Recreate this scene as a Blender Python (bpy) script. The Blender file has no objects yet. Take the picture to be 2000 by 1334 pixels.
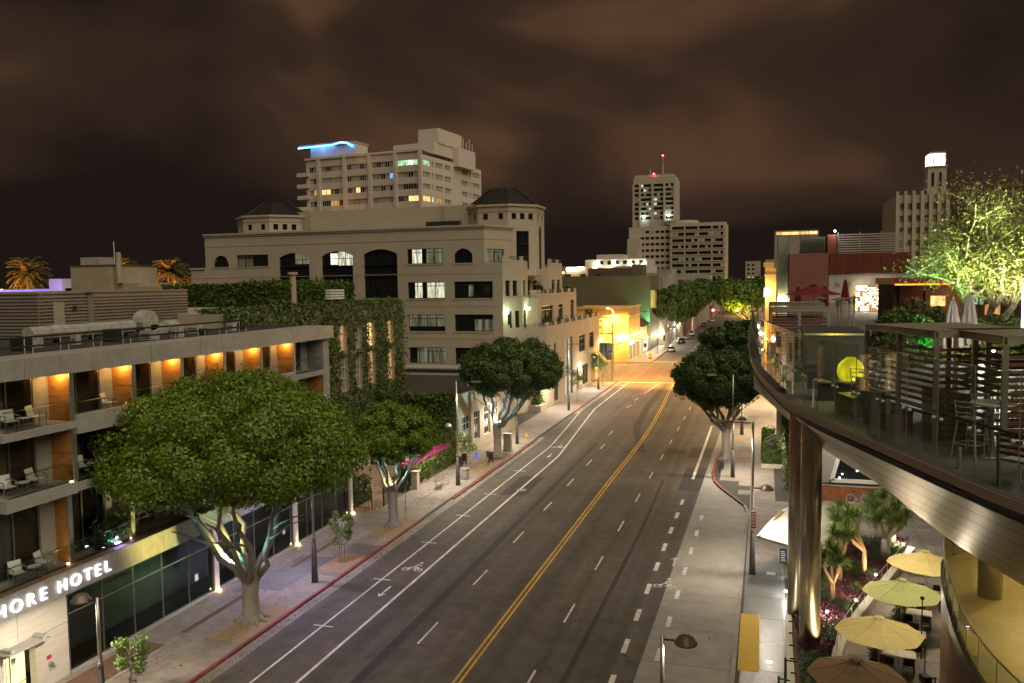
import bpy, bmesh, math, random
from mathutils import Vector, Matrix
R = math.radians
rnd = random.Random(7)
scene = bpy.context.scene
col = scene.collection

# ---------------------------------------------------------------- camera
cam = bpy.data.cameras.new('camera'); camo = bpy.data.objects.new('camera', cam); col.objects.link(camo)
cam.sensor_width = 36.0; cam.lens = 36.0 * 1614 / 2000; cam.clip_start = 0.1; cam.clip_end = 6000
rt = Vector((0.95699489, 0.28974409, -0.01446189)); up = Vector((-0.00676949, 0.07214036, 0.99737152)); fw = Vector((-0.29002579, 0.95438154, -0.07099938))
camo.matrix_world = Matrix(((rt.x, up.x, -fw.x, 0), (rt.y, up.y, -fw.y, 0), (rt.z, up.z, -fw.z, 18), (0, 0, 0, 1)))
scene.camera = camo
# ---------------------------------------------------------------- night sky (city-lit cloud)
world = bpy.data.worlds.new('World'); scene.world = world; world.use_nodes = True
SKYX, SKYY = 7.7, 2.9
wn = world.node_tree; wn.nodes.clear(); L = wn.links.new
def N(t, **k):
    n = wn.nodes.new(t)
    for a, b in k.items(): setattr(n, a, b)
    return n
out = N('ShaderNodeOutputWorld'); bg = N('ShaderNodeBackground'); tc = N('ShaderNodeTexCoord'); sep = N('ShaderNodeSeparateXYZ')
L(tc.outputs['Generated'], sep.inputs[0])
mp = N('ShaderNodeMapping'); L(tc.outputs['Generated'], mp.inputs[0]); mp.inputs['Rotation'].default_value = (0, R(14), R(-18)); mp.inputs['Scale'].default_value = (1.0, 1.0, 2.1); mp.inputs['Location'].default_value = (SKYX, SKYY, 0.4)
n1 = N('ShaderNodeTexNoise'); L(mp.outputs[0], n1.inputs['Vector']); n1.inputs['Scale'].default_value = 2.3; n1.inputs['Detail'].default_value = 3.4; n1.inputs['Roughness'].default_value = 0.44; n1.inputs['Distortion'].default_value = 0.35
hz = N('ShaderNodeMapRange', interpolation_type='SMOOTHSTEP'); L(sep.outputs['Z'], hz.inputs[0]); hz.inputs[1].default_value = 0.02; hz.inputs[2].default_value = 0.24; hz.inputs[3].default_value = -0.13; hz.inputs[4].default_value = 0.045
nadd = N('ShaderNodeMath', operation='ADD'); L(n1.outputs['Fac'], nadd.inputs[0]); L(hz.outputs[0], nadd.inputs[1])
cr = N('ShaderNodeValToRGB'); L(nadd.outputs[0], cr.inputs[0])
e = cr.color_ramp.elements; e[0].position = 0.36; e[0].color = (0.0135, 0.0088, 0.0072, 1); e[1].position = 0.66; e[1].color = (0.135, 0.067, 0.033, 1)
m_ = cr.color_ramp.elements.new(0.52); m_.color = (0.043, 0.0238, 0.0148, 1)
L(cr.outputs[0], bg.inputs[0]); bg.inputs[1].default_value = 0.23
# residual scattered skylight of the sun far below the horizon
sky = N('ShaderNodeTexSky', sky_type='NISHITA'); sky.sun_disc = False; sky.sun_elevation = R(-4); sky.sun_rotation = R(200)
bg2 = N('ShaderNodeBackground'); L(sky.outputs[0], bg2.inputs[0]); bg2.inputs[1].default_value = 0.002
ad = N('ShaderNodeAddShader'); L(bg.outputs[0], ad.inputs[0]); L(bg2.outputs[0], ad.inputs[1]); L(ad.outputs[0], out.inputs[0])
# ---------------------------------------------------------------- faint overall glow of the low city cloud, from behind the camera
sun = bpy.data.lights.new('sun', 'SUN'); suno = bpy.data.objects.new('sun', sun); col.objects.link(suno)
sun.energy = 0.60; sun.angle = R(70); sun.color = (1.0, 0.87, 0.64)
suno.rotation_euler = Vector((-0.50, 0.38, -0.78)).to_track_quat('-Z', 'Y').to_euler(); suno.location = (0, 0, 80)
# ---------------------------------------------------------------- render settings
vs = scene.view_settings; vs.view_transform = 'Standard'; vs.look = 'None'; vs.exposure = 2.0; vs.gamma = 1.0
scene.render.engine = 'CYCLES'
cy = scene.cycles
cy.use_denoising = True; cy.max_bounces = 6; cy.diffuse_bounces = 2; cy.glossy_bounces = 3; cy.transmission_bounces = 4; cy.transparent_max_bounces = 12
cy.sample_clamp_indirect = 3.0; cy.sample_clamp_direct = 0; cy.caustics_reflective = False; cy.caustics_refractive = False; cy.blur_glossy = 0.5

# ================================================================ materials
MAT = {}
def mat(name, c, rough=0.7, metal=0.0, var=0.15, scale=2.0, bump=0.0, bscale=None, stain=0.0, spec=0.4, trans=0.0, stretch=None, coat=0):
    """plain procedural surface: colour broken up by two noises, fine relief by bump"""
    m = bpy.data.materials.new(name); m.use_nodes = True; nt = m.node_tree; b = nt.nodes['Principled BSDF']; lk = nt.links.new
    tcn = nt.nodes.new('ShaderNodeTexCoord'); vec = tcn.outputs['Object']
    if stretch:
        mpn = nt.nodes.new('ShaderNodeMapping'); mpn.inputs['Scale'].default_value = stretch; lk(vec, mpn.inputs[0]); vec = mpn.outputs[0]
    nz = nt.nodes.new('ShaderNodeTexNoise'); nz.inputs['Scale'].default_value = scale; nz.inputs['Detail'].default_value = 5; nz.inputs['Roughness'].default_value = 0.65; lk(vec, nz.inputs['Vector'])
    rp = nt.nodes.new('ShaderNodeValToRGB'); lk(nz.outputs['Fac'], rp.inputs[0])
    rp.color_ramp.elements[0].position = 0.3; rp.color_ramp.elements[1].position = 0.7
    rp.color_ramp.elements[0].color = (*[max(0, x * (1 - var)) for x in c], 1); rp.color_ramp.elements[1].color = (*[min(1, x * (1 + var)) for x in c], 1)
    o = rp.outputs[0]
    if stain:
        n2 = nt.nodes.new('ShaderNodeTexNoise'); n2.inputs['Scale'].default_value = scale * 0.13; n2.inputs['Detail'].default_value = 6; n2.inputs['Roughness'].default_value = 0.7; lk(vec, n2.inputs['Vector'])
        r2 = nt.nodes.new('ShaderNodeMapRange'); r2.inputs[1].default_value = 0.42; r2.inputs[2].default_value = 0.68; r2.inputs[3].default_value = 1.0; r2.inputs[4].default_value = 1 - stain; lk(n2.outputs['Fac'], r2.inputs[0])
        mx = nt.nodes.new('ShaderNodeVectorMath'); mx.operation = 'SCALE'; lk(o, mx.inputs[0]); lk(r2.outputs[0], mx.inputs['Scale']); o = mx.outputs[0]
    lk(o, b.inputs['Base Color'])
    b.inputs['Roughness'].default_value = rough; b.inputs['Metallic'].default_value = metal; b.inputs['Specular IOR Level'].default_value = spec
    if coat: b.inputs['Coat Weight'].default_value = coat
    if bump:
        nb = nt.nodes.new('ShaderNodeTexNoise'); nb.inputs['Scale'].default_value = bscale or scale * 12; nb.inputs['Detail'].default_value = 3; lk(vec, nb.inputs['Vector'])
        bp = nt.nodes.new('ShaderNodeBump'); bp.inputs['Strength'].default_value = bump; bp.inputs['Distance'].default_value = 0.02; lk(nb.outputs['Fac'], bp.inputs['Height']); lk(bp.outputs[0], b.inputs['Normal'])
    if trans:
        tr = nt.nodes.new('ShaderNodeBsdfTranslucent'); lk(o, tr.inputs[0]); ms = nt.nodes.new('ShaderNodeMixShader'); ms.inputs[0].default_value = trans
        lk(b.outputs[0], ms.inputs[1]); lk(tr.outputs[0], ms.inputs[2]); lk(ms.outputs[0], nt.nodes['Material Output'].inputs[0])
    MAT[name] = m; return m
def emit(name, c, s, var=0.0, scale=3.0, stripes=0.0):
    """something that gives off light; var breaks it up (a lit room behind a window), stripes are curtain folds"""
    m = bpy.data.materials.new(name); m.use_nodes = True; nt = m.node_tree; nt.nodes.clear(); lk = nt.links.new
    o = nt.nodes.new('ShaderNodeOutputMaterial'); em = nt.nodes.new('ShaderNodeEmission'); em.inputs[0].default_value = (*c, 1); em.inputs[1].default_value = s; lk(em.outputs[0], o.inputs[0])
    if var or stripes:
        t = nt.nodes.new('ShaderNodeTexCoord'); nz = nt.nodes.new('ShaderNodeTexNoise'); nz.inputs['Scale'].default_value = scale; nz.inputs['Detail'].default_value = 2
        mpn = nt.nodes.new('ShaderNodeMapping'); lk(t.outputs['Object'], mpn.inputs[0]); mpn.inputs['Scale'].default_value = (1, 1, 0.12) if stripes else (1, 1, 0.8); lk(mpn.outputs[0], nz.inputs['Vector'])
        r = nt.nodes.new('ShaderNodeMapRange'); r.inputs[1].default_value = 0.35; r.inputs[2].default_value = 0.65; r.inputs[3].default_value = s * (1 - max(var, stripes)); r.inputs[4].default_value = s * 1.2; lk(nz.outputs['Fac'], r.inputs[0]); lk(r.outputs[0], em.inputs[1])
    MAT[name] = m; return m
def glassmat(name, tint, refl=1.0, rough=0.02, dark=0.0):
    """thin sheet glass: see-through with a fresnel mirror on top"""
    m = bpy.data.materials.new(name); m.use_nodes = True; nt = m.node_tree; nt.nodes.clear(); lk = nt.links.new
    o = nt.nodes.new('ShaderNodeOutputMaterial'); tr = nt.nodes.new('ShaderNodeBsdfTransparent'); tr.inputs[0].default_value = (*tint, 1)
    gl = nt.nodes.new('ShaderNodeBsdfGlossy'); gl.inputs['Roughness'].default_value = rough; gl.inputs[0].default_value = (refl, refl, refl, 1)
    fr = nt.nodes.new('ShaderNodeFresnel'); fr.inputs[0].default_value = 1.5; ms = nt.nodes.new('ShaderNodeMixShader'); lk(fr.outputs[0], ms.inputs[0]); lk(tr.outputs[0], ms.inputs[1]); lk(gl.outputs[0], ms.inputs[2]); lk(ms.outputs[0], o.inputs[0])
    MAT[name] = m; return m
def brickmat(name, c1, c2, cm, sx, sy, rough=0.8, axis='YZ'):
    m = bpy.data.materials.new(name); m.use_nodes = True; nt = m.node_tree; b = nt.nodes['Principled BSDF']; lk = nt.links.new
    t = nt.nodes.new('ShaderNodeTexCoord'); s = nt.nodes.new('ShaderNodeSeparateXYZ'); lk(t.outputs['Object'], s.inputs[0]); c = nt.nodes.new('ShaderNodeCombineXYZ'); lk(s.outputs[axis[0]], c.inputs[0]); lk(s.outputs[axis[1]], c.inputs[1])
    k = nt.nodes.new('ShaderNodeTexBrick'); lk(c.outputs[0], k.inputs['Vector']); k.inputs['Scale'].default_value = 1; k.inputs['Brick Width'].default_value = sx; k.inputs['Row Height'].default_value = sy; k.inputs['Mortar Size'].default_value = sy * 0.08
    k.inputs['Color1'].default_value = (*c1, 1); k.inputs['Color2'].default_value = (*c2, 1); k.inputs['Mortar'].default_value = (*cm, 1); lk(k.outputs[0], b.inputs['Base Color']); b.inputs['Roughness'].default_value = rough
    bp = nt.nodes.new('ShaderNodeBump'); bp.inputs['Strength'].default_value = 0.5; bp.inputs['Distance'].default_value = 0.02; lk(k.outputs['Fac'], bp.inputs['Height']); bp.invert = True; lk(bp.outputs[0], b.inputs['Normal'])
    MAT[name] = m; return m

def asphaltmat():
    """worn asphalt: lengthwise tyre streaks, blotches, fine cracks"""
    m = mat('asphalt', (0.082, 0.070, 0.058), 0.8, 0, 0.25, 1.1, 0.35, 40, 0.30); nt = m.node_tree; lk = nt.links.new; b = nt.nodes['Principled BSDF']; src = b.inputs['Base Color'].links[0].from_socket
    t = nt.nodes.new('ShaderNodeTexCoord'); mp_ = nt.nodes.new('ShaderNodeMapping'); mp_.inputs['Scale'].default_value = (1.1, 0.018, 1); lk(t.outputs['Object'], mp_.inputs[0]); nz = nt.nodes.new('ShaderNodeTexNoise'); nz.inputs['Scale'].default_value = 0.9; nz.inputs['Detail'].default_value = 4; lk(mp_.outputs[0], nz.inputs['Vector'])
    r1 = nt.nodes.new('ShaderNodeMapRange'); r1.inputs[1].default_value = 0.35; r1.inputs[2].default_value = 0.65; r1.inputs[3].default_value = 0.72; r1.inputs[4].default_value = 1.18; lk(nz.outputs['Fac'], r1.inputs[0])
    wv = nt.nodes.new('ShaderNodeTexNoise'); wv.inputs['Scale'].default_value = 0.6; wv.inputs['Detail'].default_value = 5; lk(t.outputs['Object'], wv.inputs['Vector']); av = nt.nodes.new('ShaderNodeVectorMath'); av.operation = 'MULTIPLY_ADD'; lk(wv.outputs['Color'], av.inputs[0]); av.inputs[1].default_value = (3, 3, 0); lk(t.outputs['Object'], av.inputs[2])
    vo = nt.nodes.new('ShaderNodeTexVoronoi'); vo.feature = 'DISTANCE_TO_EDGE'; vo.inputs['Scale'].default_value = 0.13; lk(av.outputs[0], vo.inputs['Vector']); r2 = nt.nodes.new('ShaderNodeMapRange'); r2.inputs[1].default_value = 0.0; r2.inputs[2].default_value = 0.006; r2.inputs[3].default_value = 0.55; r2.inputs[4].default_value = 1.0; lk(vo.outputs['Distance'], r2.inputs[0])
    mu = nt.nodes.new('ShaderNodeMath'); mu.operation = 'MULTIPLY'; lk(r1.outputs[0], mu.inputs[0]); lk(r2.outputs[0], mu.inputs[1]); sc = nt.nodes.new('ShaderNodeVectorMath'); sc.operation = 'SCALE'; lk(src, sc.inputs[0]); lk(mu.outputs[0], sc.inputs['Scale']); lk(sc.outputs[0], b.inputs['Base Color'])
asphaltmat()
mat('asphalt_patch', (0.036, 0.034, 0.032), 0.85, 0, 0.2, 1.5, 0.3, 40, 0.2)
mat('concrete_road', (0.28, 0.26, 0.235), 0.8, 0, 0.12, 1.2, 0.2, 30, 0.3)
mat('sidewalk', (0.25, 0.215, 0.19), 0.8, 0, 0.16, 2.3, 0.2, 30, 0.38)
mat('sidewalk_dark', (0.16, 0.15, 0.15), 0.8, 0, 0.10, 1.3, 0.2, 30, 0.25)
mat('granite_dark', (0.11, 0.108, 0.108), 0.38, 0, 0.22, 6, 0.1, 40, 0.3)
mat('gutter', (0.22, 0.20, 0.18), 0.8, 0, 0.15, 1.5, 0.2, 30, 0.4)
mat('kerb_grey', (0.27, 0.25, 0.235), 0.8, 0, 0.15, 2, 0.2, 30, 0.3)
mat('kerb_red', (0.22, 0.05, 0.05), 0.75, 0, 0.3, 3, 0.2, 30, 0.45)
mat('joint', (0.05, 0.045, 0.04), 0.9)
mat('paint_white', (0.62, 0.59, 0.55), 0.7, 0, 0.25, 5, 0, None, 0.45)
mat('paint_yellow', (0.55, 0.33, 0.035), 0.7, 0, 0.2, 5, 0, None, 0.35)
mat('tactile', (0.62, 0.40, 0.02), 0.7, 0, 0.12, 8, 0.6, 60)
mat('soil', (0.13, 0.075, 0.045), 0.95, 0, 0.4, 6, 0.8, 40)
mat('decomposed', (0.26, 0.18, 0.11), 0.95, 0, 0.25, 5, 0.5, 40)
mat('mulch', (0.09, 0.05, 0.035), 0.95, 0, 0.4, 8, 0.8, 40)
mat('brickpave', (0.22, 0.15, 0.10), 0.85, 0, 0.3, 5, 0.3)
mat('hotel_concrete', (0.34, 0.325, 0.295), 0.75, 0, 0.10, 1.6, 0.15, 20, 0.2)
mat('hotel_panel', (0.36, 0.35, 0.32), 0.45, 0.15, 0.14, 2.2, 0.05, 12, 0.15)
mat('limestone', (0.52, 0.48, 0.42), 0.7, 0, 0.12, 2.0, 0.1, 20, 0.12, stretch=(1, 0.5, 3))
mat('wood', (0.46, 0.20, 0.05), 0.5, 0, 0.35, 3.0, 0.1, 20, stretch=(1, 0.35, 9))
mat('wood_dark', (0.14, 0.085, 0.055), 0.6, 0, 0.35, 3.0, 0.1, 20, stretch=(1, 1, 6))
mat('slat_brown', (0.11, 0.042, 0.025), 0.55, 0, 0.3, 3.0, 0.1, 20, stretch=(1, 1, 6))
mat('wood_clad', (0.19, 0.115, 0.06), 0.55, 0, 0.3, 1.5, 0.1, 20, stretch=(1, 1, 0.15))
mat('alu', (0.48, 0.47, 0.45), 0.38, 0.85, 0.1)
mat('alu_taupe', (0.23, 0.205, 0.165), 0.5, 0.3, 0.08)
mat('steel', (0.58, 0.55, 0.47), 0.30, 0.9, 0.10, 1.0, 0.0, 6, stretch=(1, 1, 0.3))
mat('steel_pole', (0.48, 0.46, 0.42), 0.3, 0.9, 0.1)
mat('iron_dark', (0.028, 0.026, 0.025), 0.5, 0.2, 0.2)
mat('lamp_dome', (0.17, 0.15, 0.12), 0.45, 0.4, 0.2)
mat('duct', (0.46, 0.45, 0.41), 0.4, 0.35, 0.25, 2.5)
mat('roof_dark', (0.035, 0.033, 0.03), 0.9, 0, 0.3, 1, 0.3, 20, 0.3)
mat('roof_grey', (0.10, 0.095, 0.085), 0.9, 0, 0.3, 0.6, 0.3, 10, 0.3)
mat('corrugated', (0.33, 0.29, 0.24), 0.5, 0.3, 0.08, 1.0)
mat('cream', (0.36, 0.30, 0.22), 0.8, 0, 0.1, 0.7, 0.1, 15, 0.2)
mat('office', (0.375, 0.328, 0.25), 0.8, 0, 0.06, 0.5, 0.12, 25, 0.10)
mat('office_trim', (0.36, 0.312, 0.238), 0.8, 0, 0.06, 0.5, 0.1, 25, 0.1)
mat('green_roof', (0.016, 0.015, 0.012), 0.55, 0.3, 0.35, 1.0)
mat('white_tower', (0.52, 0.46, 0.40), 0.8, 0, 0.05, 0.3, 0.05, 10, 0.08)
mat('tower_far', (0.40, 0.36, 0.28), 0.8, 0, 0.05, 0.1)
mat('far_wall', (0.30, 0.27, 0.23), 0.85, 0, 0.12, 0.2, 0, None, 0.2)
mat('far_dark', (0.07, 0.06, 0.05), 0.9, 0, 0.2, 0.2)
mat('theatre', (0.13, 0.112, 0.06), 0.85, 0, 0.12, 0.15, 0, None, 0.25)
mat('ochre', (0.62, 0.42, 0.16), 0.8, 0, 0.08, 0.5, 0, None, 0.15)
mat('blue_lit_wall', (0.50, 0.54, 0.60), 0.7, 0, 0.06, 1)  # bluish white lighting of the garage recess put into the wall colour
mat('brown_roof', (0.11, 0.065, 0.05), 0.85, 0, 0.2, 1)
mat('lightbrick', (0.46, 0.40, 0.31), 0.8, 0, 0.1, 4)
brickmat('pale_brick', (0.47, 0.40, 0.30), (0.40, 0.34, 0.26), (0.28, 0.25, 0.2), 0.42, 0.14)
brickmat('red_tile', (0.26, 0.105, 0.075), (0.23, 0.09, 0.065), (0.10, 0.045, 0.035), 1.4, 0.26, 0.6, 'XZ')
mat('red_metal', (0.15, 0.04, 0.022), 0.5, 0.2, 0.15, 0.7)
mat('rust', (0.30, 0.10, 0.035), 0.7, 0, 0.35, 2.5, 0.1, 20)
mat('frame_dark', (0.030, 0.034, 0.034), 0.45, 0.3, 0.1)
mat('frame_steel', (0.30, 0.33, 0.32), 0.35, 0.8, 0.1)
mat('frame_white', (0.55, 0.53, 0.50), 0.6)
mat('bark', (0.25, 0.22, 0.185), 0.85, 0, 0.22, 3, 0.5, 14, 0.2)
mat('bark_pale', (0.42, 0.36, 0.28), 0.85, 0, 0.22, 3, 0.5, 14, 0.2)
mat('bark_tan', (0.46, 0.27, 0.14), 0.8, 0, 0.2, 3, 0.3, 14)
mat('leaf', (0.125, 0.20, 0.015), 0.36, 0, 0.62, 5.5, trans=0.25, spec=0.5)
mat('leaf_dark', (0.056, 0.105, 0.015), 0.42, 0, 0.6, 4.5, trans=0.2, spec=0.5)
mat('leaf_ivy', (0.060, 0.100, 0.014), 0.5, 0, 0.5, 0.9, trans=0.15)
mat('leaf_young', (0.10, 0.15, 0.030), 0.5, 0, 0.4, 3, trans=0.25)
mat('leaf_olive', (0.19, 0.18, 0.06), 0.5, 0, 0.4, 1.5, trans=0.25)
mat('leaf_palm', (0.13, 0.10, 0.025), 0.6, 0, 0.3, 1, trans=0.2)
mat('leaf_strap', (0.115, 0.16, 0.035), 0.45, 0, 0.4, 1.2, trans=0.2)
mat('leaf_purple', (0.10, 0.022, 0.038), 0.55, 0, 0.5, 2, trans=0.15)
mat('leaf_blue', (0.07, 0.11, 0.055), 0.55, 0, 0.3, 2, trans=0.15)
mat('bougainvillea', (0.50, 0.06, 0.25), 0.6, 0, 0.3, 4, trans=0.3)
mat('soffit', (0.47, 0.425, 0.37), 0.36, 0.6, 0.05, 1.0)
mat('deck_edge', (0.012, 0.011, 0.010), 0.45)
mat('deck_trim', (0.50, 0.42, 0.35), 0.6, 0.0, 0.06)
mat('deck_floor', (0.10, 0.095, 0.085), 0.6, 0, 0.2, 2, 0.1, 20, 0.2)
mat('walk_floor', (0.36, 0.30, 0.17), 0.5, 0, 0.10, 3, 0, None, 0.2)
mat('fabric_yellow', (0.70, 0.58, 0.26), 0.85, 0, 0.06, 4, trans=0.25)
mat('fabric_green', (0.50, 0.53, 0.24), 0.85, 0, 0.06, 4, trans=0.25)
mat('fabric_tan', (0.17, 0.11, 0.06), 0.85, 0, 0.08, 4, trans=0.2)
mat('fabric_red', (0.13, 0.012, 0.018), 0.85, 0, 0.1, 4, trans=0.15)
mat('fabric_grey', (0.33, 0.29, 0.28), 0.85, 0, 0.1, 4, trans=0.15)
mat('cushion_grey', (0.30, 0.30, 0.27), 0.9, 0, 0.1, 4)
mat('table_white', (0.66, 0.63, 0.58), 0.4, 0, 0.05)
mat('chair_black', (0.022, 0.018, 0.016), 0.6)
mat('plastic_white', (0.62, 0.61, 0.58), 0.5, 0, 0.05)
mat('hydrant_yellow', (0.60, 0.36, 0.02), 0.45)
mat('cabinet', (0.36, 0.31, 0.25), 0.6, 0, 0.1)
mat('blue_sign', (0.06, 0.09, 0.45), 0.5)
mat('sign_red', (0.45, 0.03, 0.03), 0.5)
mat('blackboard', (0.02, 0.02, 0.022), 0.7)
mat('rubber', (0.015, 0.015, 0.016), 0.7)
mat('tyre_white', (0.55, 0.51, 0.43), 0.7)
mat('car_silver', (0.42, 0.40, 0.36), 0.25, 0.6, 0.03, coat=0.6)
mat('car_black', (0.016, 0.016, 0.018), 0.2, 0.3, 0.03, coat=0.8)
mat('car_white', (0.62, 0.60, 0.56), 0.25, 0.1, 0.03, coat=0.6)
mat('car_grey', (0.12, 0.12, 0.13), 0.25, 0.4, 0.03, coat=0.6)
mat('dark_glass', (0.010, 0.012, 0.013), 0.06, 0, 0.3, 0.6, spec=0.6)
mat('lobby_floor', (0.14, 0.14, 0.13), 0.5, 0, 0.3, 0.8)
mat('room_dark', (0.035, 0.032, 0.028), 0.9, 0, 0.5, 0.8)
mat('curtain', (0.30, 0.26, 0.21), 0.9, 0, 0.35, 2.0, stretch=(1, 1, 0.05))
mat('curtain_olive', (0.22, 0.19, 0.11), 0.9, 0, 0.35, 2.0, stretch=(1, 1, 0.05))
glassmat('glass', (0.80, 0.86, 0.82), 0.95)
glassmat('glass_deck', (0.74, 0.80, 0.76), 0.9)
glassmat('glass_teal', (0.30, 0.42, 0.42), 0.95)
emit('lit_white', (1.0, 0.95, 0.80), 0.45, 0.6, 2.5)
emit('lit_curtain', (0.95, 0.92, 0.66), 0.24, 0, 7.0, 0.7)
emit('lit_dim', (0.8, 0.78, 0.48), 0.05, 0, 2.2, 0.75)
emit('lit_warm', (1.0, 0.60, 0.22), 0.5, 0.6, 2.0, 0.5)
emit('lit_amber', (1.0, 0.50, 0.16), 0.17, 0.6, 2.0, 0.3)
emit('lit_green', (0.45, 0.9, 0.5), 0.32, 0.7, 1.2)
emit('lit_mint', (0.45, 1.0, 0.6), 0.8, 0.5, 1.2)
emit('lit_blue', (0.2, 0.4, 1.0), 0.5, 0.5, 1.2)
emit('em_letters', (1.0, 0.94, 1.0), 0.8)
emit('em_white', (1.0, 0.96, 0.86), 14.0)
emit('em_warm', (1.0, 0.70, 0.30), 14.0)
emit('em_cool', (0.75, 1.0, 0.95), 16.0)
emit('em_sodium', (1.0, 0.55, 0.12), 16.0)
emit('em_red', (1.0, 0.03, 0.03), 14.0)
emit('em_redline', (1.0, 0.10, 0.02), 2.5)
emit('em_neon', (0.05, 0.30, 1.0), 5.0)
emit('em_clock', (1.0, 0.98, 0.95), 1.3, 0.6, 0.6)
emit('em_greenlamp', (0.1, 1.0, 0.6), 14.0)
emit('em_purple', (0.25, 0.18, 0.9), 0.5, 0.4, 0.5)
emit('em_lightbox', (1.0, 0.93, 0.86), 4.0)
emit('em_yellowball', (0.85, 0.70, 0.02), 0.30, 0.45, 3.0)
emit('em_signpanel', (0.85, 0.92, 1.0), 4.0)
emit('em_doorway', (1.0, 0.95, 0.42), 0.42, 0.2, 1)
emit('em_strip', (1.0, 0.78, 0.42), 4.0)

# ================================================================ mesh helpers
class MB:
    def __init__(s): s.v = []; s.f = []
    def add(s, vs_, fs):
        o = len(s.v); s.v.extend([tuple(x) for x in vs_]); s.f.extend([tuple(i + o for i in f) for f in fs]); return s
    def box(s, x0, y0, z0, x1, y1, z1):
        return s.add([(x0, y0, z0), (x1, y0, z0), (x1, y1, z0), (x0, y1, z0), (x0, y0, z1), (x1, y0, z1), (x1, y1, z1), (x0, y1, z1)],
                     [(3, 2, 1, 0), (4, 5, 6, 7), (0, 1, 5, 4), (1, 2, 6, 5), (2, 3, 7, 6), (3, 0, 4, 7)])
    def cbox(s, cx, cy, z0, w, d, h, rz=0):
        c, n = math.cos(rz), math.sin(rz); q = [(-w / 2, -d / 2), (w / 2, -d / 2), (w / 2, d / 2), (-w / 2, d / 2)]
        return s.prism([(cx + a * c - b * n, cy + a * n + b * c) for a, b in q], z0, z0 + h)
    def prism(s, poly, z0, z1, top=True, bot=True):
        n = len(poly); vs_ = [(x, y, z0) for x, y in poly] + [(x, y, z1) for x, y in poly]
        fs = [(i, (i + 1) % n, n + (i + 1) % n, n + i) for i in range(n)]
        if top: fs.append(tuple(range(n, 2 * n)))
        if bot: fs.append(tuple(reversed(range(n))))
        return s.add(vs_, fs)
    def quad(s, a, b, c, d): return s.add([a, b, c, d], [(0, 1, 2, 3)])
    def tube(s, pts, rad, n=8, cap=True):
        pts = [Vector(p) for p in pts]; rad = rad if hasattr(rad, '__len__') else [rad] * len(pts)
        rings = []; ref = None
        for i, p in enumerate(pts):
            t = (pts[min(i + 1, len(pts) - 1)] - pts[max(i - 1, 0)])
            if t.length < 1e-9: t = Vector((0, 0, 1))
            t.normalize()
            if ref is None: ref = Vector((1, 0, 0)) if abs(t.x) < 0.8 else Vector((0, 1, 0))
            a = ref - t * ref.dot(t)
            if a.length < 1e-6: a = t.orthogonal()
            a.normalize(); ref = a; b = t.cross(a)
            rings.append([p + (a * math.cos(2 * math.pi * k / n) + b * math.sin(2 * math.pi * k / n)) * rad[i] for k in range(n)])
        vs_ = [v for r in rings for v in r]; fs = []
        for i in range(len(pts) - 1):
            for k in range(n):
                fs.append((i * n + k, i * n + (k + 1) % n, (i + 1) * n + (k + 1) % n, (i + 1) * n + k))
        if cap: fs.append(tuple(reversed(range(n)))); fs.append(tuple(range((len(pts) - 1) * n, len(pts) * n)))
        return s.add(vs_, fs)
    def lathe(s, prof, n=16, c=(0, 0, 0)):
        vs_ = []; fs = []
        for r, z in prof:
            for k in range(n): vs_.append((c[0] + r * math.cos(2 * math.pi * k / n), c[1] + r * math.sin(2 * math.pi * k / n), c[2] + z))
        for i in range(len(prof) - 1):
            for k in range(n): fs.append((i * n + k, i * n + (k + 1) % n, (i + 1) * n + (k + 1) % n, (i + 1) * n + k))
        return s.add(vs_, fs)
    def bar(s, a, b, w, h=None):
        """square bar from a to b"""
        h = h or w; a = Vector(a); b = Vector(b); t = (b - a).normalized(); u = t.cross(Vector((0, 0, 1)))
        if u.length < 1e-4: u = Vector((1, 0, 0))
        u.normalize(); v = u.cross(t); q = [u * w / 2 + v * h / 2, -u * w / 2 + v * h / 2, -u * w / 2 - v * h / 2, u * w / 2 - v * h / 2]
        return s.add([a + k for k in q] + [b + k for k in q], [(0, 1, 5, 4), (1, 2, 6, 5), (2, 3, 7, 6), (3, 0, 4, 7), (3, 2, 1, 0), (4, 5, 6, 7)])
    def mesh(s, name, m, smooth=False):
        me = bpy.data.meshes.new(name); me.from_pydata(s.v, [], s.f); me.materials.append(MAT[m] if isinstance(m, str) else m)
        if smooth: me.polygons.foreach_set('use_smooth', [True] * len(me.polygons))
        me.update(); return me
    def build(s, name, m, parent=None, smooth=False):
        if parent is not None:
            o = wloc(parent)
            if o.length > 1e-9: s.v = [(x - o.x, y - o.y, z - o.z) for x, y, z in s.v]
        ob = bpy.data.objects.new(name, s.mesh(name, m, smooth)); col.objects.link(ob)
        if parent is not None: ob.parent = parent
        return ob
def wloc(o):
    v = Vector((0, 0, 0))
    while o is not None: v += o.location; o = o.parent
    return v
def tag(o, label, cat, group=None, kind=None):
    if label: o['label'] = label
    if cat: o['category'] = cat
    if group: o['group'] = group
    if kind: o['kind'] = kind
    return o
def thing(name, label, cat, loc=(0, 0, 0), group=None):
    o = bpy.data.objects.new(name, None); o.empty_display_size = 0.3; o.location = loc; col.objects.link(o); return tag(o, label, cat, group)
def struct(name, mb, m, **k):
    o = mb.build(name, m, **k); o['kind'] = 'structure'; return o
def copy_tree(o, parent=None):
    c = o.copy(); col.objects.link(c)
    if parent is not None: c.parent = parent
    for ch in [x for x in ORIG.get(o.name, list(o.children))]: copy_tree(ch, c)
    return c
ORIG = {}
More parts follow.
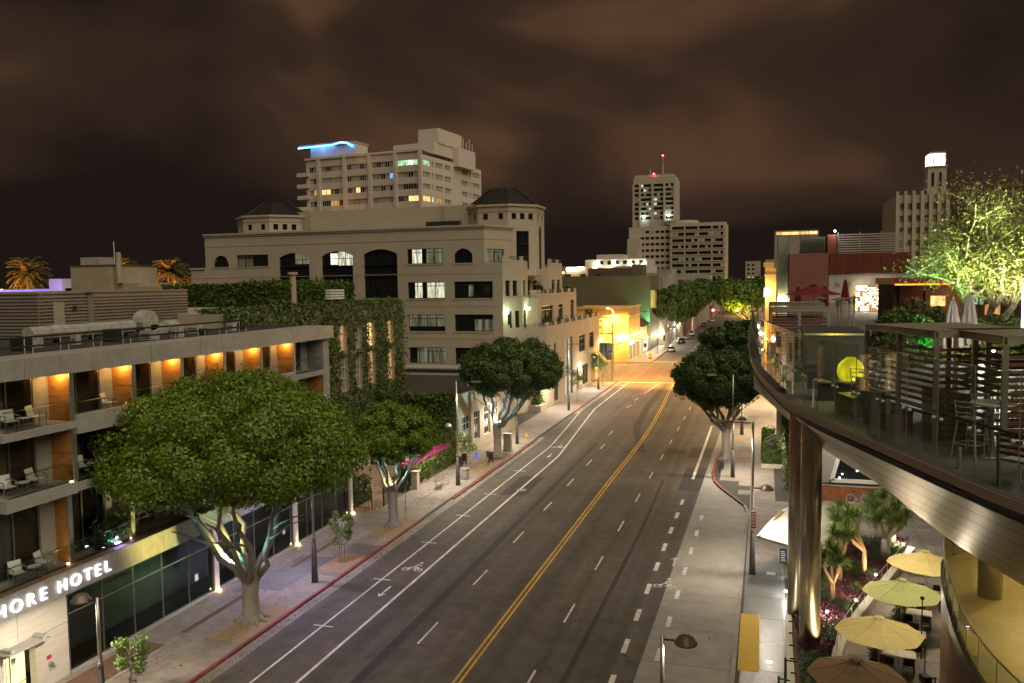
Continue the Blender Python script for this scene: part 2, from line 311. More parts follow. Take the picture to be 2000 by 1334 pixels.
def dup(proto, loc, rz=0, label=None, group=None, s=None):
    if proto.name not in ORIG:
        def rec(o):
            ORIG[o.name] = list(o.children)
            for c in o.children: rec(c)
        rec(proto)
    if not proto.get('_used'): o = proto; proto['_used'] = 1
    else: o = copy_tree(proto); 
    o.location = loc; o.rotation_euler = (0, 0, rz)
    if s: o.scale = (s, s, s) if not hasattr(s, '__len__') else s
    if label: o['label'] = label
    if group: o['group'] = group
    return o
def light(name, kind, loc, power, c, parent=None, size=0.1, to=None, spot=None, blend=0.5):
    l = bpy.data.lights.new(name, kind); l.energy = power; l.color = c
    if kind == 'AREA': l.shape = 'DISK'; l.size = size
    elif kind == 'SPOT': l.spot_size = R(spot or 120); l.spot_blend = blend; l.shadow_soft_size = size
    else: l.shadow_soft_size = size
    o = bpy.data.objects.new(name, l); col.objects.link(o); loc = Vector(loc)
    if to is not None: o.rotation_euler = (Vector(to) - loc).to_track_quat('-Z', 'Y').to_euler()
    if parent is not None: o.parent = parent; loc = loc - wloc(parent)
    o.location = loc; return o
def facade(mb, o, u, n, W, z0, z1, holes, d=0.25):
    """wall face from o along u with real recesses for the holes (u0,u1,z0,z1)"""
    us = sorted({0.0, W, *[h[0] for h in holes], *[h[1] for h in holes]}); zs = sorted({z0, z1, *[h[2] for h in holes], *[h[3] for h in holes]})
    P = lambda a, z, q=0.0: (o[0] + u[0] * a - n[0] * q, o[1] + u[1] * a - n[1] * q, z)
    for j in range(len(zs) - 1):
        zc = (zs[j] + zs[j + 1]) / 2; start = None
        for i in range(len(us) - 1):
            uc = (us[i] + us[i + 1]) / 2; hole = any(h[0] < uc < h[1] and h[2] < zc < h[3] for h in holes)
            if not hole and start is None: start = us[i]
            if (hole or i == len(us) - 2) and start is not None:
                end = us[i] if hole else us[i + 1]
                mb.quad(P(start, zs[j]), P(end, zs[j]), P(end, zs[j + 1]), P(start, zs[j + 1])); start = None
    for a, b, c, e_ in [h[:4] for h in holes]:
        mb.quad(P(a, c), P(a, e_), P(a, e_, d), P(a, c, d)); mb.quad(P(b, c), P(b, c, d), P(b, e_, d), P(b, e_))
        mb.quad(P(a, c), P(a, c, d), P(b, c, d), P(b, c)); mb.quad(P(a, e_), P(b, e_), P(b, e_, d), P(a, e_, d))
def window(parent, o, u, n, h, d, pane, nx=2, nz=1, frame='frame_dark', fw_=0.08, transom=None, name='window', arch=0.0, panes=None, sill=None):
    """a window set in hole h: frame with mullions, pane as its sub-part"""
    a, b, c, e_ = h[:4]; P = lambda x, z, q: Vector((o[0] + u[0] * x - n[0] * q, o[1] + u[1] * x - n[1] * q, z))
    mb = MB(); q = d - 0.06
    def vb(x, za, zb): mb.bar(P(x, za, q), P(x, zb, q), fw_, 0.08)
    def hb(z, xa, xb): mb.bar(P(xa, z, q), P(xb, z, q), 0.08, fw_)
    for k in range(nx + 1):
        x = a + fw_ / 2 + (b - a - fw_) * k / nx; vb(x, c, e_)
    for k in range(nz + 1): hb(c + fw_ / 2 + (e_ - c - fw_) * k / nz, a, b)
    if transom: hb(c + (e_ - c) * transom, a, b)
    w = mb.build(name, frame, parent)
    if panes:
        for (f0, f1, g0, g1, m) in panes:
            MB().quad(P(a + (b - a) * f0, c + (e_ - c) * g0, d), P(a + (b - a) * f1, c + (e_ - c) * g0, d), P(a + (b - a) * f1, c + (e_ - c) * g1, d), P(a + (b - a) * f0, c + (e_ - c) * g1, d)).build('pane', m, w)
    else:
        MB().quad(P(a, c, d), P(b, c, d), P(b, e_, d), P(a, e_, d)).build('pane', pane, w)
    return w
import numpy as np
def leaves(name, pts, size, m, parent=None, seed=1, aspect=1.8, outward=None, up=0.0, jitter=0.4, fold=0.18):
    """one mesh of small leaf-shaped faces (two triangles folded on the midrib) at the given world points"""
    g = np.random.default_rng(seed); p = np.asarray(pts, dtype=float); n = len(p)
    d = g.normal(size=(n, 3))
    if outward is not None: d += np.asarray(outward) * 1.3
    d[:, 2] += up
    d /= np.linalg.norm(d, axis=1, keepdims=True) + 1e-9
    t = np.cross(d, g.normal(size=(n, 3))); t /= np.linalg.norm(t, axis=1, keepdims=True) + 1e-9
    b = np.cross(d, t); s = size * g.uniform(1 - jitter, 1 + jitter, (n, 1))
    V = np.stack([p - t * s * aspect / 2, p + b * s / 2 + d * s * fold, p + t * s * aspect / 2, p - b * s / 2 + d * s * fold], 1).reshape(-1, 3)
    if parent is not None: V = V - np.array(wloc(parent))
    k = np.arange(n)[:, None] * 4
    F = np.concatenate([k + [0, 1, 2], k + [0, 2, 3]], 1).reshape(-1, 3)
    me = bpy.data.meshes.new(name); me.vertices.add(len(V)); me.vertices.foreach_set('co', V.ravel()); me.loops.add(F.size); me.loops.foreach_set('vertex_index', F.ravel())
    me.polygons.add(len(F)); me.polygons.foreach_set('loop_start', np.arange(0, F.size, 3)); me.polygons.foreach_set('loop_total', np.full(len(F), 3)); me.materials.append(MAT[m]); me.update(calc_edges=True); me.validate()
    ob = bpy.data.objects.new(name, me); col.objects.link(ob)
    if parent is not None: ob.parent = parent
    return ob
# ================================================================ the setting: ground, streets, pavements
struct('ground', MB().quad((-1500, -300, -0.03), (1500, -300, -0.03), (1500, 3500, -0.03), (-1500, 3500, -0.03)), 'far_dark')
# road sheet: main street and the cross street in one surface
road = struct('road', MB().quad((-25.2, -10, 0), (-0.4, -10, 0), (-0.4, 147, 0), (-25.2, 147, 0)).quad((-160, 147, 0), (60, 147, 0), (60, 181, 0), (-160, 181, 0))
              .quad((-24, 181, 0), (-1, 181, 0), (3, 1400, 0), (-26, 1400, 0)), 'asphalt')
def child(name, mb, m): return mb.build(name, m, road)
def flat(x0, y0, x1, y1, z): return MB().quad((x0, y0, z), (x1, y0, z), (x1, y1, z), (x0, y1, z))
def strip(pts, w, z):
    mb = MB(); pts = [Vector((a, b, 0)) for a, b in pts]; Lf = []; Rt = []
    for i, p in enumerate(pts):
        t = (pts[min(i + 1, len(pts) - 1)] - pts[max(0, i - 1)]).normalized(); q = Vector((-t.y, t.x, 0)) * w / 2; Lf.append(p + q); Rt.append(p - q)
    for i in range(len(pts) - 1): mb.quad(*[(v.x, v.y, z) for v in (Rt[i], Rt[i + 1], Lf[i + 1], Lf[i])])
    return mb
# concrete bus pad along the right kerb, in slabs with open joints
ys = [20, 26, 32, 38.2, 42.3, 47.2, 53, 58.5, 64, 70, 76, 82, 90, 98, 106, 115, 124, 133, 146.5]
for i in range(len(ys) - 1):
    a, b = ys[i] + 0.015, ys[i + 1] - 0.015; xa = -5.45 + (ys[i] - 36) * 0.0115; xb = -5.45 + (ys[i + 1] - 36) * 0.0115
    child('concrete_slab', MB().quad((xa, a, 0.004), (-0.5, a, 0.004), (-0.5, b, 0.004), (xb, b, 0.004)), 'concrete_road')
for y in range(20, 147, 6):
    if not 90 <= y <= 108: child('gutter_slab', flat(-24.75, y + 0.02, -24.05, min(y + 5.98, 146.8), 0.004), 'gutter')
for a in ((-9.6, 86, -7.6, 88.4), (-7.2, 84.6, -5.0, 90), (-6.9, 71, -5.0, 80), (-21.4, 66, -19.2, 73)): child('asphalt_patch', flat(*a, 0.003), 'asphalt_patch')
child('asphalt_seam', strip([(-8.6, 28), (-8.4, 45), (-8.3, 60), (-8.5, 74.6)], 0.28, 0.0035), 'asphalt_patch')
child('asphalt_seam', strip([(-12.0, 86), (-14.7, 100), (-15.8, 120), (-15.9, 146)], 0.9, 0.0035), 'asphalt_patch')
child('asphalt_seam', strip([(-17.6, 22), (-17.5, 60), (-17.6, 90)], 0.5, 0.0035), 'asphalt_patch')
# painted lines
PZ = 0.009
child('lane_line', strip([(-22.2, 20), (-22.2, 86), (-22.35, 89), (-23.3, 101), (-24.2, 112)], 0.11, PZ), 'paint_white')
child('lane_line', strip([(-20.15, 20), (-20.15, 82), (-20.4, 85.5), (-22.2, 108), (-22.7, 115), (-22.7, 145.5)], 0.16, PZ), 'paint_white')
for off in (-0.14, 0.14): child('centre_line', strip([(-13.15 + off, 20), (-13.1 + off, 72), (-13.0 + off, 84), (-12.95 + off, 92), (-13.2 + off, 106), (-13.7 + off, 120), (-14.4 + off, 134), (-14.7 + off, 145.5)], 0.12, PZ), 'paint_yellow')
for k in range(9):
    y = 28.8 + 8.3 * k
    for x in (-16.45 - max(0, y - 84) * 0.065,): child('lane_dash', strip([(x, y), (x, y + 2.7)], 0.11, PZ), 'paint_white')
for k in range(15):
    y = 33.2 + 8.3 * k
    if y < 145: child('lane_dash', strip([(-10.0 + min(0.3, k * 0.04), y), (-10.0 + min(0.3, k * 0.04), y + 2.7)], 0.11, PZ), 'paint_white')
for k in range(9): child('bike_lane_dash', strip([(-6.4 + k * 0.03, 34.8 + 3.95 * k), (-6.4 + k * 0.03, 36.4 + 3.95 * k)], 0.26, PZ), 'paint_white')
for k in range(8): child('bike_lane_dash', strip([(-4.75 + k * 0.06, 34.3 + 4.0 * k), (-4.75 + k * 0.06, 35.7 + 4.0 * k)], 0.24, PZ), 'paint_white')
child('lane_line', strip([(-5.95, 75.3), (-5.9, 104)], 0.26, PZ), 'paint_white')
child('stop_line', strip([(-24.3, 146.0), (-14.6, 146.4)], 0.35, PZ), 'paint_white')
child('lane_line', strip([(-18.0, 131), (-17.2, 145.6)], 0.14, PZ), 'paint_white'); child('lane_line', strip([(-18.5, 131), (-17.7, 145.6)], 0.14, PZ), 'sign_red')
for y in (116, 123.5): child('lane_dash', strip([(-18.4, y), (-18.2, y + 3)], 0.13, PZ), 'paint_white'); child('lane_dash', strip([(-18.9, y), (-18.7, y + 3)], 0.13, PZ), 'kerb_red')
for y in (37.8, 44.9, 52.3, 59.2, 65.9, 74.9): child('bay_tick', flat(-22.75, y - 0.05, -21.6, y + 0.06, PZ + 0.002), 'paint_white')
child('stop_line', strip([(-23.4, 184), (-13.6, 184.2)], 0.5, PZ), 'paint_white')
for k in range(12): child('lane_dash', strip([(-17.3, 192 + k * 11), (-17.3, 195.5 + k * 11)], 0.14, PZ), 'paint_white')
child('centre_line', strip([(-13.9, 185), (-13.4, 330)], 0.3, PZ), 'paint_yellow')
def ring(mb, cx, cy, r, w, z, n=20, gap=0):
    for k in range(n):
        if gap and k % 5 == 0: continue
        a, b = 2 * math.pi * k / n, 2 * math.pi * (k + 1) / n
        mb.quad(*[(cx + q * math.cos(t), cy + q * math.sin(t), z) for q, t in ((r - w, a), (r, a), (r, b), (r - w, b))])
def bike_mark(x, y):
    """the stencilled cyclist and arrow of a bike lane"""
    mb = MB(); z = PZ + 0.001
    ring(mb, x - 0.42, y, 0.28, 0.09, z, 20, 1); ring(mb, x + 0.42, y + 0.0, 0.28, 0.09, z, 20, 1)
    for a, b in (((-0.42, 0), (-0.1, 0.42)), ((-0.1, 0.42), (0.25, 0.45)), ((0.25, 0.45), (0.0, 0.0)), ((0.25, 0.45), (0.42, 0)), ((-0.05, 0.45), (0.05, 0.95)), ((0.05, 0.95), (0.36, 0.75))):
        d = Vector((b[0] - a[0], b[1] - a[1], 0)).normalized(); q = Vector((-d.y, d.x, 0)) * 0.05
        mb.quad(*[(x + p[0] + s_ * q.x, y + p[1] + s_ * q.y, z) for p, s_ in ((a, 1), (b, 1), (b, -1), (a, -1))])
    ring(mb, x + 0.12, y + 1.25, 0.13, 0.12, z, 10)
    child('bike_symbol', mb, 'paint_white')
def arrow_mark(x, y, s=1):
    z = PZ + 0.001; mb = MB().quad((x - 0.06, y, z), (x + 0.06, y, z), (x + 0.06, y + 1.4 * s, z), (x - 0.06, y + 1.4 * s, z))
    mb.add([(x - 0.32, y + 1.1 * s, z), (x, y + 1.75 * s, z), (x + 0.32, y + 1.1 * s, z), (x, y + 1.42 * s, z)], [(0, 1, 3), (1, 2, 3)]); child('lane_arrow', mb, 'paint_white')
bike_mark(-5.4, 48.1); arrow_mark(-5.3, 51.7); bike_mark(-21.1, 47.0); arrow_mark(-21.15, 44.0, -1); bike_mark(-21.3, 86.6); arrow_mark(-21.1, 83.2, -1); bike_mark(-23.4, 141); 
mh = MB(); ring(mh, -19.95, 67.9, 0.45, 0.10, PZ + 0.002, 24); ring(mh, -19.95, 67.9, 0.34, 0.34, PZ + 0.001, 24); child('manhole_cover', mh, 'kerb_grey')

# ---------------- left pavement: slabs with recessed joints, kerbs as blocks
SZ = 0.13
lw = struct('pavement_left', MB().box(-60, -10, -0.02, -24.72, 147, SZ - 0.012), 'joint')
def slab(par, x0, y0, x1, y1, m, z=SZ): MB().box(x0 + 0.012, y0 + 0.012, z - 0.05, x1 - 0.012, y1 - 0.012, z).build('paving_slab', m, par)
for i in range(42):
    y0 = 20 + i * 3.05; y1 = y0 + 3.05
    if y0 > 145: break
    if y1 > 146.5: y1 = 146.5
    drive = 91 < y0 < 107
    for x0, x1 in ((-27.0, -24.9), (-29.2, -27.0)):
        m = 'sidewalk'
        if x0 == -27.0 and i in (1, 2, 8, 9): m = 'sidewalk_dark'
        if x0 == -29.2 and i in (7, 8): m = 'sidewalk_dark'
        slab(lw, x0, y0, x1, y1, m)
    if y0 < 57: slab(lw, -30.75, y0, -29.2, y1, 'limestone' if False else 'sidewalk')
def kerb(par, x, y0, y1, m, w=0.18, zt=SZ + 0.012):
    n = max(1, int((y1 - y0) / 3.05)); d = (y1 - y0) / n
    for k in range(n): MB().box(x - w, y0 + k * d + 0.008, -0.02, x, y0 + (k + 1) * d - 0.008, zt).build('kerb_stone', m, par)
kerb(lw, -24.70, 20, 57.5, 'kerb_red'); kerb(lw, -24.70, 57.5, 63.5, 'kerb_grey', zt=0.10); kerb(lw, -24.55, 63.5, 90.0, 'kerb_red'); kerb(lw, -24.70, 90.0, 108.5, 'kerb_grey', zt=0.05); kerb(lw, -24.70, 108.5, 146.5, 'kerb_red')
for i, (x0, y0, x1, y1, m) in enumerate(((-27.0, 34.6, -24.95, 39.4, 'decomposed'), (-26.8, 44.9, -24.95, 48.4, 'decomposed'), (-26.9, 52.2, -24.95, 57.0, 'decomposed'), (-27.3, 72.2, -24.95, 78.5, 'decomposed'), (-26.9, 78.5, -24.95, 81.5, 'soil'),
                                  (-26.4, 25.6, -24.95, 29.6, 'decomposed'), (-26.9, 116.8, -24.95, 119.8, 'decomposed'), (-26.9, 138, -24.95, 141, 'decomposed'), (-28.85, 34.9, -28.5, 40.6, 'soil'), (-28.75, 45.2, -28.4, 51.3, 'soil'))):
    MB().box(x0, y0, 0.05, x1, y1, SZ + 0.006 + 0.0005 * i).build('tree_pit', m, lw)
MB().box(-30.2, 20, 0.05, -28.5, 33.4, SZ + 0.03).build('soil_bed', 'soil', lw)
MB().box(-28.5, 20, 0.05, -28.3, 33.6, SZ + 0.06).build('bed_kerb', 'kerb_grey', lw)
g = MB(); g.lathe([(0.0, 0.004), (0.34, 0.004), (0.34, 0)], 20, (-29.5, 40.8, SZ)); g.build('manhole_cover', 'sidewalk_dark', lw)
MB().box(-45, 57.5, 0.05, -29.3, 75.8, SZ + 0.004).build('brick_drive', 'brickpave', lw)
for k in range(24): MB().box(-38, 58.3 + k * 0.72, SZ, -29.4, 58.3 + k * 0.72 + 0.62, SZ + 0.014).build('paver_course', 'brickpave', lw)
# ---------------- far left and far right pavements beyond the crossing
fl = struct('pavement_far_left', MB().box(-60, 181.5, -0.02, -23.3, 640, SZ), 'sidewalk'); kerb(fl, -23.2, 182, 400, 'kerb_red', 0.25, SZ + 0.01)
fr = struct('pavement_far_right', MB().box(-2.5, 181.5, -0.02, 60, 640, SZ), 'sidewalk')
# ---------------- right pavement with its bulges
edge = [(-4.3, -10), (-4.3, 29), (-3.6, 31.5), (-1.7, 34), (-1.3, 36), (-1.15, 60), (-1.1, 65), (-1.35, 67), (-2.3, 69.5), (-3.3, 72), (-4.1, 74.6), (-4.45, 78), (-4.4, 84), (-3.9, 90), (-3.9, 147)]
rw = struct('pavement_right', MB().prism(edge + [(30, 147), (30, -10)], -0.02, SZ - 0.012), 'joint')
for i in range(len(edge) - 1):
    a, b = Vector((*edge[i], 0)), Vector((*edge[i + 1], 0)); n = max(1, int((b - a).length / 3.2))
    for k in range(n):
        p, q = a.lerp(b, (k + 0.004) / n), a.lerp(b, (k + 0.996) / n); t = (q - p).normalized(); s_ = Vector((t.y, -t.x, 0)) * 0.2
        MB().prism([(p.x, p.y), (q.x, q.y), (q.x + s_.x, q.y + s_.y), (p.x + s_.x, p.y + s_.y)], -0.02, SZ + 0.012).build('kerb_stone', 'kerb_red' if 66 < p.y < 147 else 'kerb_grey', rw)
for i in range(42):
    y0 = 20 + 3.05 * i; y1 = y0 + 3.05
    if y0 > 144: break
    m = 'granite_dark' if y0 < 53 else 'sidewalk'
    for x0, x1 in ((-0.9, 1.1),): slab(rw, x0, y0, x1, y1, m)
    if 20 < y0 < 66 or y0 > 80: slab(rw, 1.1, y0, 3.2 if y0 > 53 else 1.35, y1, m)
    if 50 < y0 < 70:
        for x0 in (3.2, 5.6, 8.0, 10.4): slab(rw, x0, y0, x0 + 2.4, y1, 'sidewalk')
    if y0 > 74: slab(rw, -3.6 if y0 < 84 else -3.5, y0, -0.9, y1, 'sidewalk')
    elif 66 < y0: slab(rw, -1.9, y0 + 1.5, -0.9, y1, 'sidewalk')
MB().box(-1.0, 38.1, SZ - 0.03, -0.05, 44.8, SZ + 0.012).build('tactile_paving', 'tactile', rw)
dm = MB()
for a in range(14):
    for b in range(92): dm.cbox(-0.96 + a * 0.067, 38.14 + b * 0.072, SZ + 0.012, 0.034, 0.034, 0.008)
dm.build('tactile_bumps', 'tactile', rw)['kind'] = 'stuff'
for k, (x, y) in enumerate(((-2.6, 95), (-2.5, 103), (-1.8, 84), (-1.6, 89.5))): MB().box(x - 0.7, y - 1.3, 0.05, x + 0.7, y + 1.3, SZ + 0.008 + k * 0.0004).build('tree_pit', 'decomposed', rw)
MB().box(0.35, 51.2, SZ, 0.85, 51.7, SZ + 0.02).build('drain_cover', 'plastic_white', rw)
# ================================================================ hotel on the left
hotel = thing('hotel', 'concrete hotel with glass balconies, lit wood fins and SHORE HOTEL sign', 'hotel', (-30.75, 30, 0))
HX = -30.75; BX = -32.15
def hp(name, mb, m, **k): return mb.build(name, m, hotel, **k)
# ground floor: limestone wall with the lit doorway, then the shop glazing
for (y0, y1, z0, z1) in ((18, 24.55, 0.1, 2.62), (18, 24.55, 2.64, 3.92), (24.57, 26.25, 0.1, 2.62), (24.57, 27.0, 2.64, 3.92), (27.02, 29.66, 2.64, 3.92), (27.85, 29.66, 0.1, 2.62), (26.27, 27.83, 2.32, 2.62)):
    hp('stone_panel', MB().box(HX - 0.35, y0, z0, HX, y1, z1), 'limestone')
dr = hp('door', MB().box(HX - 0.62, 26.30, 0.13, HX - 0.58, 27.80, 2.3), 'em_doorway')
MB().tube([(HX - 0.5, 26.75, 2.0), (HX - 0.5, 26.78, 0.8), (HX - 0.45, 27.1, 0.72), (HX - 0.45, 27.7, 0.78)], 0.018, 6).build('door_handle', 'steel_pole', dr)
MB().bar((HX - 0.55, 27.0, 0.13), (HX - 0.55, 27.0, 2.3), 0.05).build('door_frame', 'steel_pole', dr)
MB().box(HX - 0.57, 27.1, 1.62, HX - 0.55, 27.32, 1.9).build('door_sign', 'plastic_white', dr)
can = hp('door_canopy', MB().box(HX, 25.9, 2.66, HX + 0.75, 28.0, 2.72), 'hotel_panel')
for y in (26.15, 27.75): MB().cbox(HX + 0.4, y, 2.72, 0.55, 0.2, 0.16).build('canopy_bracket', 'hotel_panel', can)
hp('fire_sign', MB().box(HX, 28.42, 1.35, HX + 0.02, 28.66, 1.52), 'sign_red')
vv = MB().lathe([(0.0, 0.1), (0.1, 0.1), (0.13, 0.04), (0.13, 0.0)], 12); vv.v = [(HX + z, 28.6 + x, 1.08 + y) for x, y, z in vv.v]
for s_ in (-0.06, 0.06): vv.tube([(HX + 0.08, 28.6 + s_, 1.05), (HX + 0.2, 28.6 + s_ * 2, 0.98)], 0.035, 8)
hp('standpipe_valve', vv, 'steel_pole')
# ground floor room behind the glazing
hp('lobby', MB().quad((HX - 7, 29.6, 0.1), (HX, 29.6, 0.1), (HX, 57, 0.1), (HX - 7, 57, 0.1)).quad((HX - 7, 29.6, 0.1), (HX - 7, 57, 0.1), (HX - 7, 57, 3.9), (HX - 7, 29.6, 3.9)).quad((HX - 7, 57, 0.1), (HX, 57, 0.1), (HX, 57, 3.9), (HX - 7, 57, 3.9)), 'lobby_floor')
bays = [29.72 + 2.1 * k for k in range(14)]
for k in range(13):
    a, b = bays[k], min(bays[k + 1], 56.9)
    w = MB()
    for y in (a + 0.03, b - 0.03): w.bar((HX - 0.05, y, 0.2), (HX - 0.05, y, 3.9), 0.04)
    w.bar((HX - 0.05, a, 2.95), (HX - 0.05, b, 2.95), 0.08, 0.07); w.bar((HX - 0.05, a, 0.24), (HX - 0.05, b, 0.24), 0.06); w.bar((HX - 0.05, a, 3.86), (HX - 0.05, b, 3.86), 0.06)
    f = hp('shop_window', w, 'frame_steel')
    MB().quad((HX - 0.03, a, 0.2), (HX - 0.03, b, 0.2), (HX - 0.03, b, 3.9), (HX - 0.03, a, 3.9)).build('pane', 'glass_teal', f)
hp('plinth', MB().box(HX - 0.2, 29.7, 0.1, HX + 0.14, 57, 0.24), 'hotel_concrete')
for y in (40.2, 48.9, 56.9):
    c_ = hp('column', MB().box(HX - 0.3, y, 0.1, HX + 0.12, y + 0.42, 3.95), 'limestone')
    MB().lathe([(0.0, 0.12), (0.07, 0.12), (0.07, 0)], 10, (HX + 0.26, y + 0.2, 0.14)).build('uplight', 'em_warm', c_)
    light('column_uplight', 'SPOT', (HX + 0.3, y + 0.2, 0.3), 10, (1, 0.85, 0.5), hotel, 0.05, (HX + 0.1, y + 0.2, 3.9), 70)
for y, z in ((38.6, 1.5), (47.6, 1.5), (39.2, 0.0)):
    if z: hp('notice', MB().box(HX + 0.0, y, 1.35, HX + 0.015, y + 0.28, 1.72), 'plastic_white')
# fascia of metal panels with the sign
fy = 17.0
while fy < 57:
    w = rnd.choice((1.35, 1.5, 1.65))
    hp('fascia_panel', MB().box(HX - 0.5, fy + 0.008, 3.95, HX + 0.12 + rnd.uniform(-0.004, 0.004), min(fy + w, 57.3) - 0.008, 5.02), 'hotel_panel'); fy += w
fx = HX + 0.13
curs = 25.15
for ch, adv in (('S', 0.66), ('H', 0.74), ('O', 0.83), ('R', 0.69), ('E', 0.64), (' ', 0.32), ('H', 0.74), ('O', 0.82), ('T', 0.64), ('E', 0.62), ('L', 0.58)):
    if ch != ' ':
        cu = bpy.data.curves.new('letter', 'FONT'); cu.body = ch; cu.size = 0.80; cu.extrude = 0.05; cu.bevel_depth = 0.0; cu.offset = -0.008
        to = bpy.data.objects.new('tmp', cu); col.objects.link(to); bpy.context.view_layer.update()
        me = bpy.data.meshes.new_from_object(to.evaluated_get(bpy.context.evaluated_depsgraph_get())); col.objects.unlink(to); bpy.data.objects.remove(to)
        me.materials.clear(); me.materials.append(MAT['em_letters']); ob = bpy.data.objects.new('letter', me); col.objects.link(ob); ob.parent = hotel
        ob.matrix_local = Matrix(((0, 0, 1, fx + 0.06 - HX), (1, 0, 0, curs - 30), (0, 1, 0, 4.2), (0, 0, 0, 1)))
    curs += adv
# terrace over the shops
hp('terrace_floor', MB().box(BX - 0.5, 17, 4.7, HX - 0.52, 57, 5.06), 'hotel_concrete')
for k in range(28): hp('terrace_board', MB().box(HX - 0.5, 17 + k * 1.43 + 0.01, 5.0, HX + 0.05, 17 + (k + 1) * 1.43 - 0.01, 5.045), 'wood_dark')
fins = [26.85, 30.7, 34.7, 38.4, 42.2, 46.0, 49.9, 53.8]
def glass_rail(par, pts, z0, z1, m='glass', top='steel_pole', seg=1.8):
    for i in range(len(pts) - 1):
        a, b = Vector((*pts[i], 0)), Vector((*pts[i + 1], 0)); n = max(1, round((b - a).length / seg))
        for k in range(n):
            p, q = a.lerp(b, (k + 0.01) / n), a.lerp(b, (k + 0.99) / n)
            gl = MB().quad((p.x, p.y, z0), (q.x, q.y, z0), (q.x, q.y, z1), (p.x, p.y, z1)).build('glass_panel', m, par)
            cl = MB().lathe([(0.0, 0.02), (0.035, 0.02), (0.035, -0.02), (0, -0.02)], 8); c = p.lerp(q, 0.06); cl.v = [(c.x + zz_ , c.y + x, z0 + (z1 - z0) * 0.72 + y) for x, y, zz_ in cl.v]; cl.build('clamp', 'steel_pole', gl)
        MB().tube([(a.x - 0.04, a.y, z0 + (z1 - z0) * 0.86), (b.x - 0.04, b.y, z0 + (z1 - z0) * 0.86)], 0.022, 6).build('handrail', top, par)
glass_rail(hotel, [(HX - 0.35, 18), (HX - 0.35, 54)], 5.06, 6.1)
